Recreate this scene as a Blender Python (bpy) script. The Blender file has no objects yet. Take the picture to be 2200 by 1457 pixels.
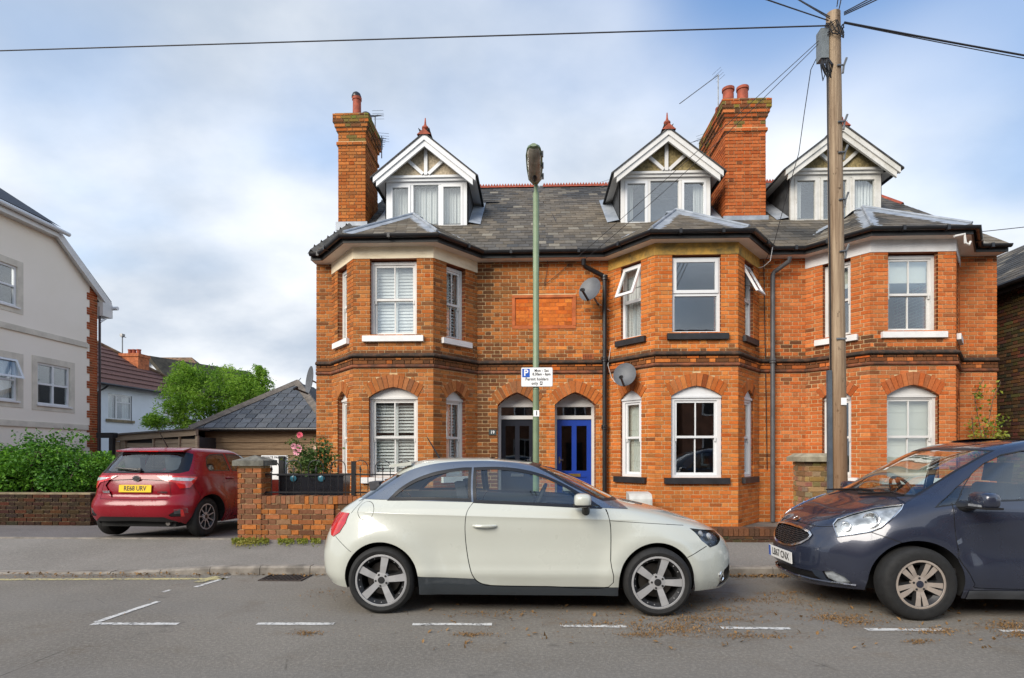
import bpy, bmesh, math, random
from mathutils import Vector, Matrix, noise
from mathutils.geometry import delaunay_2d_cdt

random.seed(7)
scene = bpy.context.scene
COL = scene.collection
PI = math.pi
R = math.radians

# ------------------------------------------------------------------ camera
F = 1220.0            # focal length in photograph pixels (2200 wide)
HOR = 976.0           # horizon row
CAMZ = 1.44
YAW = R(2.1)
_c, _s = math.cos(YAW), math.sin(YAW)
cam_d = bpy.data.cameras.new('camera')
cam_d.sensor_fit = 'HORIZONTAL'
cam_d.sensor_width = 36.0
cam_d.lens = 36.0 * F / 2200.0
cam_d.shift_y = (HOR - 728.5) / 2200.0
cam_d.clip_start = 0.1
cam_d.clip_end = 2000.0
cam = bpy.data.objects.new('camera', cam_d)
cam.location = (0, 0, CAMZ)
cam.rotation_euler = (PI / 2, 0, YAW)
COL.objects.link(cam)
scene.camera = cam

# ------------------------------------------------------------------ sky
SUN_EL, SUN_AZ = R(31), R(-38)      # sun stands behind the camera, a little to the left
world = bpy.data.worlds.new('World')
scene.world = world
world.use_nodes = True
nt = world.node_tree
nt.nodes.clear()
def wn(t, **kw):
    n = nt.nodes.new(t)
    for k, v in kw.items(): setattr(n, k, v)
    return n
def wmath(op, a, b=None, clamp=False):
    n = wn('ShaderNodeMath', operation=op, use_clamp=clamp)
    for i, v in enumerate((a, b)):
        if v is None: continue
        if hasattr(v, 'links'): nt.links.new(v, n.inputs[i])
        else: n.inputs[i].default_value = v
    return n.outputs[0]
w_out = wn('ShaderNodeOutputWorld')
w_bg = wn('ShaderNodeBackground')
w_bg.inputs['Strength'].default_value = 0.06
sky = wn('ShaderNodeTexSky', sky_type='NISHITA', sun_disc=False)
sky.sun_elevation = SUN_EL
sky.sun_rotation = PI + SUN_AZ
sky.air_density = 1.2
sky.dust_density = 0.6
w_tc = wn('ShaderNodeTexCoord')
w_sep = wn('ShaderNodeSeparateXYZ')
nt.links.new(w_tc.outputs['Generated'], w_sep.inputs[0])
w_den = wmath('ADD', wmath('MAXIMUM', w_sep.outputs['Z'], 0.0), 0.42)
w_comb = wn('ShaderNodeCombineXYZ')
nt.links.new(wmath('DIVIDE', w_sep.outputs['X'], w_den), w_comb.inputs[0])
nt.links.new(wmath('DIVIDE', w_sep.outputs['Y'], w_den), w_comb.inputs[1])
w_map = wn('ShaderNodeMapping')
w_map.inputs['Location'].default_value = (11.83, 17.2, 5.6)
w_map.inputs['Rotation'].default_value = (0, 0, R(20))
w_map.inputs['Scale'].default_value = (-1.0, 1.25, 1.0)
nt.links.new(w_comb.outputs[0], w_map.inputs[0])
w_n1 = wn('ShaderNodeTexNoise')
w_n1.inputs['Scale'].default_value = 0.75
w_n1.inputs['Detail'].default_value = 3.5
w_n1.inputs['Roughness'].default_value = 0.46
w_n1.inputs['Distortion'].default_value = 0.35
nt.links.new(w_map.outputs[0], w_n1.inputs['Vector'])
w_n2 = wn('ShaderNodeTexNoise')
w_n2.inputs['Scale'].default_value = 1.4
w_n2.inputs['Detail'].default_value = 7.0
w_n2.inputs['Roughness'].default_value = 0.50
nt.links.new(w_map.outputs[0], w_n2.inputs['Vector'])
w_cov = wn('ShaderNodeMapRange', interpolation_type='SMOOTHSTEP')
w_cov.inputs['From Min'].default_value = 0.26
w_cov.inputs['From Max'].default_value = 0.52
w_low = wmath('MULTIPLY', wmath('SUBTRACT', 1.0, wmath('MULTIPLY', w_sep.outputs['Z'], 4.0), True), 0.22)
nt.links.new(wmath('ADD', w_n1.outputs['Fac'], w_low), w_cov.inputs['Value'])
w_grey = wn('ShaderNodeMapRange', interpolation_type='SMOOTHSTEP')
w_grey.inputs['From Min'].default_value = 0.33
w_grey.inputs['From Max'].default_value = 0.68
nt.links.new(w_n2.outputs['Fac'], w_grey.inputs['Value'])
w_cl = wn('ShaderNodeMix', data_type='RGBA')
w_cl.inputs['A'].default_value = (3.0, 3.55, 4.35, 1)      # blue grey undersides of the cloud sheet
w_cl.inputs['B'].default_value = (6.9, 7.0, 7.1, 1)      # bright cloud
nt.links.new(w_grey.outputs[0], w_cl.inputs['Factor'])
w_mix = wn('ShaderNodeMix', data_type='RGBA')
nt.links.new(w_cov.outputs[0], w_mix.inputs['Factor'])
w_gain = wn('ShaderNodeMix', data_type='RGBA', blend_type='MULTIPLY')
w_gain.inputs['Factor'].default_value = 1.0
w_gain.inputs['B'].default_value = (1.0, 1.25, 1.5, 1)
nt.links.new(sky.outputs[0], w_gain.inputs['A'])
nt.links.new(w_gain.outputs['Result'], w_mix.inputs['A'])
nt.links.new(w_cl.outputs['Result'], w_mix.inputs['B'])
nt.links.new(w_mix.outputs['Result'], w_bg.inputs['Color'])
nt.links.new(w_bg.outputs[0], w_out.inputs[0])

sun_d = bpy.data.lights.new('sun', 'SUN')
sun_d.energy = 1.7
sun_d.angle = R(38)
sun_d.color = (1.0, 0.925, 0.82)
sun = bpy.data.objects.new('sun', sun_d)
sd = Vector((math.sin(SUN_AZ) * math.cos(SUN_EL), -math.cos(SUN_AZ) * math.cos(SUN_EL), math.sin(SUN_EL)))
sun.rotation_euler = sd.to_track_quat('Z', 'Y').to_euler()
sun.location = (0, -20, 30)
COL.objects.link(sun)

scene.view_settings.view_transform = 'Standard'
scene.view_settings.look = 'None'
scene.view_settings.gamma = 1.0
scene.view_settings.exposure = 1.5
scene.view_settings.use_curve_mapping = False
scene.cycles.max_bounces = 8
scene.cycles.transparent_max_bounces = 12

# ------------------------------------------------------------------ placing helpers: a photograph pixel on a plane of the place
def W(px, py, Y):
    cx, cz = (px - 1100.0) / F, (HOR - py) / F
    x, y = cx * _c - _s, cx * _s + _c
    k = Y / y
    return Vector((x * k, Y, CAMZ + cz * k))
def WX(px, py, X):
    cx, cz = (px - 1100.0) / F, (HOR - py) / F
    x, y = cx * _c - _s, cx * _s + _c
    k = X / x
    return Vector((X, y * k, CAMZ + cz * k))
def WG(px, py, z=0.0):
    cx, cz = (px - 1100.0) / F, (HOR - py) / F
    x, y = cx * _c - _s, cx * _s + _c
    k = (z - CAMZ) / cz
    return Vector((x * k, y * k, z))
def zat(py, px, Y): return W(px, py, Y).z

# ------------------------------------------------------------------ objects
ROOT = {}
def root(name, label, cat, loc=(0, 0, 0), rotz=0.0, group=None):
    o = bpy.data.objects.new(name, None)
    o.empty_display_size = 0.2
    o.location = loc
    o.rotation_euler = (0, 0, rotz)
    COL.objects.link(o)
    o['label'] = label
    o['category'] = cat
    if group: o['group'] = group
    ROOT[o.name] = Matrix.Translation(Vector(loc)) @ Matrix.Rotation(rotz, 4, 'Z')
    return o
def tag(o, label, cat, group=None):
    o['label'] = label
    o['category'] = cat
    if group: o['group'] = group
    return o
def link(name, me, m=None, parent=None, local=False, kind=None, loc=None):
    o = bpy.data.objects.new(name, me)
    if m is not None and len(me.materials) == 0: me.materials.append(m)
    COL.objects.link(o)
    if loc is not None: o.location = loc
    if parent is not None:
        o.parent = parent
        if not local and parent.name in ROOT:
            o.matrix_parent_inverse = ROOT[parent.name].inverted()
    if kind: o['kind'] = kind
    return o

class MB:
    """collects simple shapes into one mesh"""
    def __init__(s): s.v = []; s.f = []; s.sm = []
    def add(s, verts, faces, smooth=False):
        b = len(s.v)
        s.v.extend([tuple(p) for p in verts])
        s.f.extend([tuple(i + b for i in f) for f in faces])
        s.sm.extend([smooth] * len(faces))
    def box(s, x0, x1, y0, y1, z0, z1, M=None):
        vs = [Vector((x, y, z)) for z in (z0, z1) for y in (y0, y1) for x in (x0, x1)]
        if M is not None: vs = [M @ p for p in vs]
        s.add(vs, [(0, 2, 3, 1), (4, 5, 7, 6), (0, 1, 5, 4), (2, 6, 7, 3), (0, 4, 6, 2), (1, 3, 7, 5)])
    def bar(s, a, b, wid, hei, up=(0, 0, 1)):
        a, b = Vector(a), Vector(b)
        d = (b - a).normalized()
        up = Vector(up)
        r = d.cross(up)
        if r.length < 1e-5: r = d.cross(Vector((1, 0, 0)))
        r.normalize()
        u = r.cross(d)
        vs = []
        for p in (a, b):
            for i, j in ((-1, -1), (1, -1), (1, 1), (-1, 1)):
                vs.append(p + r * (i * wid / 2) + u * (j * hei / 2))
        s.add(vs, [(3, 2, 1, 0), (4, 5, 6, 7), (0, 1, 5, 4), (1, 2, 6, 5), (2, 3, 7, 6), (3, 0, 4, 7)])
    def tube(s, pts, rad, n=8, cap=True):
        pts = [Vector(p) for p in pts]
        m = len(pts)
        rr = rad if isinstance(rad, (list, tuple)) else [rad] * m
        rings = []
        prev = None
        for i, p in enumerate(pts):
            d = (pts[min(i + 1, m - 1)] - pts[max(i - 1, 0)]).normalized()
            if prev is None:
                a = d.cross(Vector((0, 0, 1)))
                if a.length < 1e-3: a = d.cross(Vector((1, 0, 0)))
            else:
                a = prev - d * prev.dot(d)
            a.normalize(); prev = a
            b = d.cross(a)
            rings.append([p + (a * math.cos(2 * PI * k / n) + b * math.sin(2 * PI * k / n)) * rr[i] for k in range(n)])
        vs = [q for r_ in rings for q in r_]
        fs = []
        for i in range(m - 1):
            for k in range(n):
                fs.append((i * n + k, i * n + (k + 1) % n, (i + 1) * n + (k + 1) % n, (i + 1) * n + k))
        s.add(vs, fs, True)
        if cap:
            s.add(rings[0], [tuple(range(n))[::-1]])
            s.add(rings[-1], [tuple(range(n))])
    def lathe(s, prof, n=24, M=None, close=False, smooth=True):
        """profile [(r, h)] turned round local Z"""
        vs = []
        for r_, h in prof:
            for k in range(n):
                a = 2 * PI * k / n
                p = Vector((r_ * math.cos(a), r_ * math.sin(a), h))
                vs.append(M @ p if M is not None else p)
        fs = []
        m = len(prof)
        for i in range(m - 1 if not close else m):
            j = (i + 1) % m
            for k in range(n):
                fs.append((i * n + k, i * n + (k + 1) % n, j * n + (k + 1) % n, j * n + k))
        s.add(vs, fs, smooth)
    def prism(s, poly, fn0, fn1):
        """polygon [(a, b)] mapped to two faces by fn0 / fn1 and closed between"""
        n = len(poly)
        v0 = [fn0(*p) for p in poly]; v1 = [fn1(*p) for p in poly]
        s.add(v0 + v1, [tuple(range(n))[::-1], tuple(range(n, 2 * n))] +
              [(i, (i + 1) % n, n + (i + 1) % n, n + i) for i in range(n)])
    def mesh(s, name='m', m=None, fix=True, sharp=35):
        me = bpy.data.meshes.new(name)
        me.from_pydata(s.v, [], s.f)
        me.polygons.foreach_set('use_smooth', s.sm)
        if fix:
            bm = bmesh.new(); bm.from_mesh(me)
            bmesh.ops.recalc_face_normals(bm, faces=bm.faces)
            bm.to_mesh(me); bm.free()
        me.update()
        if sharp and any(s.sm): me.set_sharp_from_angle(angle=R(sharp))
        if m: me.materials.append(m)
        return me
    def build(s, name, m, parent=None, local=False, kind=None, fix=True, sharp=35):
        return link(name, s.mesh(name, m, fix, sharp), None, parent, local, kind)

def cutout(poly, holes, fn, name, m, parent, spacing=None):
    """flat polygon with holes, mapped to space by fn(a, b)"""
    pts, edges = [], []
    for pl in [poly] + holes:
        b = len(pts); n = len(pl)
        pts += [Vector(p) for p in pl]
        edges += [(b + i, b + (i + 1) % n) for i in range(n)]
    v, e, f, *_ = delaunay_2d_cdt(pts, edges, [], 0, 1e-5)
    out = []
    for t in f:
        c = (v[t[0]] + v[t[1]] + v[t[2]]) / 3
        if pip(c, poly) and not any(pip(c, h) for h in holes): out.append(tuple(t))
    mb = MB(); mb.add([fn(p.x, p.y) for p in v], out)
    return mb.build(name, m, parent)

def pip(p, poly):
    x, y = p[0], p[1]; c = False; n = len(poly); j = n - 1
    for i in range(n):
        xi, yi = poly[i][0], poly[i][1]; xj, yj = poly[j][0], poly[j][1]
        if (yi > y) != (yj > y) and x < (xj - xi) * (y - yi) / (yj - yi) + xi: c = not c
        j = i
    return c
def span_at(poly, z):
    xs = []
    n = len(poly)
    for i in range(n):
        (x0, z0), (x1, z1) = poly[i][:2], poly[(i + 1) % n][:2]
        if (z0 > z) != (z1 > z): xs.append(x0 + (z - z0) * (x1 - x0) / (z1 - z0))
    xs.sort()
    return list(zip(xs[::2], xs[1::2]))

def text_mesh(txt, size, extrude=0.0, align='CENTER', name='text', spacing=1.0, xs=1.0):
    cu = bpy.data.curves.new(name, 'FONT')
    cu.body = txt; cu.size = size; cu.extrude = extrude; cu.align_x = align; cu.align_y = 'CENTER'
    cu.space_character = spacing
    cu.resolution_u = 3
    cu.offset = 0.022 * size
    o = bpy.data.objects.new(name, cu)
    COL.objects.link(o)
    dg = bpy.context.evaluated_depsgraph_get()
    me = bpy.data.meshes.new_from_object(o.evaluated_get(dg))
    bpy.data.objects.remove(o); bpy.data.curves.remove(cu)
    if xs != 1.0:
        for v in me.vertices: v.co.x *= xs
    return me

# ------------------------------------------------------------------ materials
MAT = {}
def srgb(r, g, b):
    f = lambda c: (c / 12.92 if c <= 0.04045 else ((c + 0.055) / 1.055) ** 2.4)
    return tuple(f(v / 255.0) for v in (r, g, b))
class NT:
    def __init__(s, name):
        s.m = bpy.data.materials.new(name); s.m.use_nodes = True
        s.t = s.m.node_tree; s.b = s.t.nodes['Principled BSDF']; s.out = s.t.nodes['Material Output']
        MAT[name] = s.m
    def n(s, t, **kw):
        x = s.t.nodes.new(t)
        for k, v in kw.items(): setattr(x, k, v)
        return x
    def l(s, a, b): s.t.links.new(a, b)
    def setin(s, node, key, v):
        if hasattr(v, 'links'): s.l(v, node.inputs[key])
        else: node.inputs[key].default_value = v
    def pos(s, scale=(1, 1, 1)):
        g = s.n('ShaderNodeNewGeometry'); mp = s.n('ShaderNodeMapping')
        mp.inputs['Scale'].default_value = scale
        s.l(g.outputs['Position'], mp.inputs[0]); return mp.outputs[0]
    def noise(s, scale, detail=4, rough=0.55, vec=None, dist=0.0):
        x = s.n('ShaderNodeTexNoise'); x.inputs['Scale'].default_value = scale
        x.inputs['Detail'].default_value = detail; x.inputs['Roughness'].default_value = rough
        x.inputs['Distortion'].default_value = dist
        s.l(vec if vec is not None else s.pos(), x.inputs['Vector']); return x.outputs['Fac']
    def ramp(s, v, lo, hi, smooth=True, to=(0, 1)):
        x = s.n('ShaderNodeMapRange')
        if smooth: x.interpolation_type = 'SMOOTHSTEP'
        s.setin(x, 'Value', v); x.inputs['From Min'].default_value = lo; x.inputs['From Max'].default_value = hi
        x.inputs['To Min'].default_value = to[0]; x.inputs['To Max'].default_value = to[1]
        return x.outputs[0]
    def mix(s, f, a, b, mode='MIX'):
        x = s.n('ShaderNodeMix', data_type='RGBA', blend_type=mode)
        s.setin(x, 'Factor', f)
        for k, v in (('A', a), ('B', b)):
            if hasattr(v, 'links'): s.l(v, x.inputs[k])
            else: x.inputs[k].default_value = (*v[:3], 1)
        return x.outputs['Result']
    def math(s, op, a, b=0.0, clamp=False):
        x = s.n('ShaderNodeMath', operation=op, use_clamp=clamp)
        s.setin(x, 0, a); s.setin(x, 1, b); return x.outputs[0]
    def bump(s, h, strength, dist=0.01):
        x = s.n('ShaderNodeBump'); x.inputs['Strength'].default_value = strength
        x.inputs['Distance'].default_value = dist
        s.l(h, x.inputs['Height']); s.l(x.outputs[0], s.b.inputs['Normal'])
    def fin(s, col=None, rough=0.6, metal=0.0, spec=None, coat=None):
        if col is not None: s.setin(s.b, 'Base Color', col if hasattr(col, 'links') else (*col[:3], 1))
        s.setin(s.b, 'Roughness', rough); s.setin(s.b, 'Metallic', metal)
        if spec is not None: s.setin(s.b, 'Specular IOR Level', spec)
        if coat is not None:
            s.b.inputs['Coat Weight'].default_value = coat; s.b.inputs['Coat Roughness'].default_value = 0.03
        return s.m

def plain(name, col, rough=0.6, metal=0.0, var=0.12, scale=6.0, bump=0.0, spec=None, coat=None):
    t = NT(name)
    if var:
        f = t.noise(scale, 5, 0.6)
        c = t.mix(t.ramp(f, 0.3, 0.7), tuple(v * (1 - var) for v in col), tuple(min(1, v * (1 + var)) for v in col))
    else: c = col
    if bump: t.bump(t.noise(scale * 8, 3), bump, 0.004)
    return t.fin(c, rough, metal, spec, coat)

# paint, plastics, metals
white_paint = plain('white_paint', (0.62, 0.61, 0.59), 0.45, var=0.06, scale=3)
old_white = NT('weathered_white_paint')
_f = old_white.noise(3.0, 6, 0.7); _g = old_white.noise(22.0, 4, 0.7, old_white.pos((1, 1, 0.25)))
_cc = old_white.mix(old_white.ramp(_f, 0.35, 0.7), (0.62, 0.61, 0.58), (0.48, 0.47, 0.43))
_cc = old_white.mix(old_white.ramp(_g, 0.62, 0.74), _cc, (0.30, 0.28, 0.24))
old_white.fin(_cc, 0.6); old_white = old_white.m
upvc = plain('white_plastic_frame', (0.66, 0.67, 0.68), 0.3, var=0.03, scale=2)
cream_stone = NT('cream_painted_stone')
_f = cream_stone.noise(2.2, 6, 0.65, cream_stone.pos((1, 1, 2.5)))
cream_stone.fin(cream_stone.mix(cream_stone.ramp(_f, 0.42, 0.72), (0.80, 0.69, 0.50), (0.62, 0.51, 0.35)), 0.7); cream_stone = cream_stone.m
ochre_stone = NT('ochre_stained_stone')
_f = ochre_stone.noise(3.2, 6, 0.7); _g = ochre_stone.noise(14, 4, 0.6)
_cc = ochre_stone.mix(ochre_stone.ramp(_f, 0.3, 0.62), (0.16, 0.12, 0.045), (0.52, 0.30, 0.06))
ochre_stone.fin(ochre_stone.mix(ochre_stone.ramp(_g, 0.55, 0.75, to=(0, .6)), _cc, (0.09, 0.07, 0.03)), 0.85); ochre_stone = ochre_stone.m
white_stone = plain('white_painted_stone', (0.70, 0.69, 0.68), 0.6, var=0.08, scale=4)
black_paint = plain('black_paint', (0.012, 0.012, 0.014), 0.35, var=0.2)
black_sill = plain('black_painted_sill', (0.016, 0.016, 0.019), 0.5, var=0.3)
grey_pipe = plain('grey_painted_pipe', (0.085, 0.085, 0.09), 0.5, var=0.2)
lead = NT('lead_sheet')
_f = lead.noise(4, 5, 0.6)
lead.fin(lead.mix(lead.ramp(_f, 0.3, 0.7), (0.22, 0.25, 0.29), (0.36, 0.39, 0.43)), 0.5, 0.15); lead = lead.m
terracotta = plain('terracotta', (0.27, 0.055, 0.025), 0.75, var=0.3, scale=9, bump=0.2)
timber_black = plain('dark_fascia', (0.02, 0.019, 0.018), 0.5, var=0.2)
soffit_mat = plain('soffit_paint', (0.70, 0.63, 0.55), 0.6, var=0.1, scale=2)

def glass_mat(name, tint=(0.75, 0.83, 0.84), refl=1.0, rough=0.0, body=None):
    """thin window pane: clear tinted sheet with fresnel reflection"""
    t = NT(name)
    t.t.nodes.remove(t.b)
    tr = t.n('ShaderNodeBsdfTransparent'); tr.inputs[0].default_value = (*tint, 1)
    gl = t.n('ShaderNodeBsdfGlossy'); gl.inputs['Roughness'].default_value = rough
    gl.inputs['Color'].default_value = (0.97, 0.99, 1.0, 1)
    lw = t.n('ShaderNodeLayerWeight'); lw.inputs['Blend'].default_value = 0.5
    mx = t.n('ShaderNodeMixShader')
    fr = t.math('ADD', t.math('MULTIPLY', t.math('POWER', lw.outputs['Facing'], 5.0), 0.9), 0.042)
    fac = t.math('MULTIPLY', fr, refl, True)
    nz = t.n('ShaderNodeBump'); nz.inputs['Strength'].default_value = 0.03; nz.inputs['Distance'].default_value = 0.02
    t.l(t.noise(2.4, 2), nz.inputs['Height'])
    t.l(nz.outputs[0], gl.inputs['Normal'])
    t.l(fac, mx.inputs[0]); t.l(tr.outputs[0], mx.inputs[1]); t.l(gl.outputs[0], mx.inputs[2])
    t.l(mx.outputs[0], t.out.inputs[0])
    return t.m
window_glass = glass_mat('window_glass', (0.93, 0.95, 0.95), 3.2)
car_glass = glass_mat('car_glass', (0.84, 0.93, 0.91), 3.0)
dark_car_glass = glass_mat('dark_car_glass', (0.45, 0.50, 0.50), 1.8)
lamp_glass = glass_mat('lamp_glass', (0.95, 0.97, 0.98), 0.55)
room_dark = plain('dark_room', (0.03, 0.03, 0.032), 0.9, var=0.2, scale=2)
curtain = NT('white_curtain')
_w = curtain.n('ShaderNodeTexWave'); _w.inputs['Scale'].default_value = 5.0; _w.inputs['Distortion'].default_value = 2.5
curtain.l(curtain.pos((1, 1, 0.05)), _w.inputs[0])
curtain.bump(_w.outputs['Fac'], 0.7, 0.03)
curtain.fin(curtain.mix(_w.outputs['Fac'], (0.58, 0.58, 0.57), (0.78, 0.78, 0.76)), 0.85); curtain = curtain.m
blind_cloth = plain('cream_blind', (0.66, 0.66, 0.58), 0.8, var=0.05, scale=2)
shutter_white = plain('white_shutter_paint', (0.84, 0.84, 0.82), 0.4, var=0.03)

# brick: the colour of each brick is kept with the brick
def brick_mat(name, single):
    t = NT(name)
    if single:
        oi = t.n('ShaderNodeObjectInfo'); base = oi.outputs['Color']
    else:
        at = t.n('ShaderNodeAttribute'); at.attribute_name = 'Col'; base = at.outputs['Color']
    f = t.noise(26, 5, 0.7); g = t.noise(120, 3, 0.6)
    c = t.mix(t.ramp(f, 0.3, 0.75, to=(0, 0.55)), base, t.mix(1.0, base, (0.42, 0.36, 0.34), 'MULTIPLY'))
    c = t.mix(t.ramp(g, 0.5, 0.75, to=(0, .25)), c, (0.5, 0.3, 0.16))
    t.bump(g, 0.5, 0.004)
    return t.fin(c, 0.88, spec=0.25)
brick_one = brick_mat('brick_clay', True)
brick_many = brick_mat('brick_clay_joined', False)
def mortar_mat(name, a, b):
    t = NT(name); f = t.noise(5, 5, 0.65); g = t.noise(90, 3)
    t.bump(g, 0.4, 0.004)
    return t.fin(t.mix(t.ramp(f, 0.3, 0.7), a, b), 0.9, spec=0.2)
mortar = mortar_mat('lime_mortar', (0.50, 0.35, 0.18), (0.64, 0.48, 0.28))
mortar_dark = mortar_mat('dirty_mortar', (0.16, 0.13, 0.085), (0.30, 0.24, 0.15))
dark_moulding = NT('sooty_moulded_brick')
_f = dark_moulding.noise(7, 6, 0.7); _g = dark_moulding.noise(2.0, 4, 0.6)
_cc = dark_moulding.mix(dark_moulding.ramp(_f, 0.4, 0.75), (0.028, 0.022, 0.017), (0.13, 0.06, 0.03))
dark_moulding.fin(_cc, 0.85); dark_moulding.bump(_f, .5, .01); dark_moulding = dark_moulding.m
red_moulding = NT('moulded_red_brick')
_f = red_moulding.noise(6, 6, 0.7)
red_moulding.fin(red_moulding.mix(red_moulding.ramp(_f, 0.38, 0.62), (0.075, 0.035, 0.02), (0.24, 0.075, 0.03)), 0.85); red_moulding = red_moulding.m

def slate_mat(name, single, lichen=0.35):
    t = NT(name)
    if single: base = t.n('ShaderNodeObjectInfo').outputs['Color']
    else:
        at = t.n('ShaderNodeAttribute'); at.attribute_name = 'Col'; base = at.outputs['Color']
    f = t.noise(9, 6, 0.7); g = t.noise(55, 4, 0.7); h = t.noise(1.1, 4, 0.6)
    c = t.mix(t.ramp(f, 0.35, 0.7, to=(0, .5)), base, t.mix(1, base, (0.5, 0.5, 0.5), 'MULTIPLY'))
    c = t.mix(t.math('MULTIPLY', t.ramp(g, 0.56, 0.72), t.ramp(h, 0.45, 0.65, to=(0, lichen))), c, (0.30, 0.26, 0.18))
    t.bump(g, 0.35, 0.004)
    return t.fin(c, 0.72, spec=0.25)
slate_one = slate_mat('roof_slate', True)
slate_many = slate_mat('roof_slate_joined', False)
slate_under = plain('slate_underlay', (0.03, 0.032, 0.035), 0.8, var=0.2)
# ================================================================== the terrace of three houses
D, DB = 11.4, 10.5                 # flat wall plane, bay front plane
ZG = 0.10                          # ground at the wall foot
EAVE_Y, EAVE_Z = 11.12, 5.42       # slate edge over the flat wall
RIDGE_Y = 15.4
PITCH = 0.755
RIDGE_Z = EAVE_Z + PITCH * (RIDGE_Y - EAVE_Y)
XL, X12, X23, XR = -4.40, 0.27, 4.70, 9.03
rnd = random.Random(11)

unit_brick = bpy.data.meshes.new('brick')
unit_brick.from_pydata([(x, y, z) for z in (-.5, .5) for y in (-.5, .5) for x in (-.5, .5)], [],
                       [(0, 2, 3, 1), (4, 5, 7, 6), (0, 1, 5, 4), (2, 6, 7, 3), (0, 4, 6, 2), (1, 3, 7, 5)])
unit_brick.materials.append(brick_one)
unit_slate = unit_brick.copy(); unit_slate.name = 'slate'
unit_slate.materials.clear(); unit_slate.materials.append(slate_one)

class Face:
    """a vertical wall face: s along it from left to right, z up, depth inwards"""
    def __init__(s, a, b):
        s.a = Vector((a[0], a[1], 0)); d = Vector((b[0], b[1], 0)) - s.a
        s.L = d.length; s.t = d.normalized(); s.n = Vector((s.t.y, -s.t.x, 0))
        s.ang = math.atan2(s.t.y, s.t.x)
    def P(s, u, z, dep=0.0): return s.a + s.t * u - s.n * dep + Vector((0, 0, z))
    def M(s, u, z, dep=0.0): return Matrix.Translation(s.P(u, z, dep)) @ Matrix.Rotation(s.ang, 4, 'Z')

def joined(items, name, mat_, parent, kind=None):
    """many boxes [(matrix, colour)] as one mesh that keeps a colour for each box"""
    base = [Vector(v.co) for v in unit_brick.vertices]
    fc = [tuple(p.vertices) for p in unit_brick.polygons]
    vs, fs, cs = [], [], []
    for M, col in items:
        b = len(vs)
        vs += [tuple(M @ p) for p in base]; fs += [tuple(i + b for i in f) for f in fc]
        cs += [(*col, 1.0)] * 8
    me = bpy.data.meshes.new(name); me.from_pydata(vs, [], fs)
    at = me.attributes.new('Col', 'FLOAT_COLOR', 'POINT')
    at.data.foreach_set('color', [c for q in cs for c in q])
    return link(name, me, mat_, parent, kind=kind)

def single(name, me, items, parent):
    for loc, ang_m, size, col in items:
        o = bpy.data.objects.new(name, me)
        o.matrix_basis = Matrix.Translation(loc) @ ang_m @ Matrix.Diagonal((*size, 1))
        o.color = (*col, 1)
        o.parent = parent
        if parent.name in ROOT: o.matrix_parent_inverse = ROOT[parent.name].inverted()
        COL.objects.link(o)

def brick_col(p, base, dark=0.0):
    """clay colour: firing differences from brick to brick, sooty bricks where the wall is old and wet"""
    v = noise.noise(Vector((p.x * 0.9, p.y * 0.9, p.z * 0.8))) * 0.5 + noise.noise(Vector((p.x * 2.9, p.y * 2.9 + 7, p.z * 3.3))) * 0.35
    k = 1.0 + rnd.gauss(0, 0.12) - 0.12 * max(0, v)
    hue = rnd.gauss(0, 1)
    c = [base[0] * k * (1 + 0.04 * hue), base[1] * k * (1 + 0.14 * hue), base[2] * k * (1 + 0.25 * hue)]
    w = dark + max(0, v) * 0.13
    if rnd.random() < 0.02: w += 0.3
    if rnd.random() < w:
        q = rnd.uniform(0.25, 0.75) if dark < .5 else rnd.uniform(.6, .95)
        c = [c[i] * (1 - q) + (0.085, 0.038, 0.017)[i] * q for i in range(3)]
    if 2.55 < p.z < 3.06 and rnd.random() < .5 + .6 * v:      # pale bloom of salts under the string course
        q = rnd.uniform(.08, .28); c = [c[i] * (1 - q) + (0.38, 0.19, 0.105)[i] * q for i in range(3)]
    return tuple(max(0.004, min(0.7, x)) for x in c)

BH, BJ = 0.0752, 0.0145
def lay(face, z0, z1, voids, colf, out, u0=0.0, u1=None, off=0.0, proud=0.004, bond='flemish', pri=0.0):
    u1 = face.L if u1 is None else u1
    k = 0; z = z0
    while z + 0.03 < z1:
        zt = min(z + BH, z1); zm = (z + zt) / 2
        blocks = sorted(sp for v in voids for sp in span_at(v, zm))
        free = []; c = u0
        for a, b in blocks:
            if a > c: free.append((c, min(a, u1)))
            c = max(c, b)
        if c < u1: free.append((c, u1))
        if bond == 'flemish': seq = ((0.215, 0.1025), 0.338)
        else: seq = ((0.215,), 0.2255)
        x = u0 - 3 * seq[1] + (off if k % 2 == 0 else off + seq[1] / 2)
        runs = [[] for _ in free]
        while x < u1:
            for ln in seq[0]:
                for q, (fa, fb) in enumerate(free):
                    aa, bb = max(x, fa), min(x + ln, fb)
                    if bb - aa > 0.002: runs[q].append([aa, bb])
                x += ln + BJ
        for (fa, fb), run in zip(free, runs):
            # no slivers at the ends: the neighbour takes them up
            if not run: continue
            if len(run) > 1 and run[0][1] - run[0][0] < .045: run.pop(0)
            if len(run) > 1 and run[-1][1] - run[-1][0] < .045: run.pop()
            run[0][0] = fa; run[-1][1] = fb
            for aa, bb in run:
                p = face.P((aa + bb) / 2, zm, 0.02 - proud - rnd.uniform(0, 0.003))
                out.append((p, face.ang, (bb - aa, 0.04, zt - z - BJ), colf(p, (aa + bb) / 2, zm), pri))
        z += BH; k += 1

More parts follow.
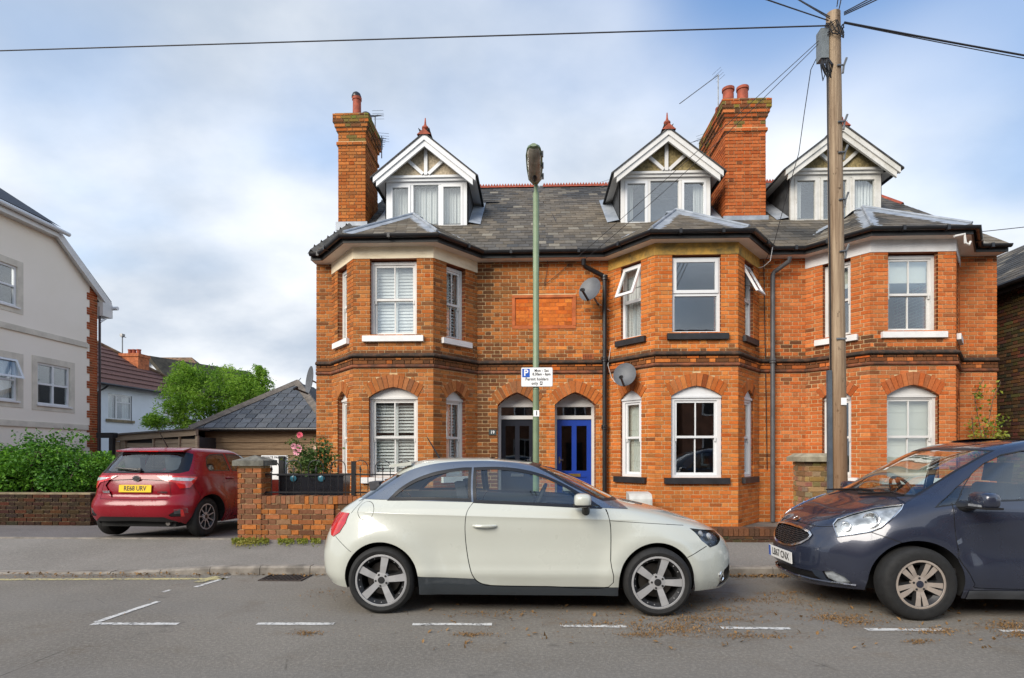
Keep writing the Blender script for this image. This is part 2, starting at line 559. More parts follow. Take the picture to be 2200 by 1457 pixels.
def arch_curve(a, r, bul=0.08, n=8):
    """half profile of a low pointed arch from springing (-a, 0) to apex (0, r)"""
    p0, p1 = Vector((-a, 0)), Vector((0, r))
    d = p1 - p0; nn = Vector((-d.y, d.x)).normalized() * (bul * d.length)
    return [p0 + d * (i / n) + nn * (4 * (i / n) * (1 - i / n)) * 0.8 for i in range(n + 1)]
def arch_full(a, r, bul=0.08, n=8):
    h = arch_curve(a, r, bul, n)
    return h + [Vector((-p.x, p.y)) for p in h[-2::-1]]
def arch_poly(u, z0, zs, a, r, **k):
    return [(u - a, z0)] + [(u + p.x, zs + p.y) for p in arch_full(a, r, **k)] + [(u + a, z0)]
def rect(u0, u1, z0, z1): return [(u0, z0), (u0, z1), (u1, z1), (u1, z0)]

def arch_ring(face, u, zs, a, r, th, colf, out):
    """soldier bricks set round the arch, each its own piece; returns the outline the ring fills"""
    full = arch_full(a, r, n=24)
    ln = [0]
    for i in range(1, len(full)): ln.append(ln[-1] + (full[i] - full[i - 1]).length)
    n = max(8, int(round(ln[-1] / 0.083)))
    if n % 2: n += 1
    outer = []
    def at(t):
        L = t * ln[-1]
        for i in range(1, len(ln)):
            if ln[i] >= L - 1e-9:
                f = (L - ln[i - 1]) / max(1e-9, ln[i] - ln[i - 1])
                p = full[i - 1].lerp(full[i], f); d = (full[i] - full[i - 1]).normalized()
                return p, d
    def off_(t):
        p, d = at(t); nn = Vector((-d.y, d.x)); nn = (nn + Vector((0, 0.25))).normalized(); return p, nn
    L_ = ln[-1]
    for i in range(n):
        ja = 0.0042 / L_
        (p0, n0), (p1, n1) = off_(i / n + ja), off_((i + 1) / n - ja)
        if i == n // 2 - 1: n1 = Vector((-.004, 1)).normalized()
        if i == n // 2: n0 = Vector((.004, 1)).normalized()
        fr = -.012 - rnd.uniform(0, .003)
        vs = []
        for dep in (fr, .03):
            for p, nn, h_ in ((p0, n0, 0), (p1, n1, 0), (p1, n1, th), (p0, n0, th)):
                q = p + nn * h_; vs.append(tuple(face.P(u + q.x, zs + q.y, dep)))
        pm = (p0 + p1) / 2
        out.append((vs, colf(face.P(u + pm.x, zs + pm.y), u, zs)))
    for i in range(0, 25):
        p, d = at(i / 24.0)
        nn = Vector((-d.y, d.x)); nn = (nn + Vector((0, 0.25))).normalized()
        outer.append(p + nn * th)
    outer = [q for q in outer if True]
    return [(u - a, zs)] + [(u + q.x, zs + q.y) for q in outer] + [(u + a, zs)]

def mitre(pts, out):
    """offset an open plan polyline outwards (to the street)"""
    pts = [Vector((p[0], p[1])) for p in pts]
    res = []
    for i, p in enumerate(pts):
        ns = []
        if i > 0: d = (p - pts[i - 1]).normalized(); ns.append(Vector((d.y, -d.x)))
        if i < len(pts) - 1: d = (pts[i + 1] - p).normalized(); ns.append(Vector((d.y, -d.x)))
        if len(ns) == 1: res.append(p + ns[0] * out)
        else:
            b = (ns[0] + ns[1]).normalized()
            res.append(p + b * (out / max(0.3, b.dot(ns[0]))))
    return res
def sweep(pts, prof, name, m, parent, smooth=False, label=None):
    """profile [(out, z)] closed, swept along a plan polyline"""
    rings = [mitre(pts, o) for o, z in prof]
    n, k = len(pts), len(prof)
    vs = [(rings[j][i].x, rings[j][i].y, prof[j][1]) for i in range(n) for j in range(k)]
    fs = [(i * k + j, i * k + (j + 1) % k, (i + 1) * k + (j + 1) % k, (i + 1) * k + j) for i in range(n - 1) for j in range(k)]
    fs += [tuple(range(k))[::-1], tuple((n - 1) * k + j for j in range(k))]
    mb = MB(); mb.add(vs, fs, smooth)
    return mb.build(name, m, parent)

# ------------------------------------------------------------------ windows and doors
def wbox(mb, face, u0, u1, z0, z1, d0, d1):
    vs = [face.P(u, z, d) for z in (z0, z1) for d in (d0, d1) for u in (u0, u1)]
    mb.add(vs, [(0, 2, 3, 1), (4, 5, 7, 6), (0, 1, 5, 4), (2, 6, 7, 3), (0, 4, 6, 2), (1, 3, 7, 5)])
def ring_frame(mb, face, u0, u1, z0, z1, w, d0, d1, wb=None):
    wb = w if wb is None else wb
    wbox(mb, face, u0, u0 + w, z0, z1, d0, d1); wbox(mb, face, u1 - w, u1, z0, z1, d0, d1)
    wbox(mb, face, u0 + w, u1 - w, z1 - w, z1, d0 + .001, d1); wbox(mb, face, u0 + w, u1 - w, z0, z0 + wb, d0 + .001, d1)
def pane(face, u0, u1, z0, z1, d, parent, name='pane', m=None):
    mb = MB(); wbox(mb, face, u0, u1, z0, z1, d, d + .004)
    return mb.build(name, m or window_glass, parent)
def sash_window(house, face, u0, u1, z0, z1, rec=0.10, fm=None, bars=1, arch=None, dress=None, sill=None, sill_out=0.07, zmid=None, horns=True, fw=0.055):
    """arch = (rise) puts a white pointed head over the frame; dress = what hangs behind the glass"""
    fm = fm or white_paint
    mb = MB()
    ring_frame(mb, face, u0, u1, z0, z1, fw, rec, rec + .09, 0.05)
    if arch:
        r = arch; a = (u1 - u0) / 2; uc = (u0 + u1) / 2
        pl = [(uc + p.x, z1 + p.y) for p in arch_full(a, r)]
        mb.prism(pl, lambda x, y: face.P(x, y, rec - .005), lambda x, y: face.P(x, y, rec + .08))
        wbox(mb, face, u0, u1, z1 - .03, z1 + .012, rec - .025, rec - .001)
    win = mb.build('window', fm, house)
    zm = zmid or (z0 + z1) / 2
    a0, a1 = u0 + fw, u1 - fw
    for (b0, b1, dd) in ((zm - .02, z1 - fw, rec + .02), (z0 + .05, zm + .02, rec + .05)):
        sb = MB(); ring_frame(sb, face, a0, a1, b0, b1, 0.042, dd, dd + .035)
        for i in range(bars):
            uu = a0 + (a1 - a0) * (i + 1) / (bars + 1)
            wbox(sb, face, uu - .011, uu + .011, b0 + .04, b1 - .04, dd + .003, dd + .03)
        if horns and dd < rec + .04:
            for q in (a0 + .012, a1 - .04): wbox(sb, face, q, q + .028, b0 - .06, b0, dd, dd + .03)
        sb.build('sash', fm, win)
        pane(face, a0 + .04, a1 - .04, b0 + .04, b1 - .04, dd + .016, win)
    dress_window(win, face, u0, u1, z0, z1, rec, dress)
    if sill:
        s_ = MB(); wbox(s_, face, u0 - .13, u1 + .13, z0 - .11, z0 - .002, -sill_out, rec + .05)
        s_.build('sill', sill, win)
    return win
def dress_window(win, face, u0, u1, z0, z1, rec, dress):
    d = rec + .14
    if dress in ('shutter', 'shutter_open'):
        n = 2
        tilt = R(70) if dress == 'shutter' else R(46)
        hh = 0.061
        zm = (z0 + z1) / 2
        for q in range(n):
            a = u0 + .03 + (u1 - u0 - .06) * q / n; b = u0 + .03 + (u1 - u0 - .06) * (q + 1) / n
            st = MB(); ring_frame(st, face, a, b, z0 + .03, z1 - .02, .04, d, d + .03, .07)
            wbox(st, face, a + .04, b - .04, zm - .04, zm + .04, d, d + .03)
            st.build('shutter', shutter_white, win)
            me = None
            z = z0 + .13
            while z < z1 - .09:
                if abs(z - zm) > .06:
                    o = bpy.data.objects.new('slat', slat_mesh)
                    o.matrix_basis = face.M((a + b) / 2, z, d + .015) @ Matrix.Rotation(tilt, 4, 'X') @ Matrix.Diagonal((b - a - .085, .062, .008, 1))
                    o.parent = win; COL.objects.link(o)
                z += hh
    elif dress == 'blind':
        b = MB(); wbox(b, face, u0 + .04, u1 - .04, z0 + .05, z1 - .05, d, d + .006)
        for i in range(1, 5): wbox(b, face, u0 + .04, u1 - .04, z0 + (z1 - z0) * i / 5, z0 + (z1 - z0) * i / 5 + .014, d - .008, d - .001)
        b.build('blind', blind_cloth, win)
    elif dress == 'half_blind':
        b = MB()
        for i in range(3): wbox(b, face, u0 + .05, u1 - .05, z1 - .46 + i * .14, z1 - .05, d + i * .012, d + .006 + i * .012)
        b.build('blind', blind_cloth, win)
    elif dress in ('curtain', 'curtain_left', 'curtain_right', 'curtains'):
        sides = {'curtain': [(0.02, .98)], 'curtain_left': [(0.0, .42)], 'curtain_right': [(.55, 1.0)], 'curtains': [(0, .3), (.72, 1)]}[dress]
        for f0, f1 in sides:
            b = MB(); n = 44; vs = []
            for j in range(2):
                for i in range(n + 1):
                    u = u0 + (u1 - u0) * (f0 + (f1 - f0) * i / n)
                    vs.append(face.P(u, (z0 + .03, z1 - .04)[j], d + .035 * math.sin(i * 1.15) + .015 * math.sin(i * 2.7 + j)))
            b.add(vs, [(i, i + 1, n + 2 + i, n + 1 + i) for i in range(n)], True)
            b.build('curtain', curtain, win, sharp=None)
    elif dress == 'net':
        b = MB(); n = 30; vs = []
        for j in range(2):
            for i in range(n + 1):
                vs.append(face.P(u0 + .03 + (u1 - u0 - .06) * i / n, (z0 + .03, z1 - .04)[j], d + .012 * math.sin(i * .9)))
        b.add(vs, [(i, i + 1, n + 2 + i, n + 1 + i) for i in range(n)], True)
        b.build('curtain', curtain, win, sharp=None)
slat_mesh = unit_brick.copy(); slat_mesh.name = 'slat'; slat_mesh.materials.clear(); slat_mesh.materials.append(shutter_white)

# ------------------------------------------------------------------ one house of the terrace
LINT0, LINT1 = 5.09, 5.31
WT0, WT1 = 3.645, 5.055
WB0, WB1 = 1.01, 2.505
def bay_pts(xf0, xf1, sp=0.73): return [(xf0 - sp, D), (xf0, DB), (xf1, DB), (xf1 + sp, D)]

def make_house(x0, x1, bx0, bx1, doors, base_col, dark_fn, label, styles, lint_mat, sill_mat, mort, panel=None, airbrick=None):
    house = root('terraced_house', label, 'house', ((x0 + x1) / 2, 13.4, ZG))
    bp = bay_pts(bx0, bx1)
    pts = [(x0, D)] + bp + [(x1, D)]
    faces = [Face(pts[i], pts[i + 1]) for i in range(5)]
    bricks, rings = [], []
    colf = lambda f: (lambda p, u, z: brick_col(p, base_col, dark_fn(p, f, u, z)))
    arch_col = tuple(c * k for c, k in zip(base_col, (0.85, 0.82, 0.9)))
    wall = None
    holes_all = []
    for fi, fc in enumerate(faces):
        holes, voids = [], []
        if fi in (1, 3): u0, u1 = fc.L / 2 - .25, fc.L / 2 + .25
        if fi == 2: u0, u1 = fc.L / 2 - .44, fc.L / 2 + .44
        if fi in (1, 2, 3):
            h = rect(u0, u1, WT0, LINT0 - .001); holes.append(h); voids.append(rect(u0, u1, WT0, LINT0 + .3))
            a = (u1 - u0) / 2 + (.02 if fi == 2 else 0.01); uc = (u0 + u1) / 2
            r = .19 if fi == 2 else .165
            holes.append(arch_poly(uc, WB0, WB1, a, r))
            vo = arch_ring(fc, uc, WB1, a, r, .235 if fi == 2 else .20, lambda p, u, z: brick_col(p, arch_col, .03), rings)
            voids += [rect(uc - a, uc + a, WB0, WB1 + .01), vo]
        for (dx0, dx1, kind_) in doors:
            if (fi == 4 and dx0 > bp[3][0]) or (fi == 0 and dx1 < bp[0][0]):
                uu0, uu1 = dx0 - fc.a.x, dx1 - fc.a.x
                a = (uu1 - uu0) / 2; uc = (uu0 + uu1) / 2
                holes.append(arch_poly(uc, ZG + .15, 2.43, a, .255))
                vo = arch_ring(fc, uc, 2.43, a, .255, .235, lambda p, u, z: brick_col(p, arch_col, .05 if x0 > 0 else .35), rings)
                voids += [rect(uc - a, uc + a, ZG + .15, 2.44), vo]
        if panel and fi == panel[0]:
            voids.append(rect(panel[1] - fc.a.x, panel[2] - fc.a.x, panel[3], panel[4]))
        top = LINT0 if fi in (1, 2, 3) else 5.30
        lay(fc, ZG, 3.045, voids, colf(fc), bricks, off=.05 * fi)
        lay(fc, 3.115, 3.235, voids, colf(fc), bricks, off=.03, proud=.03)
        lay(fc, 3.305, top, voids, colf(fc), bricks, off=.11 * fi)
        holes_all.append((fc, holes))
    # mortar sheet with the openings and their reveals
    pieces = MB()
    for fc, holes in holes_all:
        pts_, edges = [], []
        outl = [(0, ZG), (fc.L, ZG), (fc.L, 5.30), (0, 5.30)]
        for pl in [outl] + holes:
            b = len(pts_); n = len(pl); pts_ += [Vector(p) for p in pl]
            edges += [(b + i, b + (i + 1) % n) for i in range(n)]
        v, e, f, *_ = delaunay_2d_cdt(pts_, edges, [], 0, 1e-5)
        fs = [tuple(t) for t in f if pip((v[t[0]] + v[t[1]] + v[t[2]]) / 3, outl) and not any(pip((v[t[0]] + v[t[1]] + v[t[2]]) / 3, h) for h in holes)]
        pieces.add([fc.P(p.x, p.y, .005) for p in v], fs)
    wall = pieces.build('wall', mort, house, fix=False)
    for fc, holes in holes_all:
        for h in holes:
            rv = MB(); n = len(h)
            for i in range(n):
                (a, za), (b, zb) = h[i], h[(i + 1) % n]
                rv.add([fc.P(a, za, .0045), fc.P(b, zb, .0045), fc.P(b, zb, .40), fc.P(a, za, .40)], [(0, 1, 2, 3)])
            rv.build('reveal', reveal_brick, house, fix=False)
    # bricks: the ones that show largest as pieces, the rest joined
    eye = Vector((0, 0, CAMZ))
    def score(b):
        p, ang, size = b[0], b[1], b[2]
        n = Vector((math.sin(ang), -math.cos(ang), 0)); d = eye - p
        vis = 1.0 if p.z > 1.35 else 0.02
        return vis * max(0, n.dot(d.normalized())) * size[0] * size[2] / d.length_squared
    bricks.sort(key=score, reverse=True)
    big, rest = bricks[:240], bricks[240:]
    single('brick', unit_brick, [(b[0], Matrix.Rotation(b[1], 4, 'Z'), b[2], b[3]) for b in big], wall)
    joined([(Matrix.Translation(b[0]) @ Matrix.Rotation(b[1], 4, 'Z') @ Matrix.Diagonal((*b[2], 1)), b[3]) for b in rest], 'brickwork', brick_many, house, 'stuff')
    for vs_, c_ in rings:
        me = bpy.data.meshes.new('arch_brick'); me.from_pydata(vs_, [], [(0, 3, 2, 1), (4, 5, 6, 7), (0, 1, 5, 4), (1, 2, 6, 5), (2, 3, 7, 6), (3, 0, 4, 7)])
        o = link('arch_brick', me, brick_one, wall); o.color = (*c_, 1)
    # mouldings
    ends = list(pts)
    sweep(ends, [(-.02, 3.235), (.055, 3.245), (.075, 3.262), (.075, 3.285), (.06, 3.298), (.01, 3.325), (-.02, 3.325)], 'string_course', dark_moulding, house)
    sweep(ends, [(-.02, 3.045), (.028, 3.05), (.045, 3.065), (.048, 3.085), (.04, 3.108), (-.02, 3.113)], 'moulded_course', red_moulding, house)
    sweep(bp[0:4], [(-.05, LINT0), (.012, LINT0), (.012, LINT1), (-.05, LINT1)], 'lintel_band', lint_mat, house)
    for fi, hw in ((1, .2), (2, .36), (3, .2)):
        fc = faces[fi]; mb = MB()
        pl = [(fc.L / 2 - hw - .06, LINT0 - .003), (fc.L / 2 - hw, LINT0 + .042), (fc.L / 2 - .02, LINT0 + .042), (fc.L / 2, LINT0 + .06), (fc.L / 2 + .02, LINT0 + .042), (fc.L / 2 + hw, LINT0 + .042), (fc.L / 2 + hw + .06, LINT0 - .003)]
        mb.prism(pl, lambda x, y: fc.P(x, y, -.017), lambda x, y: fc.P(x, y, -.010))
        mb.build('lintel_chamfer', styles.get('chamfer', lint_mat), house)
    # eaves
    ev = [(x0 - (.0 if x0 > XL + .1 else .0), D)] + bp + [(x1, D)]
    if x0 == XL: ev[0] = (x0 - .02, D)
    if x1 == XR: ev[-1] = (x1 + .02, D)
    sweep(ev, [(-.02, 5.305), (.23, 5.305), (.23, 5.33), (-.02, 5.33)], 'soffit', soffit_mat, house)
    sweep(ev, [(.225, 5.30), (.25, 5.30), (.25, 5.42), (.225, 5.42)], 'fascia', timber_black, house)
    gut = [(.255 + .055 - .055 * math.cos(t), 5.42 - .06 * math.sin(t)) for t in [PI * i / 8 for i in range(9)]]
    gut += [(.255 + .055 + .048 * math.cos(t), 5.42 - .052 * math.sin(t)) for t in [PI * i / 8 for i in range(9)]]
    sweep(ev, gut, 'gutter', black_paint, house)
    for fc in faces:
        o2 = Face(tuple(mitre([fc.P(0, 0)[:2], fc.P(fc.L, 0)[:2]], .31)[0]), tuple(mitre([fc.P(0, 0)[:2], fc.P(fc.L, 0)[:2]], .31)[1]))
        k = max(1, int(fc.L / .75))
        for i in range(k):
            u = (i + .5) * fc.L / k
            jb = MB(); wbox(jb, o2, u - .025, u + .025, 5.352, 5.432, -.062, .05); jb.build('gutter_bracket', black_paint, house)
    # windows
    st = styles
    for fi, nm in ((1, 'l'), (2, 'f'), (3, 'r')):
        fc = faces[fi]
        hw = .44 if fi == 2 else .25
        u0, u1 = fc.L / 2 - hw, fc.L / 2 + hw
        k = st['up_' + nm]
        k(house, fc, u0, u1, WT0, WT1, sill_mat)
        e = .02 if fi == 2 else .01
        st['lo_' + nm](house, fc, u0 - e, u1 + e, WB0, WB1, .19 if fi == 2 else .165, sill_mat)
    # doors
    for d in doors:
        fc = faces[4] if d[0] > bp[3][0] else faces[0]
        make_door(house, fc, d[0] - fc.a.x, d[1] - fc.a.x, d[2])
    # body behind the front, floors and partition so that the rooms are real
    bd = MB()
    if x0 == XL: bd.box(x0 + .001, x0 + .22, D + .016, 19.4, ZG, 5.30)
    if x1 == XR: bd.box(x1 - .22, x1 - .001, D + .016, 19.4, ZG, 5.30)
    bd.box(x0 + .24, x1 - .24, 19.2, 19.4, ZG, 5.3)
    bd.build('side_wall', brick_flat, house)
    rm = MB()
    rm.box(x0 + .01, x1 - .01, 14.2, 14.3, ZG + .2, 6.2)
    for zz in (ZG + .1, 3.08, 5.28):
        pl = [(x0 + .05, D + .05)] + [(p[0], p[1] + .05) for p in bp] + [(x1 - .05, D + .05), (x1 - .05, 14.18), (x0 + .05, 14.18)]
        rm.prism(pl, lambda x, y: Vector((x, y, zz)), lambda x, y: Vector((x, y, zz + .04)))
    for xx in (x0 + .03, x1 - .07): rm.box(xx, xx + .04, D + .3, 14.15, ZG + .16, 5.2)
    rm.build('room_wall', room_wall, house)
    return house, faces, wall

room_wall = plain('room_plaster', (0.22, 0.21, 0.20), 0.9, var=0.1, scale=1)
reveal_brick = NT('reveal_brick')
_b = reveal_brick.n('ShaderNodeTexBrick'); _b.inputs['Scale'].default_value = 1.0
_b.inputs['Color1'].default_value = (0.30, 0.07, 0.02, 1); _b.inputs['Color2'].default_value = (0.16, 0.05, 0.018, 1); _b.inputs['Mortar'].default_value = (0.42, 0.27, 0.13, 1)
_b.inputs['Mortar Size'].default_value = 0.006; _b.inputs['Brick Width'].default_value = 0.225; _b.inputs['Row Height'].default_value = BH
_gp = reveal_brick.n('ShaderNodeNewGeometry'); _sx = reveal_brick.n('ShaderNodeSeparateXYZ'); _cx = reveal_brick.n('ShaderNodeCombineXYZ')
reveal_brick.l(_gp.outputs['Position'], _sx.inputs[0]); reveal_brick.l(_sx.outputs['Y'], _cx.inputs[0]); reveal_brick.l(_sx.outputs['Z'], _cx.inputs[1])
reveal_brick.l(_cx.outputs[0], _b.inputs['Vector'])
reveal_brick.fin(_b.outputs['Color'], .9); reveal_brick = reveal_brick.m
brick_flat = reveal_brick

navy_door = plain('near_black_door_paint', (0.012, 0.014, 0.022), 0.3, var=.1)
blue_door = plain('bright_blue_door_paint', (0.009, 0.042, 0.29), 0.35, var=.06)
brass = plain('brass', (0.55, 0.36, 0.10), 0.3, 0.9, var=.1)
chrome = plain('chrome', (0.75, 0.75, 0.76), 0.15, 1.0, var=0)
def make_door(house, fc, u0, u1, kind_):
    m = navy_door if kind_ == 'dark' else blue_door
    rec = 0.30
    zt, zb = 2.43, ZG + .15
    fr = MB()
    jw = .055
    wbox(fr, fc, u0, u0 + jw, zb, zt, rec, rec + .1); wbox(fr, fc, u1 - jw, u1, zb, zt, rec, rec + .1)
    wbox(fr, fc, u0 + jw, u1 - jw, 2.16, 2.235, rec + .001, rec + .1)
    uc = (u0 + u1) / 2; a = (u1 - u0) / 2
    pl = [(uc + p.x, zt + p.y) for p in arch_full(a, .255)]
    fr.prism(pl, lambda x, y: fc.P(x, y, rec + .004), lambda x, y: fc.P(x, y, rec + .09))
    wbox(fr, fc, u0, u1, zt - .02, zt + .05, rec - .02, rec + .002)
    frame = fr.build('door_frame', white_paint, house)
    pane(fc, u0 + jw, u1 - jw, 2.235, zt - .02, rec + .04, house, 'transom_pane')
    dl = MB()
    a0, a1 = u0 + jw + .004, u1 - jw - .004
    d0 = rec + .03
    w = a1 - a0
    zt2 = 2.155
    gl = [(a0 + w * .13, a0 + w * .43), (a0 + w * .57, a0 + w * .87)]
    gz0, gz1 = zb + .85, zt2 - .13
    cols = [(a0, gl[0][0]), (gl[0][1], gl[1][0]), (gl[1][1], a1)]
    for c0, c1 in cols: wbox(dl, fc, c0, c1, zb, zt2, d0, d0 + .045)
    for g0, g1 in gl:
        wbox(dl, fc, g0, g1, gz1, zt2, d0 + .001, d0 + .045); wbox(dl, fc, g0, g1, gz0 - .13, gz0, d0 + .001, d0 + .045)
        wbox(dl, fc, g0, g1, zb, zb + .14, d0 + .001, d0 + .045); wbox(dl, fc, g0, g1, zb + .14, gz0 - .13, d0 + .018, d0 + .03)
    door = dl.build('door', m, house)
    for g0, g1 in gl: pane(fc, g0, g1, gz0, gz1, d0 + .018, door, 'glass_panel', dark_car_glass)
    ab = MB()
    wbox(ab, fc, (a0 + a1) / 2 - .13, (a0 + a1) / 2 + .13, zb + .73, zb + .79, d0 - .012, d0 + .002)
    ab.build('letterbox', brass if kind_ != 'dark' else chrome, door)
    kb = MB()
    hx = a0 + .05 if kind_ != 'dark' else a1 - .06
    wbox(kb, fc, hx - .018, hx + .018, zb + 1.0, zb + 1.14, d0 - .01, d0 + .001); wbox(kb, fc, hx - .012, hx + .075 * (1 if kind_ != 'dark' else -1), zb + 1.06, zb + 1.085, d0 - .05, d0 - .03)
    kb.build('handle', chrome, door)
    stp = MB(); wbox(stp, fc, u0 - .05, u1 + .05, ZG - .02, zb, -.3, .35); stp.build('doorstep', mortar_dark, house)

# window kinds
def wk_sash(dress, fm=None, bars=1):
    return lambda h, f, u0, u1, z0, z1, sm: sash_window(h, f, u0, u1, z0, z1, dress=dress, sill=sm, fm=fm, bars=bars)
def wk_arch(dress, fm=None, bars=1):
    return lambda h, f, u0, u1, z0, z1, r, sm: sash_window(h, f, u0, u1, z0, z1, dress=dress, sill=sm, fm=fm, arch=r, bars=bars)
def wk_top_hung(open_=0.0, dress=None):
    """plastic casement: fixed light below, top-hung vent above that may stand open"""
    def fn(h, f, u0, u1, z0, z1, sm):
        rec = .06; zm = z0 + (z1 - z0) * .52
        mb = MB(); ring_frame(mb, f, u0, u1, z0, z1, .055, rec, rec + .07)
        wbox(mb, f, u0 + .055, u1 - .055, zm - .03, zm + .03, rec + .001, rec + .07)
        win = mb.build('window', upvc, h)
        pane(f, u0 + .055, u1 - .055, z0 + .055, zm - .03, rec + .035, win)
        vb = MB()
        b0, b1 = zm + .02, z1 - .03
        H = b1 - b0
        ca, sa = math.cos(open_), math.sin(open_)
        def V(u, zz, d): # hinge on the head of the vent
            dz = zz - b1
            return f.P(u, b1 + dz * ca, rec - .02 + dz * sa + d * ca)
        def vbx(mb_, a, b, c, d_, e, g):
            vs = [V(u, z, d) for z in (c, d_) for d in (e, g) for u in (a, b)]
            mb_.add(vs, [(0, 2, 3, 1), (4, 5, 7, 6), (0, 1, 5, 4), (2, 6, 7, 3), (0, 4, 6, 2), (1, 3, 7, 5)])
        a0, a1 = u0 + .03, u1 - .03
        w = .058
        vbx(vb, a0, a0 + w, b0, b1, 0, .05); vbx(vb, a1 - w, a1, b0, b1, 0, .05)
        vbx(vb, a0 + w, a1 - w, b0, b0 + w, .001, .05); vbx(vb, a0 + w, a1 - w, b1 - w, b1, .001, .05)
        vb.build('vent_sash', upvc, win)
        pb = MB(); vbx(pb, a0 + w, a1 - w, b0 + w, b1 - w, .02, .026); pb.build('pane', window_glass, win)
        if open_ > .1:
            sb = MB()
            for q in (a0 + .02, a1 - .02): sb.bar(V(q, b0 + .1, .04), f.P(q, b0 + .22, rec), .012, .012)
            sb.build('stay', black_paint, win)
        dress_window(win, f, u0, u1, z0, z1, rec, dress)
        s_ = MB(); wbox(s_, f, u0 - .1, u1 + .13, z0 - .11, z0 - .002, -.07, rec + .05); s_.build('sill', sm, win)
    return fn
def wk_arch_upvc(dress, bars):
    return lambda h, f, u0, u1, z0, z1, r, sm: sash_window(h, f, u0, u1, z0, z1, rec=.05, dress=dress, sill=sm, fm=upvc, arch=r, bars=bars, fw=.075)

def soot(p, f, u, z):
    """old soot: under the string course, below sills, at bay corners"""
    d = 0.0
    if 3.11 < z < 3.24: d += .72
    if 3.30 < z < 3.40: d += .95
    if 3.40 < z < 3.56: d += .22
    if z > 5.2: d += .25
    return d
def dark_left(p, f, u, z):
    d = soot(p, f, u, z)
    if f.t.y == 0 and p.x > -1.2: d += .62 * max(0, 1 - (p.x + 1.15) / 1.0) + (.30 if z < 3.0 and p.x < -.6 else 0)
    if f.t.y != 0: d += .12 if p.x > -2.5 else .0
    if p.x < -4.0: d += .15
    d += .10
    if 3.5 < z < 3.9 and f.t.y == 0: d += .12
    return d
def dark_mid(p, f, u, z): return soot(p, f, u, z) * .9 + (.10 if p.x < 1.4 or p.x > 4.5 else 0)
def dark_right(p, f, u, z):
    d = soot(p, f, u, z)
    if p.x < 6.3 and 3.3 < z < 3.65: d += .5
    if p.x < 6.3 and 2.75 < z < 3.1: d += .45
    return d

CL, CM, CR = (0.415, 0.136, 0.030), (0.55, 0.160, 0.030), (0.55, 0.153, 0.038)
house_a, faces_a, wall_a = make_house(XL, X12, -3.35, -1.85, [(-.71, .07, 'dark')], CL, dark_left,
    'brick terraced house with white shutters, cream bay lintels and a dark front door', dict(
    up_l=wk_sash('shutter'), up_f=wk_sash('shutter'), up_r=wk_sash('shutter_open'),
    lo_l=wk_arch('shutter_open'), lo_f=wk_arch('shutter_open'), lo_r=wk_arch('shutter_open')), cream_stone, white_stone, mortar, panel=(4, -.418, .28, 3.954, 4.63))
house_b, faces_b, wall_b = make_house(X12, X23, 2.24, 3.74, [(.44, 1.257, 'blue')], CM, dark_mid,
    'brick terraced house with a blue door, black sills and ochre stained bay lintels', dict(
    up_l=wk_top_hung(R(24), 'curtain'), up_f=wk_top_hung(0), up_r=wk_top_hung(R(27)),
    lo_l=wk_arch_upvc('blind', 0), lo_f=wk_arch_upvc(None, 1), lo_r=wk_arch_upvc('blind', 0)), ochre_stone, black_sill, mortar, panel=(0, .26, .859, 3.954, 4.63))
house_c, faces_c, wall_c = make_house(X23, XR, 6.10, 7.60, [], CR, dark_right,
    'brick terraced house with white bay lintels and sash windows behind the wooden pole', dict(
    up_l=wk_sash('half_blind'), up_f=wk_sash('half_blind'), up_r=wk_sash(None),
    lo_l=wk_arch(None), lo_f=wk_arch('blind'), lo_r=wk_arch('blind')), white_stone, white_stone, mortar)

# the blank brick panel over the doors lies across both houses: a shallow recess in a moulded frame
def panel_part(x0, x1, z0, z1, lo, hi, house, wall):
    f = Face((lo, D), (hi, D))
    b = []
    lay(f, z0 + .07, z1 - .06, [], lambda p, u, z: brick_col(p, (0.62, 0.155, 0.022), -.3), b, u0=(.08 if lo == x0 else 0), u1=f.L - (.08 if hi == x1 else 0), proud=-.0005)
    bb = MB(); bb.box(lo, hi, D + .0035, D + .03, z0, z1); bb.build('panel_backing', red_panel, house)
    joined([(Matrix.Translation(q[0]) @ Matrix.Diagonal((*q[2][:2], q[2][2] + .009, 1)), q[3]) for q in b], 'panel_brickwork', brick_many, house, 'stuff')
    fr = MB()
    fr.box(lo, hi, D - .022, D + .02, z1 - .055, z1); fr.box(lo, hi, D - .015, D + .02, z0, z0 + .06)
    if lo == x0: fr.box(x0, x0 + .06, D - .021, D + .02, z0 + .062, z1 - .057)
    if hi == x1: fr.box(x1 - .06, x1, D - .021, D + .02, z0 + .062, z1 - .057)
    fr.build('panel_frame', red_panel, house)
red_panel = plain('red_rubbed_brick', (0.42, 0.11, 0.03), 0.85, var=.25, scale=5)
panel_part(-.418, .859, 3.954, 4.63, -.418, X12, house_a, wall_a)
panel_part(-.418, .859, 3.954, 4.63, X12, .859, house_b, wall_b)

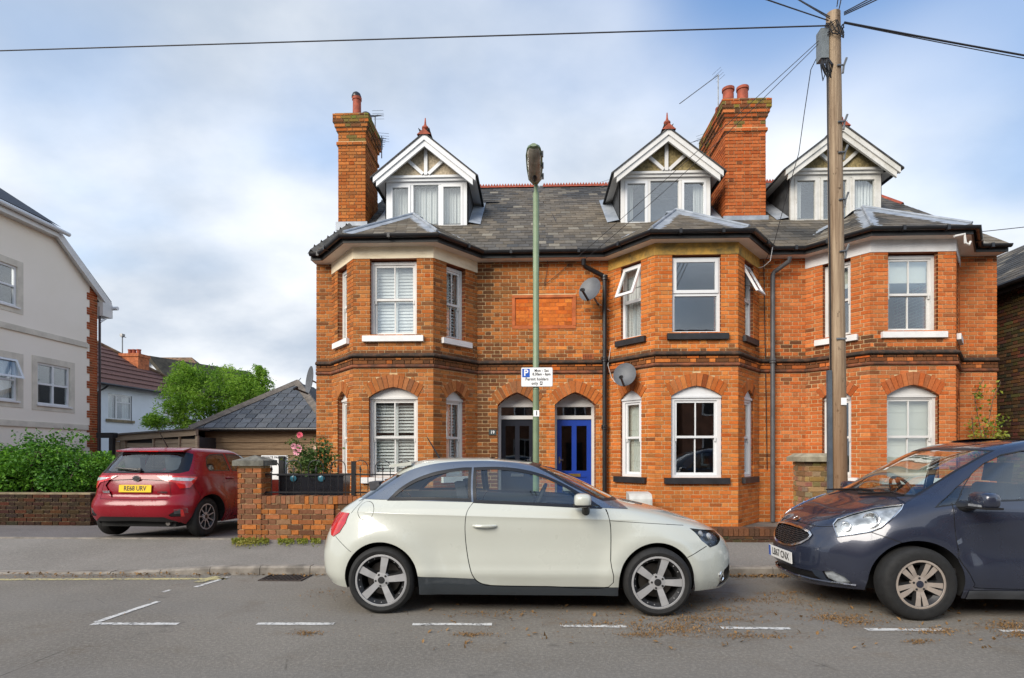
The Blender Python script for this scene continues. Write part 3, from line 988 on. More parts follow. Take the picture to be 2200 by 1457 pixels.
# ------------------------------------------------------------------ slated roofs
SL_A = math.atan(PITCH)
def slate_col(p, warm=0.3):
    k = rnd.uniform(.74, 1.26)
    n_ = noise.noise(Vector((p.x * .55, p.y * .55 + 3, p.z * .55))) + .4 * noise.noise(Vector((p.x * 1.7, p.y * 1.7, p.z * 1.7 + 9)))
    a, b, c_ = (0.070, 0.070, 0.069), (0.150, 0.125, 0.092), (0.034, 0.036, 0.037)
    w = max(0, min(1, warm + .22 + n_ * .55 + rnd.gauss(0, .17)))
    col = [a[i] * (1 - w) + b[i] * w for i in range(3)]
    if n_ < -.18: q = min(.6, (-n_ - .18) * 2); col = [col[i] * (1 - q) + c_[i] * q for i in range(3)]
    r_ = rnd.random()
    if r_ < .07: col = [.20, .18, .145]
    return tuple(x * k for x in col)
def slate_plane(poly, o, ux, up, out, gauge=.2, wid=.24, hide=None, warm=.3, thick=.008, colf=None, gap=.006):
    """poly in plane coordinates (u, v); rows run along ux, v climbs along up"""
    ux, up = Vector(ux).normalized(), Vector(up).normalized()
    nn = ux.cross(up).normalized()
    B = Matrix((ux, up, nn)).transposed().to_4x4()
    vmin, vmax = min(p[1] for p in poly), max(p[1] for p in poly)
    k = 0; v = vmin
    while v < vmax - .02:
        for a, b in span_at(poly, min(v + gauge * .5, vmax - .01)):
            x = a - (wid * .5 if k % 2 else 0) - wid * .3
            while x < b:
                c0, c1 = max(a, x), min(b, x + wid - gap)
                if c1 - c0 > .012:
                    uu, vv = (c0 + c1) / 2, v + gauge * .62
                    p = Vector(o) + ux * uu + up * vv + nn * (.016 + rnd.uniform(0, .004))
                    if not (hide and hide(p)):
                        rot = B @ Matrix.Rotation(-R(1.9 + rnd.uniform(-.4, .6)), 4, 'X') @ Matrix.Rotation(R(rnd.gauss(0, .5)), 4, 'Z')
                        out.append((p, rot, (c1 - c0, gauge * 1.24, thick), (colf or slate_col)(p, warm)))
                x += wid
        v += gauge; k += 1

HIPL, HIPR = -3.57, 8.2
ridge_mb = MB()
ridge_mb.add([(-.15, -.10, -.07), (.15, -.10, -.07), (.15, 0, .02), (-.15, 0, .02), (.15, .10, -.07), (-.15, .10, -.07)], [(0, 1, 2, 3), (3, 2, 4, 5)])
for i in range(4):
    x = -.15 + .3 * i / 4
    ridge_mb.add([(x + .002, -.012, .015), (x + .073, -.012, .015), (x + .0375, -.012, .075), (x + .002, .012, .015), (x + .073, .012, .015), (x + .0375, .012, .075)],
                 [(0, 1, 2), (5, 4, 3), (0, 2, 5, 3), (1, 4, 5, 2)])
ridge_me = ridge_mb.mesh('ridge_tile', terracotta, fix=False)
hip_mb = MB()
hip_mb.add([(-.15, -.10, -.07), (.15, -.10, -.07), (.15, 0, .02), (-.15, 0, .02), (.15, .10, -.07), (-.15, .10, -.07)], [(0, 1, 2, 3), (3, 2, 4, 5)])
hip_me = hip_mb.mesh('ridge_tile', terracotta, fix=False)
grey_hip_me = hip_me.copy(); grey_hip_me.name = 'hip_tile'; grey_hip_me.materials.clear(); grey_hip_me.materials.append(plain('grey_hip_tile', (.10, .095, .085), .8, var=.3))
def tiles_along(a, b, me, parent, step=.302):
    a, b = Vector(a), Vector(b); d = b - a; n = int(d.length / step)
    q = d.to_track_quat('X', 'Z').to_matrix().to_4x4()
    for i in range(n):
        o = bpy.data.objects.new('ridge_tile', me)
        o.matrix_basis = Matrix.Translation(a + d.normalized() * (step * (i + .5))) @ q
        o.parent = parent; o.matrix_parent_inverse = Matrix.Identity(4)
        COL.objects.link(o)

def roof_z(y): return EAVE_Z + PITCH * (y - EAVE_Y)
pebble_a = plain('pale_pebbledash', (0.42, 0.35, 0.25), 0.95, var=.3, scale=30, bump=.9)
pebble_b = plain('mossy_pebbledash', (0.21, 0.165, 0.075), 0.95, var=.45, scale=26, bump=.9)
tile_hung = plain('dark_cheek_slate', (0.05, 0.052, 0.055), .7, var=.4, scale=5)

def make_roof(house, x0, x1, bx0, bx1, apex_x, dx, dhw, dgh, pebble, styles, wood, lab=None):
    # main slope
    up = Vector((0, 1, PITCH)).normalized()
    Ls = (RIDGE_Y - EAVE_Y) / up.y
    l0, l1 = x0, x0; r0, r1 = x1, x1
    if x0 == XL: l0, l1 = XL - .03, HIPL
    if x1 == XR: r0, r1 = XR + .03, HIPR
    us = MB()
    us.add([(l0, EAVE_Y, EAVE_Z), (r0, EAVE_Y, EAVE_Z), (r1, RIDGE_Y, RIDGE_Z), (l1, RIDGE_Y, RIDGE_Z)], [(0, 1, 2, 3)])
    yb = RIDGE_Y + (RIDGE_Y - EAVE_Y)
    us.add([(r0, yb, EAVE_Z), (l0, yb, EAVE_Z), (l1, RIDGE_Y, RIDGE_Z), (r1, RIDGE_Y, RIDGE_Z)], [(0, 1, 2, 3)])
    if x0 == XL: us.add([(l0, yb, EAVE_Z), (l0, EAVE_Y, EAVE_Z), (l1, RIDGE_Y, RIDGE_Z)], [(0, 1, 2)])
    if x1 == XR: us.add([(r0, EAVE_Y, EAVE_Z), (r0, yb, EAVE_Z), (r1, RIDGE_Y, RIDGE_Z)], [(0, 1, 2)])
    roof = us.build('roof', slate_under, house, fix=False)
    sl = []
    def hide(p):
        if abs(p.x - dx) < dhw - .1 and p.y > 12.62 and p.z < 7.7: return True
        if bx0 - .2 < p.x < bx1 + .2 and p.y < 11.75 - abs(p.x - (bx0 + bx1) / 2) * .3: return True
        return False
    poly = [(l0 - l0, 0), (r0 - l0, 0), (r1 - l0, Ls), (l1 - l0, Ls)]
    slate_plane(poly, (l0, EAVE_Y, EAVE_Z), (1, 0, 0), up, sl, hide=hide, gauge=.19, wid=.225, warm=styles['warm'])
    if x0 == XL:
        e = Vector((l1 - l0, 0, RIDGE_Z - EAVE_Z)).normalized()
        slate_plane([(0, 0), (yb - EAVE_Y, 0), ((yb - EAVE_Y) / 2, Vector((l1 - l0, 0, RIDGE_Z - EAVE_Z)).length)], (l0, yb, EAVE_Z), (0, -1, 0), e, sl, gauge=.19)
    # bay roof
    ep = [Vector((p.x, p.y, EAVE_Z)) for p in mitre(bay_pts(bx0, bx1), .29)]
    A = Vector((apex_x, 11.9, 6.47)); Bk = Vector((apex_x, 12.6, 6.47))
    bm_ = MB()
    Q0 = Vector((ep[0].x - .12, ep[0].y + .15, EAVE_Z + .09)); Q3 = Vector((ep[3].x + .12, ep[3].y + .15, EAVE_Z + .09))
    bm_.add([ep[0], ep[1], ep[2], ep[3], A, Bk], [(1, 2, 4), (0, 1, 4), (2, 3, 4), (0, 4, 5), (4, 3, 5)])
    br = bm_.build('bay_roof', slate_under, house)
    bs = []
    for a, b in ((0, 1), (1, 2), (2, 3)):
        ux = (ep[b] - ep[a]).normalized()
        hgt = (A - ep[a]) - ux * (A - ep[a]).dot(ux)
        Lb = (ep[b] - ep[a]).length
        ap = ((A - ep[a]).dot(ux), hgt.length)
        slate_plane([(0, 0), (Lb, 0), ap], ep[a], ux, hgt, bs, gauge=.155, wid=.2, warm=.55)
    # slates: those nearest the street as pieces
    eye = Vector((0, 0, CAMZ))
    allb = [(q, 1) for q in bs] + [(q, 0) for q in sl]
    def sc(t):
        q = t[0]; nn = q[1].to_3x3() @ Vector((0, 0, 1)); d = eye - q[0]
        return nn.dot(d.normalized()) * q[2][0] * q[2][1] / d.length_squared
    allb.sort(key=sc, reverse=True)
    single('slate', unit_slate, [q for q, w in allb[:280] if not w], roof)
    single('slate', unit_slate, [q for q, w in allb[:280] if w], br)
    joined([(Matrix.Translation(q[0]) @ q[1] @ Matrix.Diagonal((*q[2], 1)), q[3]) for q, w in allb[280:]], 'slating', slate_many, house, 'stuff')
    # lead hips and flashings
    def lead_strip(a, b, wdt, lift=.03, roll=True, up_=None, nm='lead_hip'):
        mb = MB()
        a, b = Vector(a) + Vector((0, 0, lift)), Vector(b) + Vector((0, 0, lift))
        d = (b - a).normalized(); r_ = d.cross(Vector((0, 0, 1))).normalized(); dn = r_.cross(d)
        k = wdt * .32
        mb.add([a - r_ * wdt - dn * k, a, a + r_ * wdt - dn * k, b - r_ * wdt * .8 - dn * k * .8, b, b + r_ * wdt * .8 - dn * k * .8], [(0, 1, 4, 3), (1, 2, 5, 4)])
        if roll: mb.tube([a + Vector((0, 0, .012)), b + Vector((0, 0, .012))], .026, 8)
        mb.build(nm, lead, br, fix=False)
    lead_strip(ep[1] + (A - ep[1]) * .03, A, .20, .04); lead_strip(ep[2] + (A - ep[2]) * .03, A, .30, .04)
    lead_strip(A, Bk, .2, .03)
    def flash(a, b, w, nv, nm='lead_flashing'):
        a, b, nv = Vector(a), Vector(b), Vector(nv)
        mb = MB(); mb.add([a, b, b + nv * w, a + nv * w], [(0, 1, 2, 3)]); mb.build(nm, lead, br, fix=False)
    lead_strip(Q3, Bk + Vector((.3, -.25, -.1)), .12, .05, False); lead_strip(Q0, Bk + Vector((-.3, -.25, -.1)), .12, .05, False)
    # ridge
    rl, rr = l1, r1
    if x0 == XL:
        n0 = len(bpy.data.objects); tiles_along((l0 + .02, EAVE_Y, EAVE_Z + .07), (l1, RIDGE_Y, RIDGE_Z + .06), grey_hip_me, roof)
    if x1 == XR: tiles_along((r1, RIDGE_Y, RIDGE_Z + .05), ((r0 + r1) / 2, (EAVE_Y + RIDGE_Y) / 2, (EAVE_Z + RIDGE_Z) / 2 + .05), hip_me, roof)
    tiles_along((rl, RIDGE_Y, RIDGE_Z + .06), (rr, RIDGE_Y, RIDGE_Z + .06), ridge_me, roof)
    # dormer
    YF, YG = 12.55, 12.27
    ZB, ZE, ZA = 6.40, 7.49, 8.40
    yb_ = lambda z: EAVE_Y + (z - EAVE_Z) / PITCH
    w = dhw
    core = MB()
    core.box(dx - w + .01, dx + w - .01, YF + .02, YF + .06, ZE + .02, ZE + .10)
    dm = core.build('dormer', wood, house)
    for sx in (-1, 1):
        ck = MB(); xa = dx + sx * (w + .03)
        ck.add([(xa, YF + .02, roof_z(YF) - .1), (xa, YF + .02, ZE + .12), (xa, yb_(ZE + .12), ZE + .12)], [(0, 1, 2)]); ck.build('cheek', tile_hung, dm, fix=False)
    fr = MB()
    f = Face((dx - w, YF), (dx + w, YF))
    W2 = 2 * w
    wbox(fr, f, 0, W2, ZB, ZB + .07, -.04, .1)                              # sill board
    wbox(fr, f, 0, .085, ZB + .07, ZE + .10, -.012, .1); wbox(fr, f, W2 - .085, W2, ZB + .07, ZE + .10, -.012, .1)
    wbox(fr, f, .085, W2 - .085, ZE - .06, ZE + .10, -.011, .1)
    fr.build('frame', wood, dm)
    hd = MB(); wbox(hd, f, -.05, W2 + .05, ZE + .06, ZE + .11, -.10, -.013); wbox(hd, f, -.02, W2 + .02, ZE, ZE + .06, -.06, -.014); hd.build('head_moulding', wood, dm)
    # three lights
    a0, a1 = .085, W2 - .085
    cuts = [a0 + (a1 - a0) * q for q in (0, .30, .68, 1.0)]
    bars_ = MB()
    for q in cuts[1:3]: wbox(bars_, f, q - .03, q + .03, ZB + .07, ZE - .06, -.005, .09)
    bars_.build('mullion', wood, dm)
    for i in range(3):
        b0, b1 = cuts[i] + (.03 if i else 0), cuts[i + 1] - (.03 if i < 2 else 0)
        if i != 1 or styles.get('mid_case'):
            cm = MB(); ring_frame(cm, f, b0 + .004, b1 - .004, ZB + .075, ZE - .065, .05, -.02, .05); cm.build('casement', upvc if wood is not old_white else old_white, dm)
            pane(f, b0 + .05, b1 - .05, ZB + .12, ZE - .11, .02, dm)
        else: pane(f, b0, b1, ZB + .07, ZE - .06, .035, dm)
        dr = styles['dormer'][i]
        if dr: dress_window(dm, f, b0 - .02, b1 + .02, ZB + .04, ZE - .03, .02, dr)
    rmb = MB()
    rmb.box(dx - w + .02, dx + w - .02, 14.6, 14.65, ZB, 8.3); rmb.box(dx - w + .02, dx + w - .02, YF + .12, 14.6, ZB - .02, ZB + .02)
    rmb.build('room_wall', room_wall, dm)
    # gable
    gb = MB()
    slope = (ZA - ZE) / dgh
    gz = ZE + .11; gw = (ZA - gz) / slope
    gb.prism([(dx - gw + .06, gz), (dx + gw - .06, gz), (dx, ZA - .06)], lambda x, z: Vector((x, YF - .07, z)), lambda x, z: Vector((x, YF + .08, z)))
    gb.build('gable_panel', pebble, dm)
    tb = MB()
    fg = YF - .095
    tb.bar((dx, fg, gz), (dx, fg, ZA - .12), .075, .05, (0, 1, 0))
    for sx in (-1, 1): tb.bar((dx + sx * .06, fg - .002, gz + .02), (dx + sx * .50, fg - .002, gz + .02 + .40), .07, .05, (0, 1, 0))
    tb.build('gable_timber', wood, dm)
    for sx in (-1, 1):
        bb = MB()
        e = Vector((dx + sx * dgh, YG, ZE)); ap = Vector((dx, YG, ZA))
        d = (ap - e); dn = Vector((-d.z, 0, d.x)).normalized()
        if dn.z > 0: dn = -dn
        for (o0, o1, y0, y1) in ((0.0, .10, -.03, .03), (.10, .20, 0, .05)):
            # lower end cut plumb, upper end meets its twin
            def edge(o, y): return [e + dn * o + Vector((0, y, 0)), Vector((dx, YG + y, ZA + o * dn.z - abs(dn.x) * o * d.z / abs(d.x)))]
            vs = edge(o0, y0) + edge(o1, y0) + edge(o0, y1) + edge(o1, y1)
            vs[2].x = vs[0].x; vs[2].z = vs[0].z - (o1 - o0) / abs(dn.z) ; vs[6].x = vs[4].x; vs[6].z = vs[2].z
            bb.add(vs, [(0, 1, 3, 2), (4, 6, 7, 5), (0, 4, 5, 1), (2, 3, 7, 6), (0, 2, 6, 4), (1, 5, 7, 3)])
        bb.build('bargeboard', wood, dm)
        # roof slope and soffit
        rs = MB()
        o_ = .03
        e2 = e + Vector((sx * .06, -.05, -.06 * slope + o_)); a2 = ap + Vector((0, -.05, o_))
        eb = Vector((e2.x, yb_(e2.z), e2.z)); ab = Vector((dx, min(RIDGE_Y, yb_(a2.z)), a2.z))
        rs.add([e2, a2, ab, eb] + [p + Vector((0, 0, -.035)) for p in (e2, a2, ab, eb)], [(0, 1, 2, 3), (4, 7, 6, 5), (0, 4, 5, 1), (0, 3, 7, 4), (1, 5, 6, 2)])
        rs.build('dormer_roof', slate_under, dm)
        items = []
        ux = Vector((0, -sx, 0)); upv = (a2 - e2).normalized()
        o3 = Vector((e2.x, eb.y if sx > 0 else e2.y, e2.z)); Lr = (a2 - e2).length
        if sx > 0: pl = [(0, 0), (eb.y - e2.y, 0), (eb.y - a2.y, Lr), (eb.y - ab.y, Lr)]
        else: pl = [(0, 0), (eb.y - e2.y, 0), (ab.y - e2.y, Lr), (0, Lr)]
        slate_plane(pl, o3, ux, upv, items, gauge=.18, wid=.22)
        joined([(Matrix.Translation(q[0]) @ q[1] @ Matrix.Diagonal((*q[2], 1)), q[3]) for q in items], 'dormer_slating', slate_many, dm, 'stuff')
        sf = MB()
        sf.add([(e.x, YG + .02, ZE - .02), (dx + sx * w, YF, ZE + .02), (dx + sx * w, yb_(ZE), ZE + .02), (e.x, yb_(ZE), ZE - .02)], [(0, 1, 2, 3)])
        sf.build('dormer_soffit', wood, dm, fix=False)
        # lead apron beside the cheek
        lf = MB()
        xa = dx + sx * (w + .04); xb = dx + sx * (w + .30); y0, y1 = YF - .03, yb_(ZE) + .2
        lf.add([(xa, y0, roof_z(y0) + .10), (xb, y0, roof_z(y0) + .05), (xb, y1, roof_z(y1) + .05), (xa, y1, roof_z(y1) + .10)], [(0, 1, 2, 3)])
        lf.add([(xa, y1 - .1, roof_z(y1) + .06), (xb + .32, y1 - .05, roof_z(y1) + .07), (xb + .3, y1 + .09, roof_z(y1) + .13), (xa, y1 + .1, roof_z(y1) + .14)], [(0, 1, 2, 3)])
        lf.build('lead_valley', lead, dm, fix=False)
    rt = MB()
    rt.add([(dx - .15, YG - .06, ZA - .03), (dx, YG - .06, ZA + .10), (dx + .15, YG - .06, ZA - .03), (dx - .15, RIDGE_Y - .3, ZA - .03), (dx, RIDGE_Y - .3, ZA + .10), (dx + .15, RIDGE_Y - .3, ZA - .03)], [(0, 1, 4, 3), (1, 2, 5, 4), (0, 2, 1)])
    rt.build('dormer_ridge', terracotta, dm, fix=False)
    fi = MB()
    fi.lathe([(.001, .36), (.012, .34), (.022, .22), (.03, .2), (.03, .185), (.07, .15), (.075, .12), (.055, .085), (.035, .08), (.035, .06), (.045, .055), (.045, .035), (.03, .02), (.04, -.02), (.1, -.08)], 16, Matrix.Translation((dx, YG + .12, ZA + .07)))
    fi.build('finial', terracotta, dm)
    return roof

roof_a = make_roof(house_a, XL, X12, -3.35, -1.85, -2.52, -2.36, .90, 1.12, pebble_a, dict(warm=.2, dormer=('net', 'net', 'net')), upvc)
roof_b = make_roof(house_b, X12, X23, 2.24, 3.74, 2.96, 2.90, .97, 1.16, pebble_b, dict(warm=.35, dormer=('curtain_left', None, 'curtain_right')), white_paint)
roof_c = make_roof(house_c, X23, XR, 6.10, 7.60, 6.76, 6.55, .96, 1.19, pebble_b, dict(warm=.45, mid_case=True, dormer=('curtain_left', None, 'curtain')), old_white)

# ------------------------------------------------------------------ chimneys
moss_brick = None
def make_chimney(house, x0, x1, y0, y1, ztop, base, pots, moss):
    layers = [(ztop - .20, ztop, .095), (ztop - .29, ztop - .20, .065), (ztop - .37, ztop - .29, .035), (ztop - .59, ztop - .37, 0), (ztop - .68, ztop - .59, .032), (6.0, ztop - .68, 0)]
    core = MB(); bricks = []
    for z0, z1, o in layers:
        core.box(x0 - o + .012, x1 + o - .012, y0 - o + .012, y1 + o - .012, z0, z1 - .001)
    ch = core.build('chimney', mortar, house)
    def cf(p, u, z):
        d = 0.05
        if z > ztop - .40: d = .5
        if abs(z - (ztop - .64)) < .06: d = .3
        c = brick_col(p, base, d)
        if z > ztop - .22 and rnd.random() < moss and noise.noise(p * 2.1) > -.25: c = (rnd.uniform(.13, .24), rnd.uniform(.105, .17), .025)
        elif z > ztop - .6 and rnd.random() < moss * .3: c = (.16, .12, .03)
        return c
    for z0, z1, o in layers:
        A_ = [(x0 - o, y0 - o), (x1 + o, y0 - o), (x1 + o, y1 + o), (x0 - o, y1 + o)]
        for i in range(4):
            fc = Face(A_[i], A_[(i + 1) % 4])
            if i == 2: continue
            lay(fc, z0, z1, [], cf, bricks, off=.1 * i, proud=.02 - .02 + .004)
    joined([(Matrix.Translation(b[0]) @ Matrix.Rotation(b[1], 4, 'Z') @ Matrix.Diagonal((*b[2], 1)), b[3]) for b in bricks], 'chimney_brickwork', brick_many, ch, 'stuff')
    cp = MB(); cp.box(x0 - .06, x1 + .06, y0 - .06, y1 + .06, ztop - .01, ztop + .025); cp.build('cement_cap', mortar_dark, ch)
    ap = MB(); ap.box(x0 - .05, x1 + .05, y0 - .04, y0 - .004, roof_z(y0) - .1, roof_z(y0) + .09); ap.build('lead_apron', lead, ch)
    for (px, py, h, r, hood) in pots:
        pb = MB()
        M = Matrix.Translation((px, py, ztop))
        pb.lathe([(r * 1.12, 0), (r * 1.1, .08), (r * 1.0, .1), (r * .96, h - .07), (r * 1.12, h - .06), (r * 1.12, h), (r * .92, h + .001), (r * .9, h - .3)], 20, M)
        po = pb.build('chimney_pot', terracotta, ch)
        if hood:
            hb = MB(); hb.lathe([(r * 1.15, h), (r * 1.15, h + .03), (r * .9, h + .09), (r * .35, h + .13), (.001, h + .135)], 20, M @ Matrix.Translation((-.01, 0, 0)))
            hb.build('pot_hood', terracotta if hood > 1 else black_paint, po)
    return ch
chim_a = make_chimney(house_a, -4.38, -3.765, 12.65, 13.65, 9.07, CL, [(-4.02, 12.85, .52, .095, 1), (-3.93, 13.3, .33, .11, 1)], .5)
chim_b = make_chimney(house_c, 4.23, 5.10, 12.65, 14.2, 9.20, (0.44, .115, .03), [(4.36, 12.85, .40, .12, 0), (4.68, 12.86, .42, .12, 0), (4.42, 13.5, .36, .12, 0), (4.75, 13.5, .36, .12, 0), (4.55, 13.95, .3, .12, 0)], .35)
# ================================================================== ground, road, pavement
def asphalt_mat(name, a, b, speck=.5, patches=True, brown=0.0, extra=None):
    t = NT(name)
    f = t.noise(.55, 5, .6); g = t.noise(38, 3, .7); h = t.noise(140, 2, .6); st = t.noise(1.6, 5, .65)
    c = t.mix(t.ramp(f, .3, .7), a, b)
    c = t.mix(t.ramp(g, .40, .75, to=(0, speck)), c, tuple(min(1, v * 1.75) for v in b))
    c = t.mix(t.ramp(h, .58, .70, to=(0, .6)), c, tuple(v * .4 for v in a))
    vo = t.n('ShaderNodeTexVoronoi'); vo.inputs['Scale'].default_value = 55; t.l(t.pos(), vo.inputs['Vector'])
    c = t.mix(t.math('MULTIPLY', t.ramp(vo.outputs['Distance'], .14, .05, False), t.ramp(t.noise(30, 2), .60, .66)), c, (.38, .37, .35))
    if brown: c = t.mix(t.ramp(st, .55, .75, to=(0, brown)), c, (.12, .075, .035))
    if extra: c = extra(t, c)
    t.bump(t.math('ADD', h, g), .8, .006)
    return t.fin(c, .9, spec=.25)
def road_wear(t, c):
    # tyre-polished lanes along the street, oil and leaf stain where cars stand
    st = t.noise(.8, 4, .6, t.pos((.12, 1.6, 1)))
    c = t.mix(t.ramp(st, .42, .66, to=(0, .35)), c, (.20, .19, .175))
    oil = t.noise(1.4, 5, .7, t.pos((1, 1.3, 1))); c = t.mix(t.ramp(oil, .60, .74, to=(0, .5)), c, (.055, .05, .045))
    br = t.noise(3.2, 6, .75, t.pos((.7, 1.4, 1))); sx = t.n('ShaderNodeSeparateXYZ'); g = t.n('ShaderNodeNewGeometry'); t.l(g.outputs['Position'], sx.inputs[0])
    band = t.math('MULTIPLY', t.ramp(sx.outputs['Y'], 3.6, 5.2), t.ramp(sx.outputs['X'], -1.5, 1.8))
    c = t.mix(t.math('MULTIPLY', t.ramp(br, .50, .70, to=(0, .55)), band), c, (.15, .09, .04))
    cr = t.n('ShaderNodeTexVoronoi', feature='DISTANCE_TO_EDGE'); cr.inputs['Scale'].default_value = .42; t.l(t.pos((1, 1.5, 1)), cr.inputs['Vector'])
    ck = t.noise(1.9, 3, .5); c = t.mix(t.math('MULTIPLY', t.ramp(cr.outputs['Distance'], .0035, .0, False), t.ramp(ck, .55, .66, to=(0, .7))), c, (.05, .046, .04))
    return c
road_mat = asphalt_mat('road_asphalt', (.158, .142, .120), (.215, .195, .166), .48, brown=.3, extra=road_wear)
path_mat = asphalt_mat('pavement_asphalt', (.185, .170, .150), (.24, .222, .198), .4)
drive_mat = asphalt_mat('drive_asphalt', (.125, .114, .110), (.165, .150, .144), .4)
kerb_mat = plain('kerb_concrete', (.23, .205, .175), .9, var=.35, scale=5, bump=.5)
yard_mat = plain('yard_paving', (.13, .12, .105), .9, var=.3, scale=3)
earth_mat = plain('far_ground', (.07, .08, .04), .95, var=.4, scale=.4)

def structure(o): o['kind'] = 'structure'; return o
KY = lambda x: 6.66 + .026 * (x + 3.0)           # kerb line
def kh(x):                                      # kerb height: dropped across the drive
    t = max(0, min(1, (x + 5.3) / 1.9)); t = t * t * (3 - 2 * t)
    return .028 + (.105 - .028) * t
g = MB(); g.box(-400, 400, -300, 500, -.6, -.08); structure(g.build('ground', earth_mat))
rmb = MB()
xs = [-60 + i * 1.5 for i in range(81)]
vs = []
for x in xs: vs += [(x, -40, 0), (x, KY(x) + .02, 0)]
rmb.add(vs, [(2 * i, 2 * i + 2, 2 * i + 3, 2 * i + 1) for i in range(80)])
road = structure(rmb.build('road', road_mat, fix=False))
ROOT[road.name] = Matrix.Identity(4)
# pavement sheet, falling to the dropped kerb
pm = MB(); vs = []; fs = []
xs = [-40 + i * .4 for i in range(176)]
for x in xs:
    y0 = KY(x) + .13
    for k in range(5):
        q = k / 4
        y = y0 + (8.40 - y0) * q
        vs.append((x, y, kh(x) * (1 - q) + .16 * q - .004))
n = 5
for i in range(len(xs) - 1):
    for k in range(4): fs.append((i * n + k, (i + 1) * n + k, (i + 1) * n + k + 1, i * n + k + 1))
pm.add(vs, fs, True)
pavement = structure(pm.build('pavement', path_mat, fix=False, sharp=None))
km = MB()
for x0 in (-40, ): km.box(-40, 30, 0, .01, -.3, -.2)
kerb = structure(km.build('kerb', kerb_mat))
ROOT[kerb.name] = Matrix.Identity(4)
kx = -14.2
while kx < 13:
    L_ = .915 if not -5.6 < kx < -3 else .6
    x1 = kx + L_ - .008
    b = MB(); vs = []
    hz = rnd.uniform(-.004, .004)
    for xx in (kx, x1):
        y = KY(xx); h = kh(xx) + hz
        vs += [(xx, y, -.1), (xx, y + .004, h - .022), (xx, y + .022, h), (xx, y + .13, h), (xx, y + .13, -.1)]
    b.add(vs, [(0, 1, 6, 5), (1, 2, 7, 6), (2, 3, 8, 7), (3, 4, 9, 8), (4, 3, 2, 1, 0), (5, 6, 7, 8, 9)])
    b.build('kerb_stone', kerb_mat, kerb)
    kx += L_
dm_ = MB()
dm_.add([(-60, 8.40, .158), (-4.44, 8.40, .158), (-4.44, 13, -.02), (-4.44, 60, -.02), (-60, 60, -.02), (-60, 13, -.02)], [(0, 1, 2, 5), (5, 2, 3, 4)])
structure(dm_.build('driveway', drive_mat, fix=False))
yd = MB(); yd.add([(-4.44, 8.4, ZG), (30, 8.4, ZG), (30, 40, ZG), (-4.44, 40, ZG)], [(0, 1, 2, 3)]); structure(yd.build('front_garden', yard_mat, fix=False))
ed = MB()
edging = structure(MB().build('edging', kerb_mat)) if False else None
x = -16.0
em = MB(); em.box(-16, -4.5, 8.385, 8.44, .0, .1)
edging = structure(em.build('edging', kerb_mat)); ROOT[edging.name] = Matrix.Identity(4)
while x < -4.6:
    b = MB(); b.box(x, min(x + .91, -4.48), 8.38, 8.445, .05, .172 + rnd.uniform(-.002, .002)); b.build('edging_stone', kerb_mat, edging); x += .915

# painted lines: worn thermoplastic
def paint_mat(name, col, wear=.5):
    t = NT(name); f = t.noise(28, 5, .75); g = t.noise(5, 3, .6)
    c = t.mix(t.ramp(t.math('ADD', t.math('MULTIPLY', f, .7), t.math('MULTIPLY', g, .3)), wear - .06, wear + .08), col, (.13, .125, .12))
    t.bump(f, .5, .004)
    return t.fin(c, .8)
line_white = paint_mat('worn_white_paint', (.62, .61, .58), .525)
line_yellow = paint_mat('worn_yellow_paint', (.50, .43, .20), .52)
def line(p, q, w, m, z=.004):
    p, q = Vector(p), Vector(q); d = (q - p).normalized(); r_ = Vector((-d.y, d.x, 0))
    n = max(2, int((q - p).length / .09)); vs = []
    for i in range(n + 1):
        c = p + (q - p) * i / n
        e0, e1 = rnd.uniform(-.006, .006), rnd.uniform(-.006, .006)
        vs += [c + r_ * (w / 2 + e0) + Vector((0, 0, z)), c - r_ * (w / 2 + e1) + Vector((0, 0, z))]
    mb = MB(); mb.add(vs, [(2 * i, 2 * i + 1, 2 * i + 3, 2 * i + 2) for i in range(n)])
    mb.build('painted_line', m, road, fix=False)
for (a, b, y) in ((198, 383, 1341), (552, 718, 1341), (886, 1057, 1342), (1204, 1346, 1345.5), (1550, 1698, 1350), (1860, 2030, 1353), (2150, 2290, 1356)):
    line(WG(a, y), WG(b, y + (1.2 if a > 1100 else 0)), .062, line_white)
line(WG(206, 1338), WG(340, 1293), .06, line_white, .005)
line(WG(420, 1262), WG(492, 1240), .055, line_white)
line(WG(349, 1273), WG(366, 1268), .05, line_white)
line(WG(-900, 1249), WG(488, 1244), .085, line_yellow)
line(WG(425, 1252), WG(466, 1239.5), .11, line_yellow, .006)

# drain grating
gp = [WG(525, 1250), WG(608, 1250), WG(634, 1236.5), WG(556, 1236.5)]
gx0, gx1, gy0, gy1 = -3.12, -2.62, KY(-2.9) - .33, KY(-2.9) - .02
grate = root('drain_grate', 'dark slotted iron drain grate in the gutter beside the kerb', 'drain', ((gx0 + gx1) / 2, (gy0 + gy1) / 2, 0))
iron = plain('rusty_cast_iron', (.055, .042, .035), .7, .2, var=.4, scale=18)
hole = plain('drain_hole', (.004, .004, .004), 1, var=0)
b = MB(); b.add([(gx0, gy0, .003), (gx1, gy0, .003), (gx1, gy1, .003), (gx0, gy1, .003)], [(0, 1, 2, 3)]); b.build('pit', hole, grate, fix=False)
b = MB()
for (a, c, d, e) in ((gx0, gx1, gy0, gy0 + .022), (gx0, gx1, gy1 - .022, gy1), (gx0, gx0 + .022, gy0 + .022, gy1 - .022), (gx1 - .022, gx1, gy0 + .022, gy1 - .022)): b.box(a, c, d, e, .0, .012)
b.build('frame', iron, grate)
for i in range(10):
    xx = gx0 + .035 + i * .0465
    b = MB(); b.bar((xx, gy0 + .02, .006), (xx + .05, gy1 - .02, .006), .021, .010); b.build('bar', iron, grate)

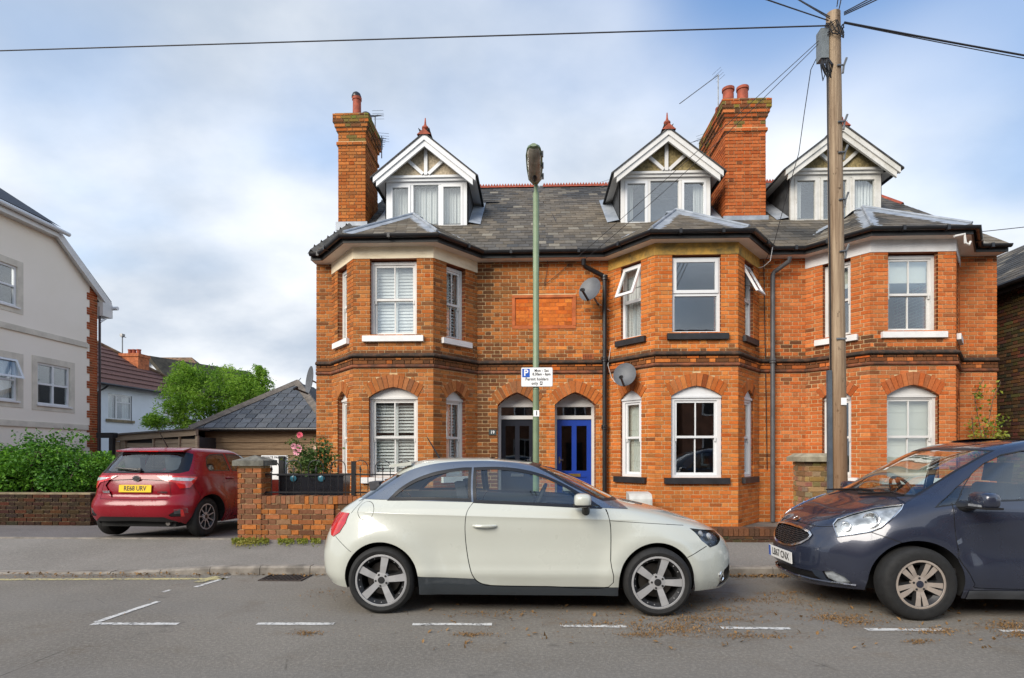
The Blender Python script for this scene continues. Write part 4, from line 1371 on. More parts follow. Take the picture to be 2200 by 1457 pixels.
# ------------------------------------------------------------------ street wall in front of the first house
wallf = root('garden_wall', 'low brick garden wall with a capped pier beside the red car', 'wall', (-3.5, 8.5, .16))
old_cols = [(.34, .12, .045), (.40, .135, .03), (.27, .11, .055), (.21, .095, .05), (.25, .14, .075), (.17, .07, .035), (.45, .15, .035)]
def old_brick(p, u, z):
    c = rnd.choice(old_cols); k = rnd.uniform(.75, 1.15); return tuple(v * k for v in c)
def brick_box(parent, x0, x1, y0, y1, z0, z1, cf, bh=.0775, name='brick', core=mortar, sides=(0, 1, 3), singles=True, off=.04, wob=.004):
    global BH
    c = MB(); c.box(x0 + .012, x1 - .012, y0 + .012, y1 - .012, z0, z1 - .002); c.build('mortar_core', core, parent)
    b = []
    A_ = [(x0, y0), (x1, y0), (x1, y1), (x0, y1)]
    keep = BH; BH = bh
    for i in sides:
        fc = Face(A_[i], A_[(i + 1) % 4]); lay(fc, z0, z1, [], cf, b, off=off + .07 * i, proud=.004)
    BH = keep
    items = [(q[0] + Vector((0, rnd.uniform(-wob, wob), 0)), Matrix.Rotation(q[1] + rnd.gauss(0, .006), 4, 'Z'), q[2], q[3]) for q in b]
    if singles: single(name, unit_brick, items, parent)
    else: joined([(Matrix.Translation(q[0]) @ q[1] @ Matrix.Diagonal((*q[2], 1)), q[3]) for q in items], 'brickwork', brick_many, parent, 'stuff')
brick_box(wallf, -4.44, -4.085, 8.40, 8.75, .15, 1.262, old_brick)
brick_box(wallf, -4.083, -2.98, 8.405, 8.62, .15, .70, old_brick, sides=(0,))
brick_box(wallf, -2.978, -2.35, 8.43, 8.63, .15, .70, lambda p, u, z: tuple(v * .55 for v in old_brick(p, u, z)), sides=(0,))  # brick colours dimmed to paint the shade on this end stretch
sx = -4.08
while sx < -2.38:                                   # brick-on-edge coping, top falling a little to the pier
    w_ = rnd.uniform(.068, .078)
    o = bpy.data.objects.new('coping_brick', unit_brick)
    o.matrix_basis = Matrix.Translation((sx + w_ / 2, 8.515, .70 + .055 + rnd.uniform(-.006, .006))) @ Matrix.Rotation(rnd.gauss(0, .02), 4, 'Y') @ Matrix.Diagonal((w_ - .008, .235, .112, 1))
    o.color = (*old_brick(None, 0, 0), 1); o.parent = wallf; o.matrix_parent_inverse = ROOT[wallf.name].inverted(); COL.objects.link(o); sx += w_
cap_stone = plain('weathered_cap_stone', (.13, .125, .105), .9, var=.4, scale=8, bump=.5)
b = MB()
b.add([(-4.50, 8.34, 1.265), (-4.025, 8.34, 1.265), (-4.025, 8.81, 1.265), (-4.50, 8.81, 1.265), (-4.50, 8.34, 1.345), (-4.025, 8.34, 1.345), (-4.025, 8.81, 1.345), (-4.50, 8.81, 1.345), (-4.2625, 8.575, 1.425)],
      [(3, 2, 1, 0), (0, 1, 5, 4), (1, 2, 6, 5), (2, 3, 7, 6), (3, 0, 4, 7), (4, 5, 8), (5, 6, 8), (6, 7, 8), (7, 4, 8)])
b.build('cap', cap_stone, wallf)

# low dark retaining wall on the right and the yellow stock pier behind the pole
lowf = root('low_wall', 'low dark mossy brick wall between the pale car and the blue car', 'wall', (2.5, 8.5, .16))
dk = lambda p, u, z: tuple(v * rnd.uniform(.6, 1.2) for v in rnd.choice([(.10, .045, .025), (.06, .035, .022), (.05, .045, .02)]))
brick_box(lowf, .9, 8.9, 8.40, 8.62, .12, .245, dk, core=mortar_dark, sides=(0,), singles=False)
sx = .9
while sx < 8.9:
    o = bpy.data.objects.new('coping_brick', unit_brick)
    o.matrix_basis = Matrix.Translation((sx + .036, 8.51, .245 + .056)) @ Matrix.Diagonal((.066, .24, .11, 1))
    c = rnd.choice([(.13, .055, .028), (.09, .045, .026), (.16, .065, .03)]); o.color = (*c, 1)
    o.parent = lowf; o.matrix_parent_inverse = ROOT[lowf.name].inverted(); COL.objects.link(o); sx += .075
pier = root('gate_pier', 'yellow brick gate pier with a stone cap behind the wooden pole', 'pier', (4.22, 8.72, .1))
brick_box(pier, 4.06, 4.46, 8.63, 9.0, .1, 1.33, lambda p, u, z: tuple(v * rnd.uniform(.7, 1.15) for v in rnd.choice([(.36, .24, .12), (.32, .17, .08), (.25, .15, .08)])), sides=(0, 3))
b = MB(); b.box(3.98, 4.54, 8.55, 9.07, 1.33, 1.40)
b.prism([(3.98, 1.4), (4.54, 1.4), (4.45, 1.455), (4.07, 1.455)], lambda x, z: Vector((x, 8.56 if z < 1.41 else 8.62, z)), lambda x, z: Vector((x, 9.06 if z < 1.41 else 9.0, z)))
b.build('cap', plain('pale_cap_stone', (.28, .25, .18), .9, var=.3, scale=8, bump=.5), pier)

# iron railings
rail = root('iron_railing', 'black hoop topped iron railing on the brick garden wall', 'railing', (-3.3, 8.52, .81))
ry = 8.52
for z in (.86, 1.13):
    b = MB(); b.box(-4.08, -1.75, ry - .006, ry + .006, z - .011, z + .011); b.build('rail', black_paint, rail)
hx = -3.98
while hx < -1.8:
    r_ = .115
    pts = [(hx - r_, ry, .80), (hx - r_, ry, 1.235)] + [(hx - r_ * math.cos(t), ry, 1.235 + r_ * math.sin(t)) for t in [PI * i / 10 for i in range(1, 10)]] + [(hx + r_, ry, 1.235), (hx + r_, ry, .80)]
    b = MB(); b.tube(pts, .0065, 6); b.build('hoop', black_paint, rail)
    b = MB(); b.tube([(hx, ry, .80), (hx, ry, 1.21)], .0065, 6)
    b.add([(hx - .02, ry, 1.20), (hx, ry - .006, 1.19), (hx + .02, ry, 1.20), (hx, ry + .006, 1.19), (hx, ry, 1.275)], [(0, 1, 4), (1, 2, 4), (2, 3, 4), (3, 0, 4), (3, 2, 1, 0)])
    b.box(hx - .016, hx + .016, ry - .008, ry + .008, 1.175, 1.187)
    b.build('spear_bar', black_paint, rail)
    hx += .342
post = MB(); post.box(-2.745, -2.685, 8.49, 8.55, .72, 1.335); tag(post.build('railing_post', black_paint), 'square black iron post standing among the railings', 'post')

# private parking board
sgn = root('parking_board', 'white private parking board on a dark post behind the railings', 'sign', (-3.9, 9.3, .1))
sw = plain('sign_white', (.80, .80, .80), .4, var=.02)
sgx0, sgx1 = W(562, 1000, 9.3).x, W(619, 1000, 9.3).x
b = MB(); b.box(sgx0, sgx1, 9.29, 9.30, 1.02, 1.42); b.build('board', sw, sgn)
b = MB(); b.box(sgx1 - .125, sgx1 - .045, 9.22, 9.285, .1, 1.41); b.build('post', black_paint, sgn)
ink = plain('black_ink', (.02, .02, .022), .5, var=0)
red_ink = plain('faded_red_ink', (.55, .22, .22), .5, var=0)
tm = text_mesh('PRIVATE PARKING', .052)
tm.transform(Matrix.Translation(((sgx0 + sgx1) / 2, 9.287, 1.385)) @ Matrix.Rotation(PI / 2, 4, 'X'))
link('lettering', tm, ink, sgn)

# trough standing in for unclear dark shapes behind the railings
trough = root('planter', 'dark glossy trough standing in for unclear dark shapes behind the hoop railings', 'planter', (-3.4, 8.95, .1))
tr_m = plain('glossy_black', (.012, .013, .018), .25, var=.2)
b = MB()
b.prism([(-3.95, .1), (-2.98, .1), (-2.95, 1.10), (-3.98, 1.10)], lambda x, z: Vector((x, 8.78 - (.03 if z > .5 else 0), z)), lambda x, z: Vector((x, 9.06 + (.03 if z > .5 else 0), z)))
b.build('trough', tr_m, trough)
b = MB(); b.box(-4.0, -2.93, 8.73, 9.11, 1.10, 1.135); b.build('rim', tr_m, trough)
teal = plain('teal_gloss', (.04, .16, .22), .2, var=.2)
for px in (578, 630, 690):  # teal discs standing in for the spots on those dark shapes
    p = W(px, 1028, 8.735)
    b = MB(); b.lathe([(.001, -.008), (.04, -.008), (.052, 0), (.04, .008), (.001, .008)], 14, Matrix.Translation(p) @ Matrix.Rotation(PI / 2, 4, 'X')); b.build('teal_spot', teal, trough)

# meter box at the bay of the second house
mbx = root('meter_box', 'grey white plastic meter box at the foot of the bay with black sills', 'box', (2.0, 10.3, .1))
mm = plain('grey_white_plastic', (.55, .55, .52), .5, var=.1)
b = MB(); x0_, x1_ = W(1353, 1070, 9.9).x, W(1402, 1070, 9.9).x
prof = [(9.92, .1), (9.92, .66), (9.955, .72), (10.02, .75), (10.28, .77), (10.28, .1)]
b.prism(prof, lambda y, z: Vector((x0_, y, z)), lambda y, z: Vector((x1_, y, z))); b.build('case', mm, mbx)
b = MB(); b.box(x0_ + .03, x1_ - .03, 9.905, 9.919, .18, .64); b.build('door', mm, mbx)

# ------------------------------------------------------------------ foliage
def leaf_mat(name, a, b, c=None, rough=.5, trans=.25):
    t = NT(name)
    gi = t.n('ShaderNodeNewGeometry')
    col = t.mix(gi.outputs['Random Per Island'], a, b)
    if c: col = t.mix(t.ramp(t.noise(1.3, 3), .45, .65), col, t.mix(gi.outputs['Random Per Island'], b, c))
    t.fin(col, rough, spec=.3)
    tl = t.n('ShaderNodeBsdfTranslucent'); t.l(col, tl.inputs[0])
    mx = t.n('ShaderNodeMixShader'); mx.inputs[0].default_value = trans
    t.l(t.b.outputs[0], mx.inputs[1]); t.l(tl.outputs[0], mx.inputs[2]); t.l(mx.outputs[0], t.out.inputs[0])
    return t.m
def leaves(pts, size, aspect, seed, up=.5, fold=True):
    """one folded leaf at each point"""
    r_ = random.Random(seed); vs = []; fs = []
    for p, nrm in pts:
        d = Vector((r_.gauss(0, 1), r_.gauss(0, 1), r_.gauss(0, .7))).normalized()
        n_ = (Vector((r_.gauss(0, 1), r_.gauss(0, 1), r_.gauss(0, 1) + up)) + (nrm or Vector((0, 0, 0)))).normalized()
        s_ = d.cross(n_)
        if s_.length < .05: continue
        s_.normalize(); k = size * r_.uniform(.6, 1.35); w = k * aspect
        n2 = s_.cross(d)
        b = len(vs)
        vs += [p - d * k * .5, p + s_ * w * .5 + n2 * w * .18, p + d * k * .5, p - s_ * w * .5 + n2 * w * .18]
        fs += [(b, b + 1, b + 2), (b, b + 2, b + 3)]
    return vs, fs
def leaf_mesh(name, pts, size, aspect, seed, m, parent=None, kind=None, up=.5):
    vs, fs = leaves(pts, size, aspect, seed, up)
    me = bpy.data.meshes.new(name); me.from_pydata([tuple(v) for v in vs], [], fs)
    return link(name, me, m, parent, kind=kind)

hedge_leaf = leaf_mat('hedge_leaf', (.022, .085, .006), (.075, .215, .015), (.18, .38, .03))
hedge = root('hedge_bush', 'dense bright green bush growing over the low wall at the left edge', 'bush', (-11.3, 11.4, .15))
r_ = random.Random(5); pts = []
hb = []
for i in range(46):
    px = r_.uniform(-120, 228); Y = r_.uniform(11.1, 12.4)
    top = 945 + 12 * math.sin(px * .05) + (20 if px > 190 else 0) + r_.uniform(0, 30)
    c = W(px, top + 45, Y); hb.append((c, r_.uniform(.35, .55)))
for i in range(30):
    c = W(r_.uniform(-120, 222), r_.uniform(995, 1075), r_.uniform(11.0, 12.2)); hb.append((c, r_.uniform(.4, .6)))
for c, rr in hb:
    for j in range(700):
        d = Vector((r_.gauss(0, 1), r_.gauss(0, 1), r_.gauss(0, 1))).normalized() * rr * (r_.random() ** .35)
        p = c + d
        if p.z > .16 and noise.noise(p * 2.2) > -.25: pts.append((p, d * .8))
for i in range(22):                                # shoots above the crown
    b0 = W(r_.uniform(-50, 215), 950, r_.uniform(11.1, 12)); tip = b0 + Vector((r_.gauss(0, .08), 0, r_.uniform(.1, .3)))
    for j in range(9): pts.append((b0.lerp(tip, j / 8) + Vector((r_.gauss(0, .03), r_.gauss(0, .03), 0)), None))
leaf_mesh('foliage', pts, .072, .6, 3, hedge_leaf, hedge)
bark = plain('bark', (.09, .065, .045), .9, var=.4, scale=12, bump=.8)
b = MB()
for i in range(24):
    x = -13 + i * .16 + r_.uniform(-.05, .05); y = 11.5 + r_.uniform(-.2, .3)
    b.tube([(x, y, .1), (x + r_.uniform(-.15, .15), y, .8), (x + r_.uniform(-.4, .4), y + r_.uniform(-.2, .2), 1.5)], [.025, .018, .008], 5)
b.build('stems', bark, hedge)
hw = root('low_wall', 'low brown brick wall under the green bush at the left edge', 'wall', (-11.2, 10.7, .15))
brick_box(hw, -14.5, -8.45, 10.55, 10.77, .0, .70, lambda p, u, z: tuple(v * rnd.uniform(.06, .13) for v in rnd.choice(old_cols)), core=mortar_dark, sides=(0, 1), singles=True, bh=.075)  # old brick colours scaled far down, shade under the bush painted in

# willow-like tree behind the car park
wl_leaf = leaf_mat('willow_leaf', (.10, .23, .018), (.24, .42, .04), (.34, .52, .06), trans=.4)
tree = root('willow_tree', 'bright yellow green feathery tree between white house and slate garage', 'tree', (W(455, 900, 23).x, 23, .1))
r_ = random.Random(21); pts = []; tb = MB()
tx = W(455, 900, 23).x
tb.tube([(tx, 23, .1), (tx + .1, 23, 1.2), (tx - .1, 23.1, 2.4)], [.16, .13, .09], 8)
lobes = [(400, 815, 22.6, .75), (392, 860, 22.2, .9), (450, 830, 23, .9), (500, 825, 23.4, .85), (545, 815, 23.6, .62), (530, 850, 22.8, .9), (440, 880, 22.4, 1.0), (380, 895, 22.3, .7), (490, 870, 22.7, 1.0), (345, 885, 22.2, .42), (330, 905, 22.1, .35), (552, 838, 23.4, .6), (395, 800, 22.8, .35), (555, 800, 23.6, .3)]
for (px, py, Y, rr) in lobes:
    c = W(px, py, Y)
    tb.tube([(tx - .1, 23.1, 2.2), ((tx + c.x) / 2, (23 + Y) / 2, (2.2 + c.z) / 2 + .2), tuple(c)], [.06, .04, .015], 6)
    for j in range(int(190 * rr * 4.2)):
        d = Vector((r_.gauss(0, 1), r_.gauss(0, 1), r_.gauss(0, .9))).normalized() * rr * (r_.random() ** .4)
        s0 = c + d
        if noise.noise(s0 * 1.25) < -.10: continue
        ln = r_.uniform(.12, .4); dx_, dy_ = d.x * .25 + r_.gauss(0, .07), d.y * .25 + r_.gauss(0, .07)
        for q in range(6):
            t = q / 5
            pts.append((s0 + Vector((dx_ * t, dy_ * t, ln * (t * .9 - 1.3 * t * t))) + Vector((r_.gauss(0, .03), r_.gauss(0, .03), 0)), d * .5))
for (px, py) in ((392, 782), (398, 790), (565, 795), (520, 800), (470, 805), (330, 870), (322, 890)):
    b0 = W(px, py + 22, 22.8); t0 = W(px, py, 22.8)
    for q in range(26): pts.append((b0.lerp(t0, r_.random()) + Vector((r_.gauss(0, .06), r_.gauss(0, .06), 0)), None))
leaf_mesh('crown', pts, .125, .30, 4, wl_leaf, tree)
tb.build('trunk', bark, tree)

# rose bush behind the railings
rose_leaf = leaf_mat('rose_leaf', (.03, .07, .015), (.08, .14, .03), (.16, .17, .04))
rose = root('rose_bush', 'rose bush with pink blooms behind the hoop railings', 'rose bush', (-3.4, 9.0, 1.1))
r_ = random.Random(8); pts = []; sb = MB()
def spray(x0, z0, x1, z1, n_, w_, Y):
    sb.tube([W(x0, z0, Y), W((x0 + x1) / 2 + 2, (z0 + z1) / 2, Y), W(x1, z1, Y)], .006, 5)
    for j in range(int(n_ * 1.9)):
        t = r_.random(); c = W(x0 + (x1 - x0) * t, z0 + (z1 - z0) * t, Y)
        pts.append((c + Vector((r_.gauss(0, w_), r_.gauss(0, w_), r_.gauss(0, w_ * .8))), None))
for a in ((665, 1018, 640, 945, 60, .07), (670, 1018, 660, 960, 110, .10), (680, 1018, 690, 955, 160, .10), (685, 1018, 700, 975, 140, .11), (660, 1018, 650, 985, 120, .11), (672, 1018, 672, 990, 160, .14), (640, 1018, 640, 990, 60, .10), (640, 960, 618, 950, 22, .04), (690, 960, 712, 985, 40, .07)):
    spray(*a, 8.95)
leaf_mesh('foliage', pts, .055, .62, 9, rose_leaf, rose)
sb.build('stems', plain('rose_stem', (.06, .08, .03), .7), rose)
def bloom(px, py, Y, rad, m):
    c = W(px, py, Y); b = MB(); q = random.Random(int(px))
    for lay_ in range(4):
        n_ = 5 + lay_ * 2; rr = rad * (.25 + .25 * lay_)
        for i in range(n_):
            a = 2 * PI * i / n_ + lay_ * .5; tilt = .35 + .28 * lay_
            d = Vector((math.cos(a) * math.sin(tilt), -.35, math.sin(a) * math.sin(tilt))).normalized()
            s_ = d.cross(Vector((0, -1, .2))).normalized(); u = s_.cross(d)
            p = c + d * rr * .9
            w_ = rad * .42
            b.add([p - d * w_ * .7, p + s_ * w_ * .7, p + d * w_ * .8 + u * w_ * .2, p - s_ * w_ * .7], [(0, 1, 2, 3)], True)
    b.build('bloom', m, rose, fix=False, sharp=None)
pk1 = plain('pale_pink_petal', (.75, .34, .42), .6, var=.2, scale=20); pk2 = plain('deep_pink_petal', (.72, .12, .18), .6, var=.2, scale=20)
bloom(645, 935, 8.92, .048, pk2); bloom(641, 964, 8.9, .066, pk1); bloom(632, 959, 8.92, .045, pk1); bloom(638, 972, 8.88, .05, pk1); bloom(676, 962, 8.95, .03, plain('cream_petal', (.75, .55, .42), .6))

# climbing plant at the far end of the third house
cl_leaf = leaf_mat('climber_leaf', (.10, .16, .02), (.24, .30, .04), (.34, .30, .05))
clim = root('climbing_plant', 'straggly climbing plant with yellow green leaves at the end of the terrace', 'plant', (8.9, 11.2, .1))
r_ = random.Random(13); pts = []; sb = MB()
for (path, n_, w_) in (([(2105, 985), (2108, 930), (2100, 890), (2093, 850), (2113, 815)], 46, .05), ([(2120, 985), (2118, 940), (2125, 900), (2133, 860), (2150, 820)], 40, .05), ([(2118, 960), (2135, 935), (2140, 900), (2165, 905)], 60, .06), ([(2105, 980), (2095, 945), (2090, 920), (2088, 895)], 60, .07), ([(2115, 990), (2118, 945), (2112, 915)], 170, .12), ([(2100, 850), (2106, 852), (2110, 846)], 22, .04), ([(2145, 930), (2155, 935), (2148, 948)], 34, .05)):
    P_ = [W(x, y, 11.15) for x, y in path]; sb.tube(P_, .006, 5)
    for j in range(n_):
        i = r_.randrange(len(P_) - 1); c = P_[i].lerp(P_[i + 1], r_.random()); pts.append((c + Vector((r_.gauss(0, w_), r_.gauss(0, w_ * .8), r_.gauss(0, w_))), None))
leaf_mesh('foliage', pts, .07, .62, 10, cl_leaf, clim)
sb.build('stems', bark, clim)

# moss and weeds at the wall foot, leaf litter in the road
moss = leaf_mat('weed_leaf', (.10, .13, .015), (.24, .25, .03), (.30, .24, .06), trans=.2)
r_ = random.Random(31); pts = []
for i in range(2600):
    t = r_.random(); px = 498 + 232 * t; y = 1160 + abs(r_.gauss(0, 4.5)) + (5 * abs(r_.gauss(0, .6)) if px < 560 else 0)
    if noise.noise(Vector((px * .035, 0, 4))) < -.12 and px > 570: continue
    p = WG(px, y, .165); pts.append((p + Vector((0, 0, r_.uniform(0, .045 if px < 565 else .025))), Vector((0, 0, .4))))
leaf_mesh('weeds', pts, .035, .6, 12, moss, kind='stuff')
litter = leaf_mat('dry_leaf', (.16, .085, .03), (.34, .20, .08), (.10, .06, .03), rough=.8, trans=.05)
pts = []
def patch(px, py, rx, ry, n_, ang=0.0, z=0.0):
    for i in range(int(n_ * 1.7)):
        a, b_ = r_.gauss(0, .5), r_.gauss(0, .5)
        p = WG(px + a * rx, py + b_ * ry + a * ang, z); pts.append((p + Vector((0, 0, .004 + r_.random() * .008)), Vector((0, 0, 3))))
for a in ((1600, 1235, 60, 7, 500), (1690, 1236, 40, 6, 260), (1560, 1232, 40, 4, 160), (1450, 1352, 120, 16, 520), (1500, 1330, 100, 10, 300), (1620, 1290, 120, 8, 260), (1690, 1275, 60, 6, 120), (1800, 1328, 70, 9, 300), (1850, 1338, 60, 8, 160), (2010, 1358, 60, 7, 120), (1975, 1380, 40, 6, 80), (2170, 1345, 60, 12, 300), (2200, 1365, 60, 8, 200), (1015, 1365, 45, 6, 120), (1060, 1320, 120, 8, 110), (1400, 1310, 200, 18, 240), (1300, 1340, 120, 10, 160), (1620, 1368, 90, 6, 140), (660, 1362, 40, 6, 90), (1750, 1300, 200, 20, 160), (1380, 1365, 60, 6, 120), (480, 1230, 70, 4, 160), (300, 1240, 160, 3, 120), (120, 1240, 160, 3, 100), (560, 1233, 80, 3, 110), (490, 1218, 8, 6, 60), (700, 1275, 60, 10, 60), (1100, 1330, 700, 60, 120), (1560, 1310, 60, 8, 120)):
    patch(*a)
leaf_mesh('leaf_litter', pts, .019, .45, 15, litter, kind='stuff', up=3)

pts = []
r_ = random.Random(77)
for i in range(420):
    px = r_.choice([r_.uniform(-20, 720), r_.uniform(1560, 1720), r_.uniform(1200, 1560)]); x_ = WG(px, 1240).x
    y_ = KY(x_) - .015 - abs(r_.gauss(0, .045))
    pts.append((Vector((x_, y_, .012 + r_.random() * .02)), Vector((0, 0, 1.2))))
for i in range(160):
    p = WG(r_.uniform(900, 2150), r_.uniform(1275, 1400)); pts.append((p + Vector((0, 0, .01)), Vector((0, 0, 1.5))))
leaf_mesh('fallen_leaves', pts, .042, .55, 19, litter, kind='stuff', up=2)
# ================================================================== neighbouring buildings
render_mat = NT('cream_render')
_f = render_mat.noise(.5, 5, .6); _g = render_mat.noise(60, 3, .6)
render_mat.bump(_g, .35, .004)
render_mat.fin(render_mat.mix(render_mat.ramp(_f, .3, .7), (.80, .73, .62), (.85, .78, .68)), .9); render_mat = render_mat.m
stone_trim = plain('tan_stone_trim', (.60, .55, .46), .85, var=.12, scale=3)
white_wall = plain('white_render', (.70, .74, .78), .9, var=.05, scale=1, bump=.3)
brown_tile = plain('brown_concrete_tile', (.115, .052, .040), .85, var=.4, scale=16, bump=.5)
brown_tile2 = plain('mossy_brown_tile', (.14, .085, .05), .9, var=.5, scale=4, bump=.5)

# cream block at the left: gable end with a clipped top
bx = -13.6
lb = root('apartment_block', 'cream rendered block with red brick corner and clipped gable at left', 'building', (-17, 16, .1))
yf = WX(207, 800, bx).y
kn = WX(112, 500, bx); ev_ = WX(205, 630, bx)
Yn = 11.0
fW = Face((bx, Yn), (bx, yf))
def yz(px, py): p = WX(px, py, bx); return (p.y - Yn, p.z)
outl = [(0, .1), (yf - Yn, .1), (yf - Yn, ev_.z), (kn.y - Yn, kn.z), (0, kn.z)]
wins = [((80, 783), (150, 872), False), ((-55, 762), (37, 862), True), ((-55, 560), (37, 660), False)]
rects = []
for (a, b, op) in wins:
    q0 = yz(a[0], a[1]); q1 = yz(b[0], b[1])
    zt = yz(b[0], 791 if b[0] > 100 else (773 if op else 574))[1]
    zb = yz(b[0], b[1] if b[0] < 100 else 875)[1]
    rects.append((q0[0], q1[0], zb, zt, op))
cutout(outl, [rect(a, b, c, d) for a, b, c, d, e in rects], lambda u, z: fW.P(u, z, 0), 'wall', render_mat, lb)
b = MB(); b.box(-26, bx - .32, Yn, yf - .03, .1, 6.0); b.build('wall_core', room_dark, lb)
b = MB(); b.box(-26, bx - .001, yf - .28, yf - .001, .1, ev_.z - .15); b.build('back_wall', render_mat, lb)
for (a, b_, c, d, op) in rects:
    sr = MB()
    ring_frame(sr, fW, a - .17, b_ + .17, c - .17, d + .17, .168, -.012, .04); sr.build('window_surround', stone_trim, lb)
    mb = MB(); ring_frame(mb, fW, a, b_, c, d, .055, .03, .10)
    zm = (c + d) / 2
    wbox(mb, fW, a + .055, b_ - .055, zm - .025, zm + .025, .031, .10)
    if not op: wbox(mb, fW, (a + b_) / 2 - .025, (a + b_) / 2 + .025, c + .055, d - .055, .032, .10)
    wn_ = mb.build('window', upvc, lb)
    pane(fW, a + .05, b_ - .05, c + .05, d - .05, .07, wn_)
    s_ = MB(); wbox(s_, fW, a - .04, b_ + .05, c - .045, c - .001, -.05, .1); s_.build('sill', white_stone, wn_)
    dress_window(wn_, fW, a, b_, c, d, .04, 'net' if op else None)
    if op:
        vb = MB(); h = d - zm; an = R(22)
        def vfn(u, t, dd): return fW.P(u, d - t * math.cos(an), .02 - t * math.sin(an) + dd)
        for (u0, u1, t0, t1) in ((a, a + .06, 0, h), (b_ - .06, b_, 0, h), (a + .06, b_ - .06, 0, .06), (a + .06, b_ - .06, h - .06, h)):
            vs = [vfn(u, t, dd) for t in (t0, t1) for dd in (-.03, .02) for u in (u0, u1)]
            vb.add(vs, [(0, 2, 3, 1), (4, 5, 7, 6), (0, 1, 5, 4), (2, 6, 7, 3), (0, 4, 6, 2), (1, 3, 7, 5)])
        vb.build('vent_sash', upvc, wn_)
        pb = MB(); pb.add([vfn(a + .06, .06, 0), vfn(b_ - .06, .06, 0), vfn(b_ - .06, h - .06, 0), vfn(a + .06, h - .06, 0)], [(0, 1, 2, 3)]); pb.build('pane', window_glass, wn_)
for z in (WX(189, 743, bx).z, WX(189, 919, bx).z):
    b = MB(); wbox(b, fW, 0, yf - Yn - .36, z - .075, z + .05, -.045, .01); wbox(b, fW, 0, yf - Yn - .36, z + .051, z + .08, -.025, .01); b.build('string_course', stone_trim, lb)
qb = []
Lw = yf - Yn
z = .3; k = 0
while z < ev_.z + .1:
    w_ = .38 if k % 2 == 0 else .27
    q = []
    f2 = Face((bx + .012, yf - w_ - .0), (bx + .012, yf + .02))
    lay(f2, z, min(z + .226, ev_.z + .14), [], lambda p, u, zz: brick_col(p, (.40, .10, .035), .05), q, proud=.004)
    qb += q; z += .2256; k += 1
quoin_back = MB(); wbox(quoin_back, fW, Lw - .27, Lw + .018, .1, ev_.z + .12, -.006, .02); quoin_back.build('quoin_mortar', mortar, lb)
single('quoin_brick', unit_brick, [(b[0], Matrix.Rotation(b[1], 4, 'Z'), b[2], b[3]) for b in qb], lb)
# verge, eaves and roof
rf = MB()
vo = .18
kz, ez = kn.z, ev_.z
sl = (kz - ez) / (yf - kn.y)
ye = yf + .42; zee = ez - sl * .42
rf.add([(bx + vo, kn.y - .05, kz + .16), (bx + vo, ye, zee + .16), (-26, ye, zee + .16), (-26, kn.y - .05 - 1.6, kz + .16 + 1.6 * sl), (bx - 1.4, kn.y - 1.65, kz + .16 + 1.6 * sl)], [(0, 1, 2, 3, 4)])
rf.add([(bx + .28, Yn, kz + .14), (bx + .28, kn.y, kz + .14), (bx - 1.4, kn.y - 1.65, kz + .2 + 1.6 * sl), (bx - 1.4, Yn, kz + .2 + 1.6 * sl)], [(0, 1, 2, 3)])
rf.build('roof', plain('dark_blue_slate', (.03, .034, .045), .6, var=.2), lb, fix=False)
b = MB()
def ybar(mb, y0, z0, y1, z1, x0, x1, h):
    mb.add([(x, y, z - hh) for x in (x0, x1) for (y, z) in ((y0, z0), (y1, z1)) for hh in (0, h)], [(0, 1, 3, 2), (4, 6, 7, 5), (0, 2, 6, 4), (1, 5, 7, 3), (0, 4, 5, 1), (2, 3, 7, 6)])
ybar(b, kn.y, kz + .13, ye, zee + .13, bx + .1, bx + vo, .26); b.build('bargeboard', white_paint, lb)
b = MB(); ybar(b, kn.y, kz - .0, ye, zee - .0, bx - .05, bx + .099, .06); b.build('verge_soffit', white_paint, lb)
b = MB(); b.box(bx - .3, bx + vo + .01, yf + .03, ye + .02, zee - .36, zee + .06); b.build('eaves_box', white_paint, lb)
b = MB(); b.box(bx - .02, bx + .22, Yn, kn.y - .02, kz - .14, kz + .10); b.build('fascia', white_paint, lb)
b = MB(); b.tube([(bx + .29, Yn, kz + .07), (bx + .29, kn.y + .25, kz + .03)], .06, 10); b.build('gutter', upvc, lb)
b = MB(); b.tube([(bx - .1, ye + .07, zee - .02), (bx + .32, ye + .07, zee - .02)], .06, 10); b.tube([(bx + .12, ye - .1, zee - .34), (bx + .08, yf + .06, zee - .55)], .035, 8); b.build('eaves_gutter', upvc, lb)
b = MB(); b.tube([(bx + .06, yf + .06, .1), (bx + .06, yf + .06, ez - .4)], .035, 8); b.build('downpipe', plain('dark_plum_pipe', (.03, .012, .02), .4), lb)

# white house with the brown tiled roof
wh = root('white_house', 'white rendered house with a brown tiled roof beside the cream block', 'house', (-19, 27, .1))
A0, A1 = Vector((-18.25, 22.0, 0)), Vector((-17.75, 29.6, 0))
fH = Face(A0[:2], A1[:2])
ez = 4.40
def on_face(px, py):
    cx = (px - 1100.) / F; x, y = cx * _c - _s, cx * _s + _c
    # ray meets the wall line
    d = Vector((x, y)); a = Vector((A0.x, A0.y)); t = Vector((fH.t.x, fH.t.y))
    den = d.x * t.y - d.y * t.x
    k = (a.x * t.y - a.y * t.x) / den; u = (d * k - a).dot(t)
    return u, CAMZ + (HOR - py) / F * k
u0, zt = on_face(232, 846); u1, zb = on_face(283, 904); _, zt2 = on_face(283, 851)
zt = (zt + zt2) / 2
h1 = rect(u0, u1, zb, zt)
u2, _ = on_face(353, 870); u3 = u2 + 1.2
h2 = rect(u2, u3, zb + .1, zt)
cutout([(0, .1), (fH.L, .1), (fH.L, ez), (0, ez)], [h1, h2], lambda u, z: fH.P(u, z), 'wall', white_wall, wh)
b = MB(); b.box(-26, -18.75, 22.2, 29.4, .1, 4.3); b.build('wall_core', room_dark, wh)
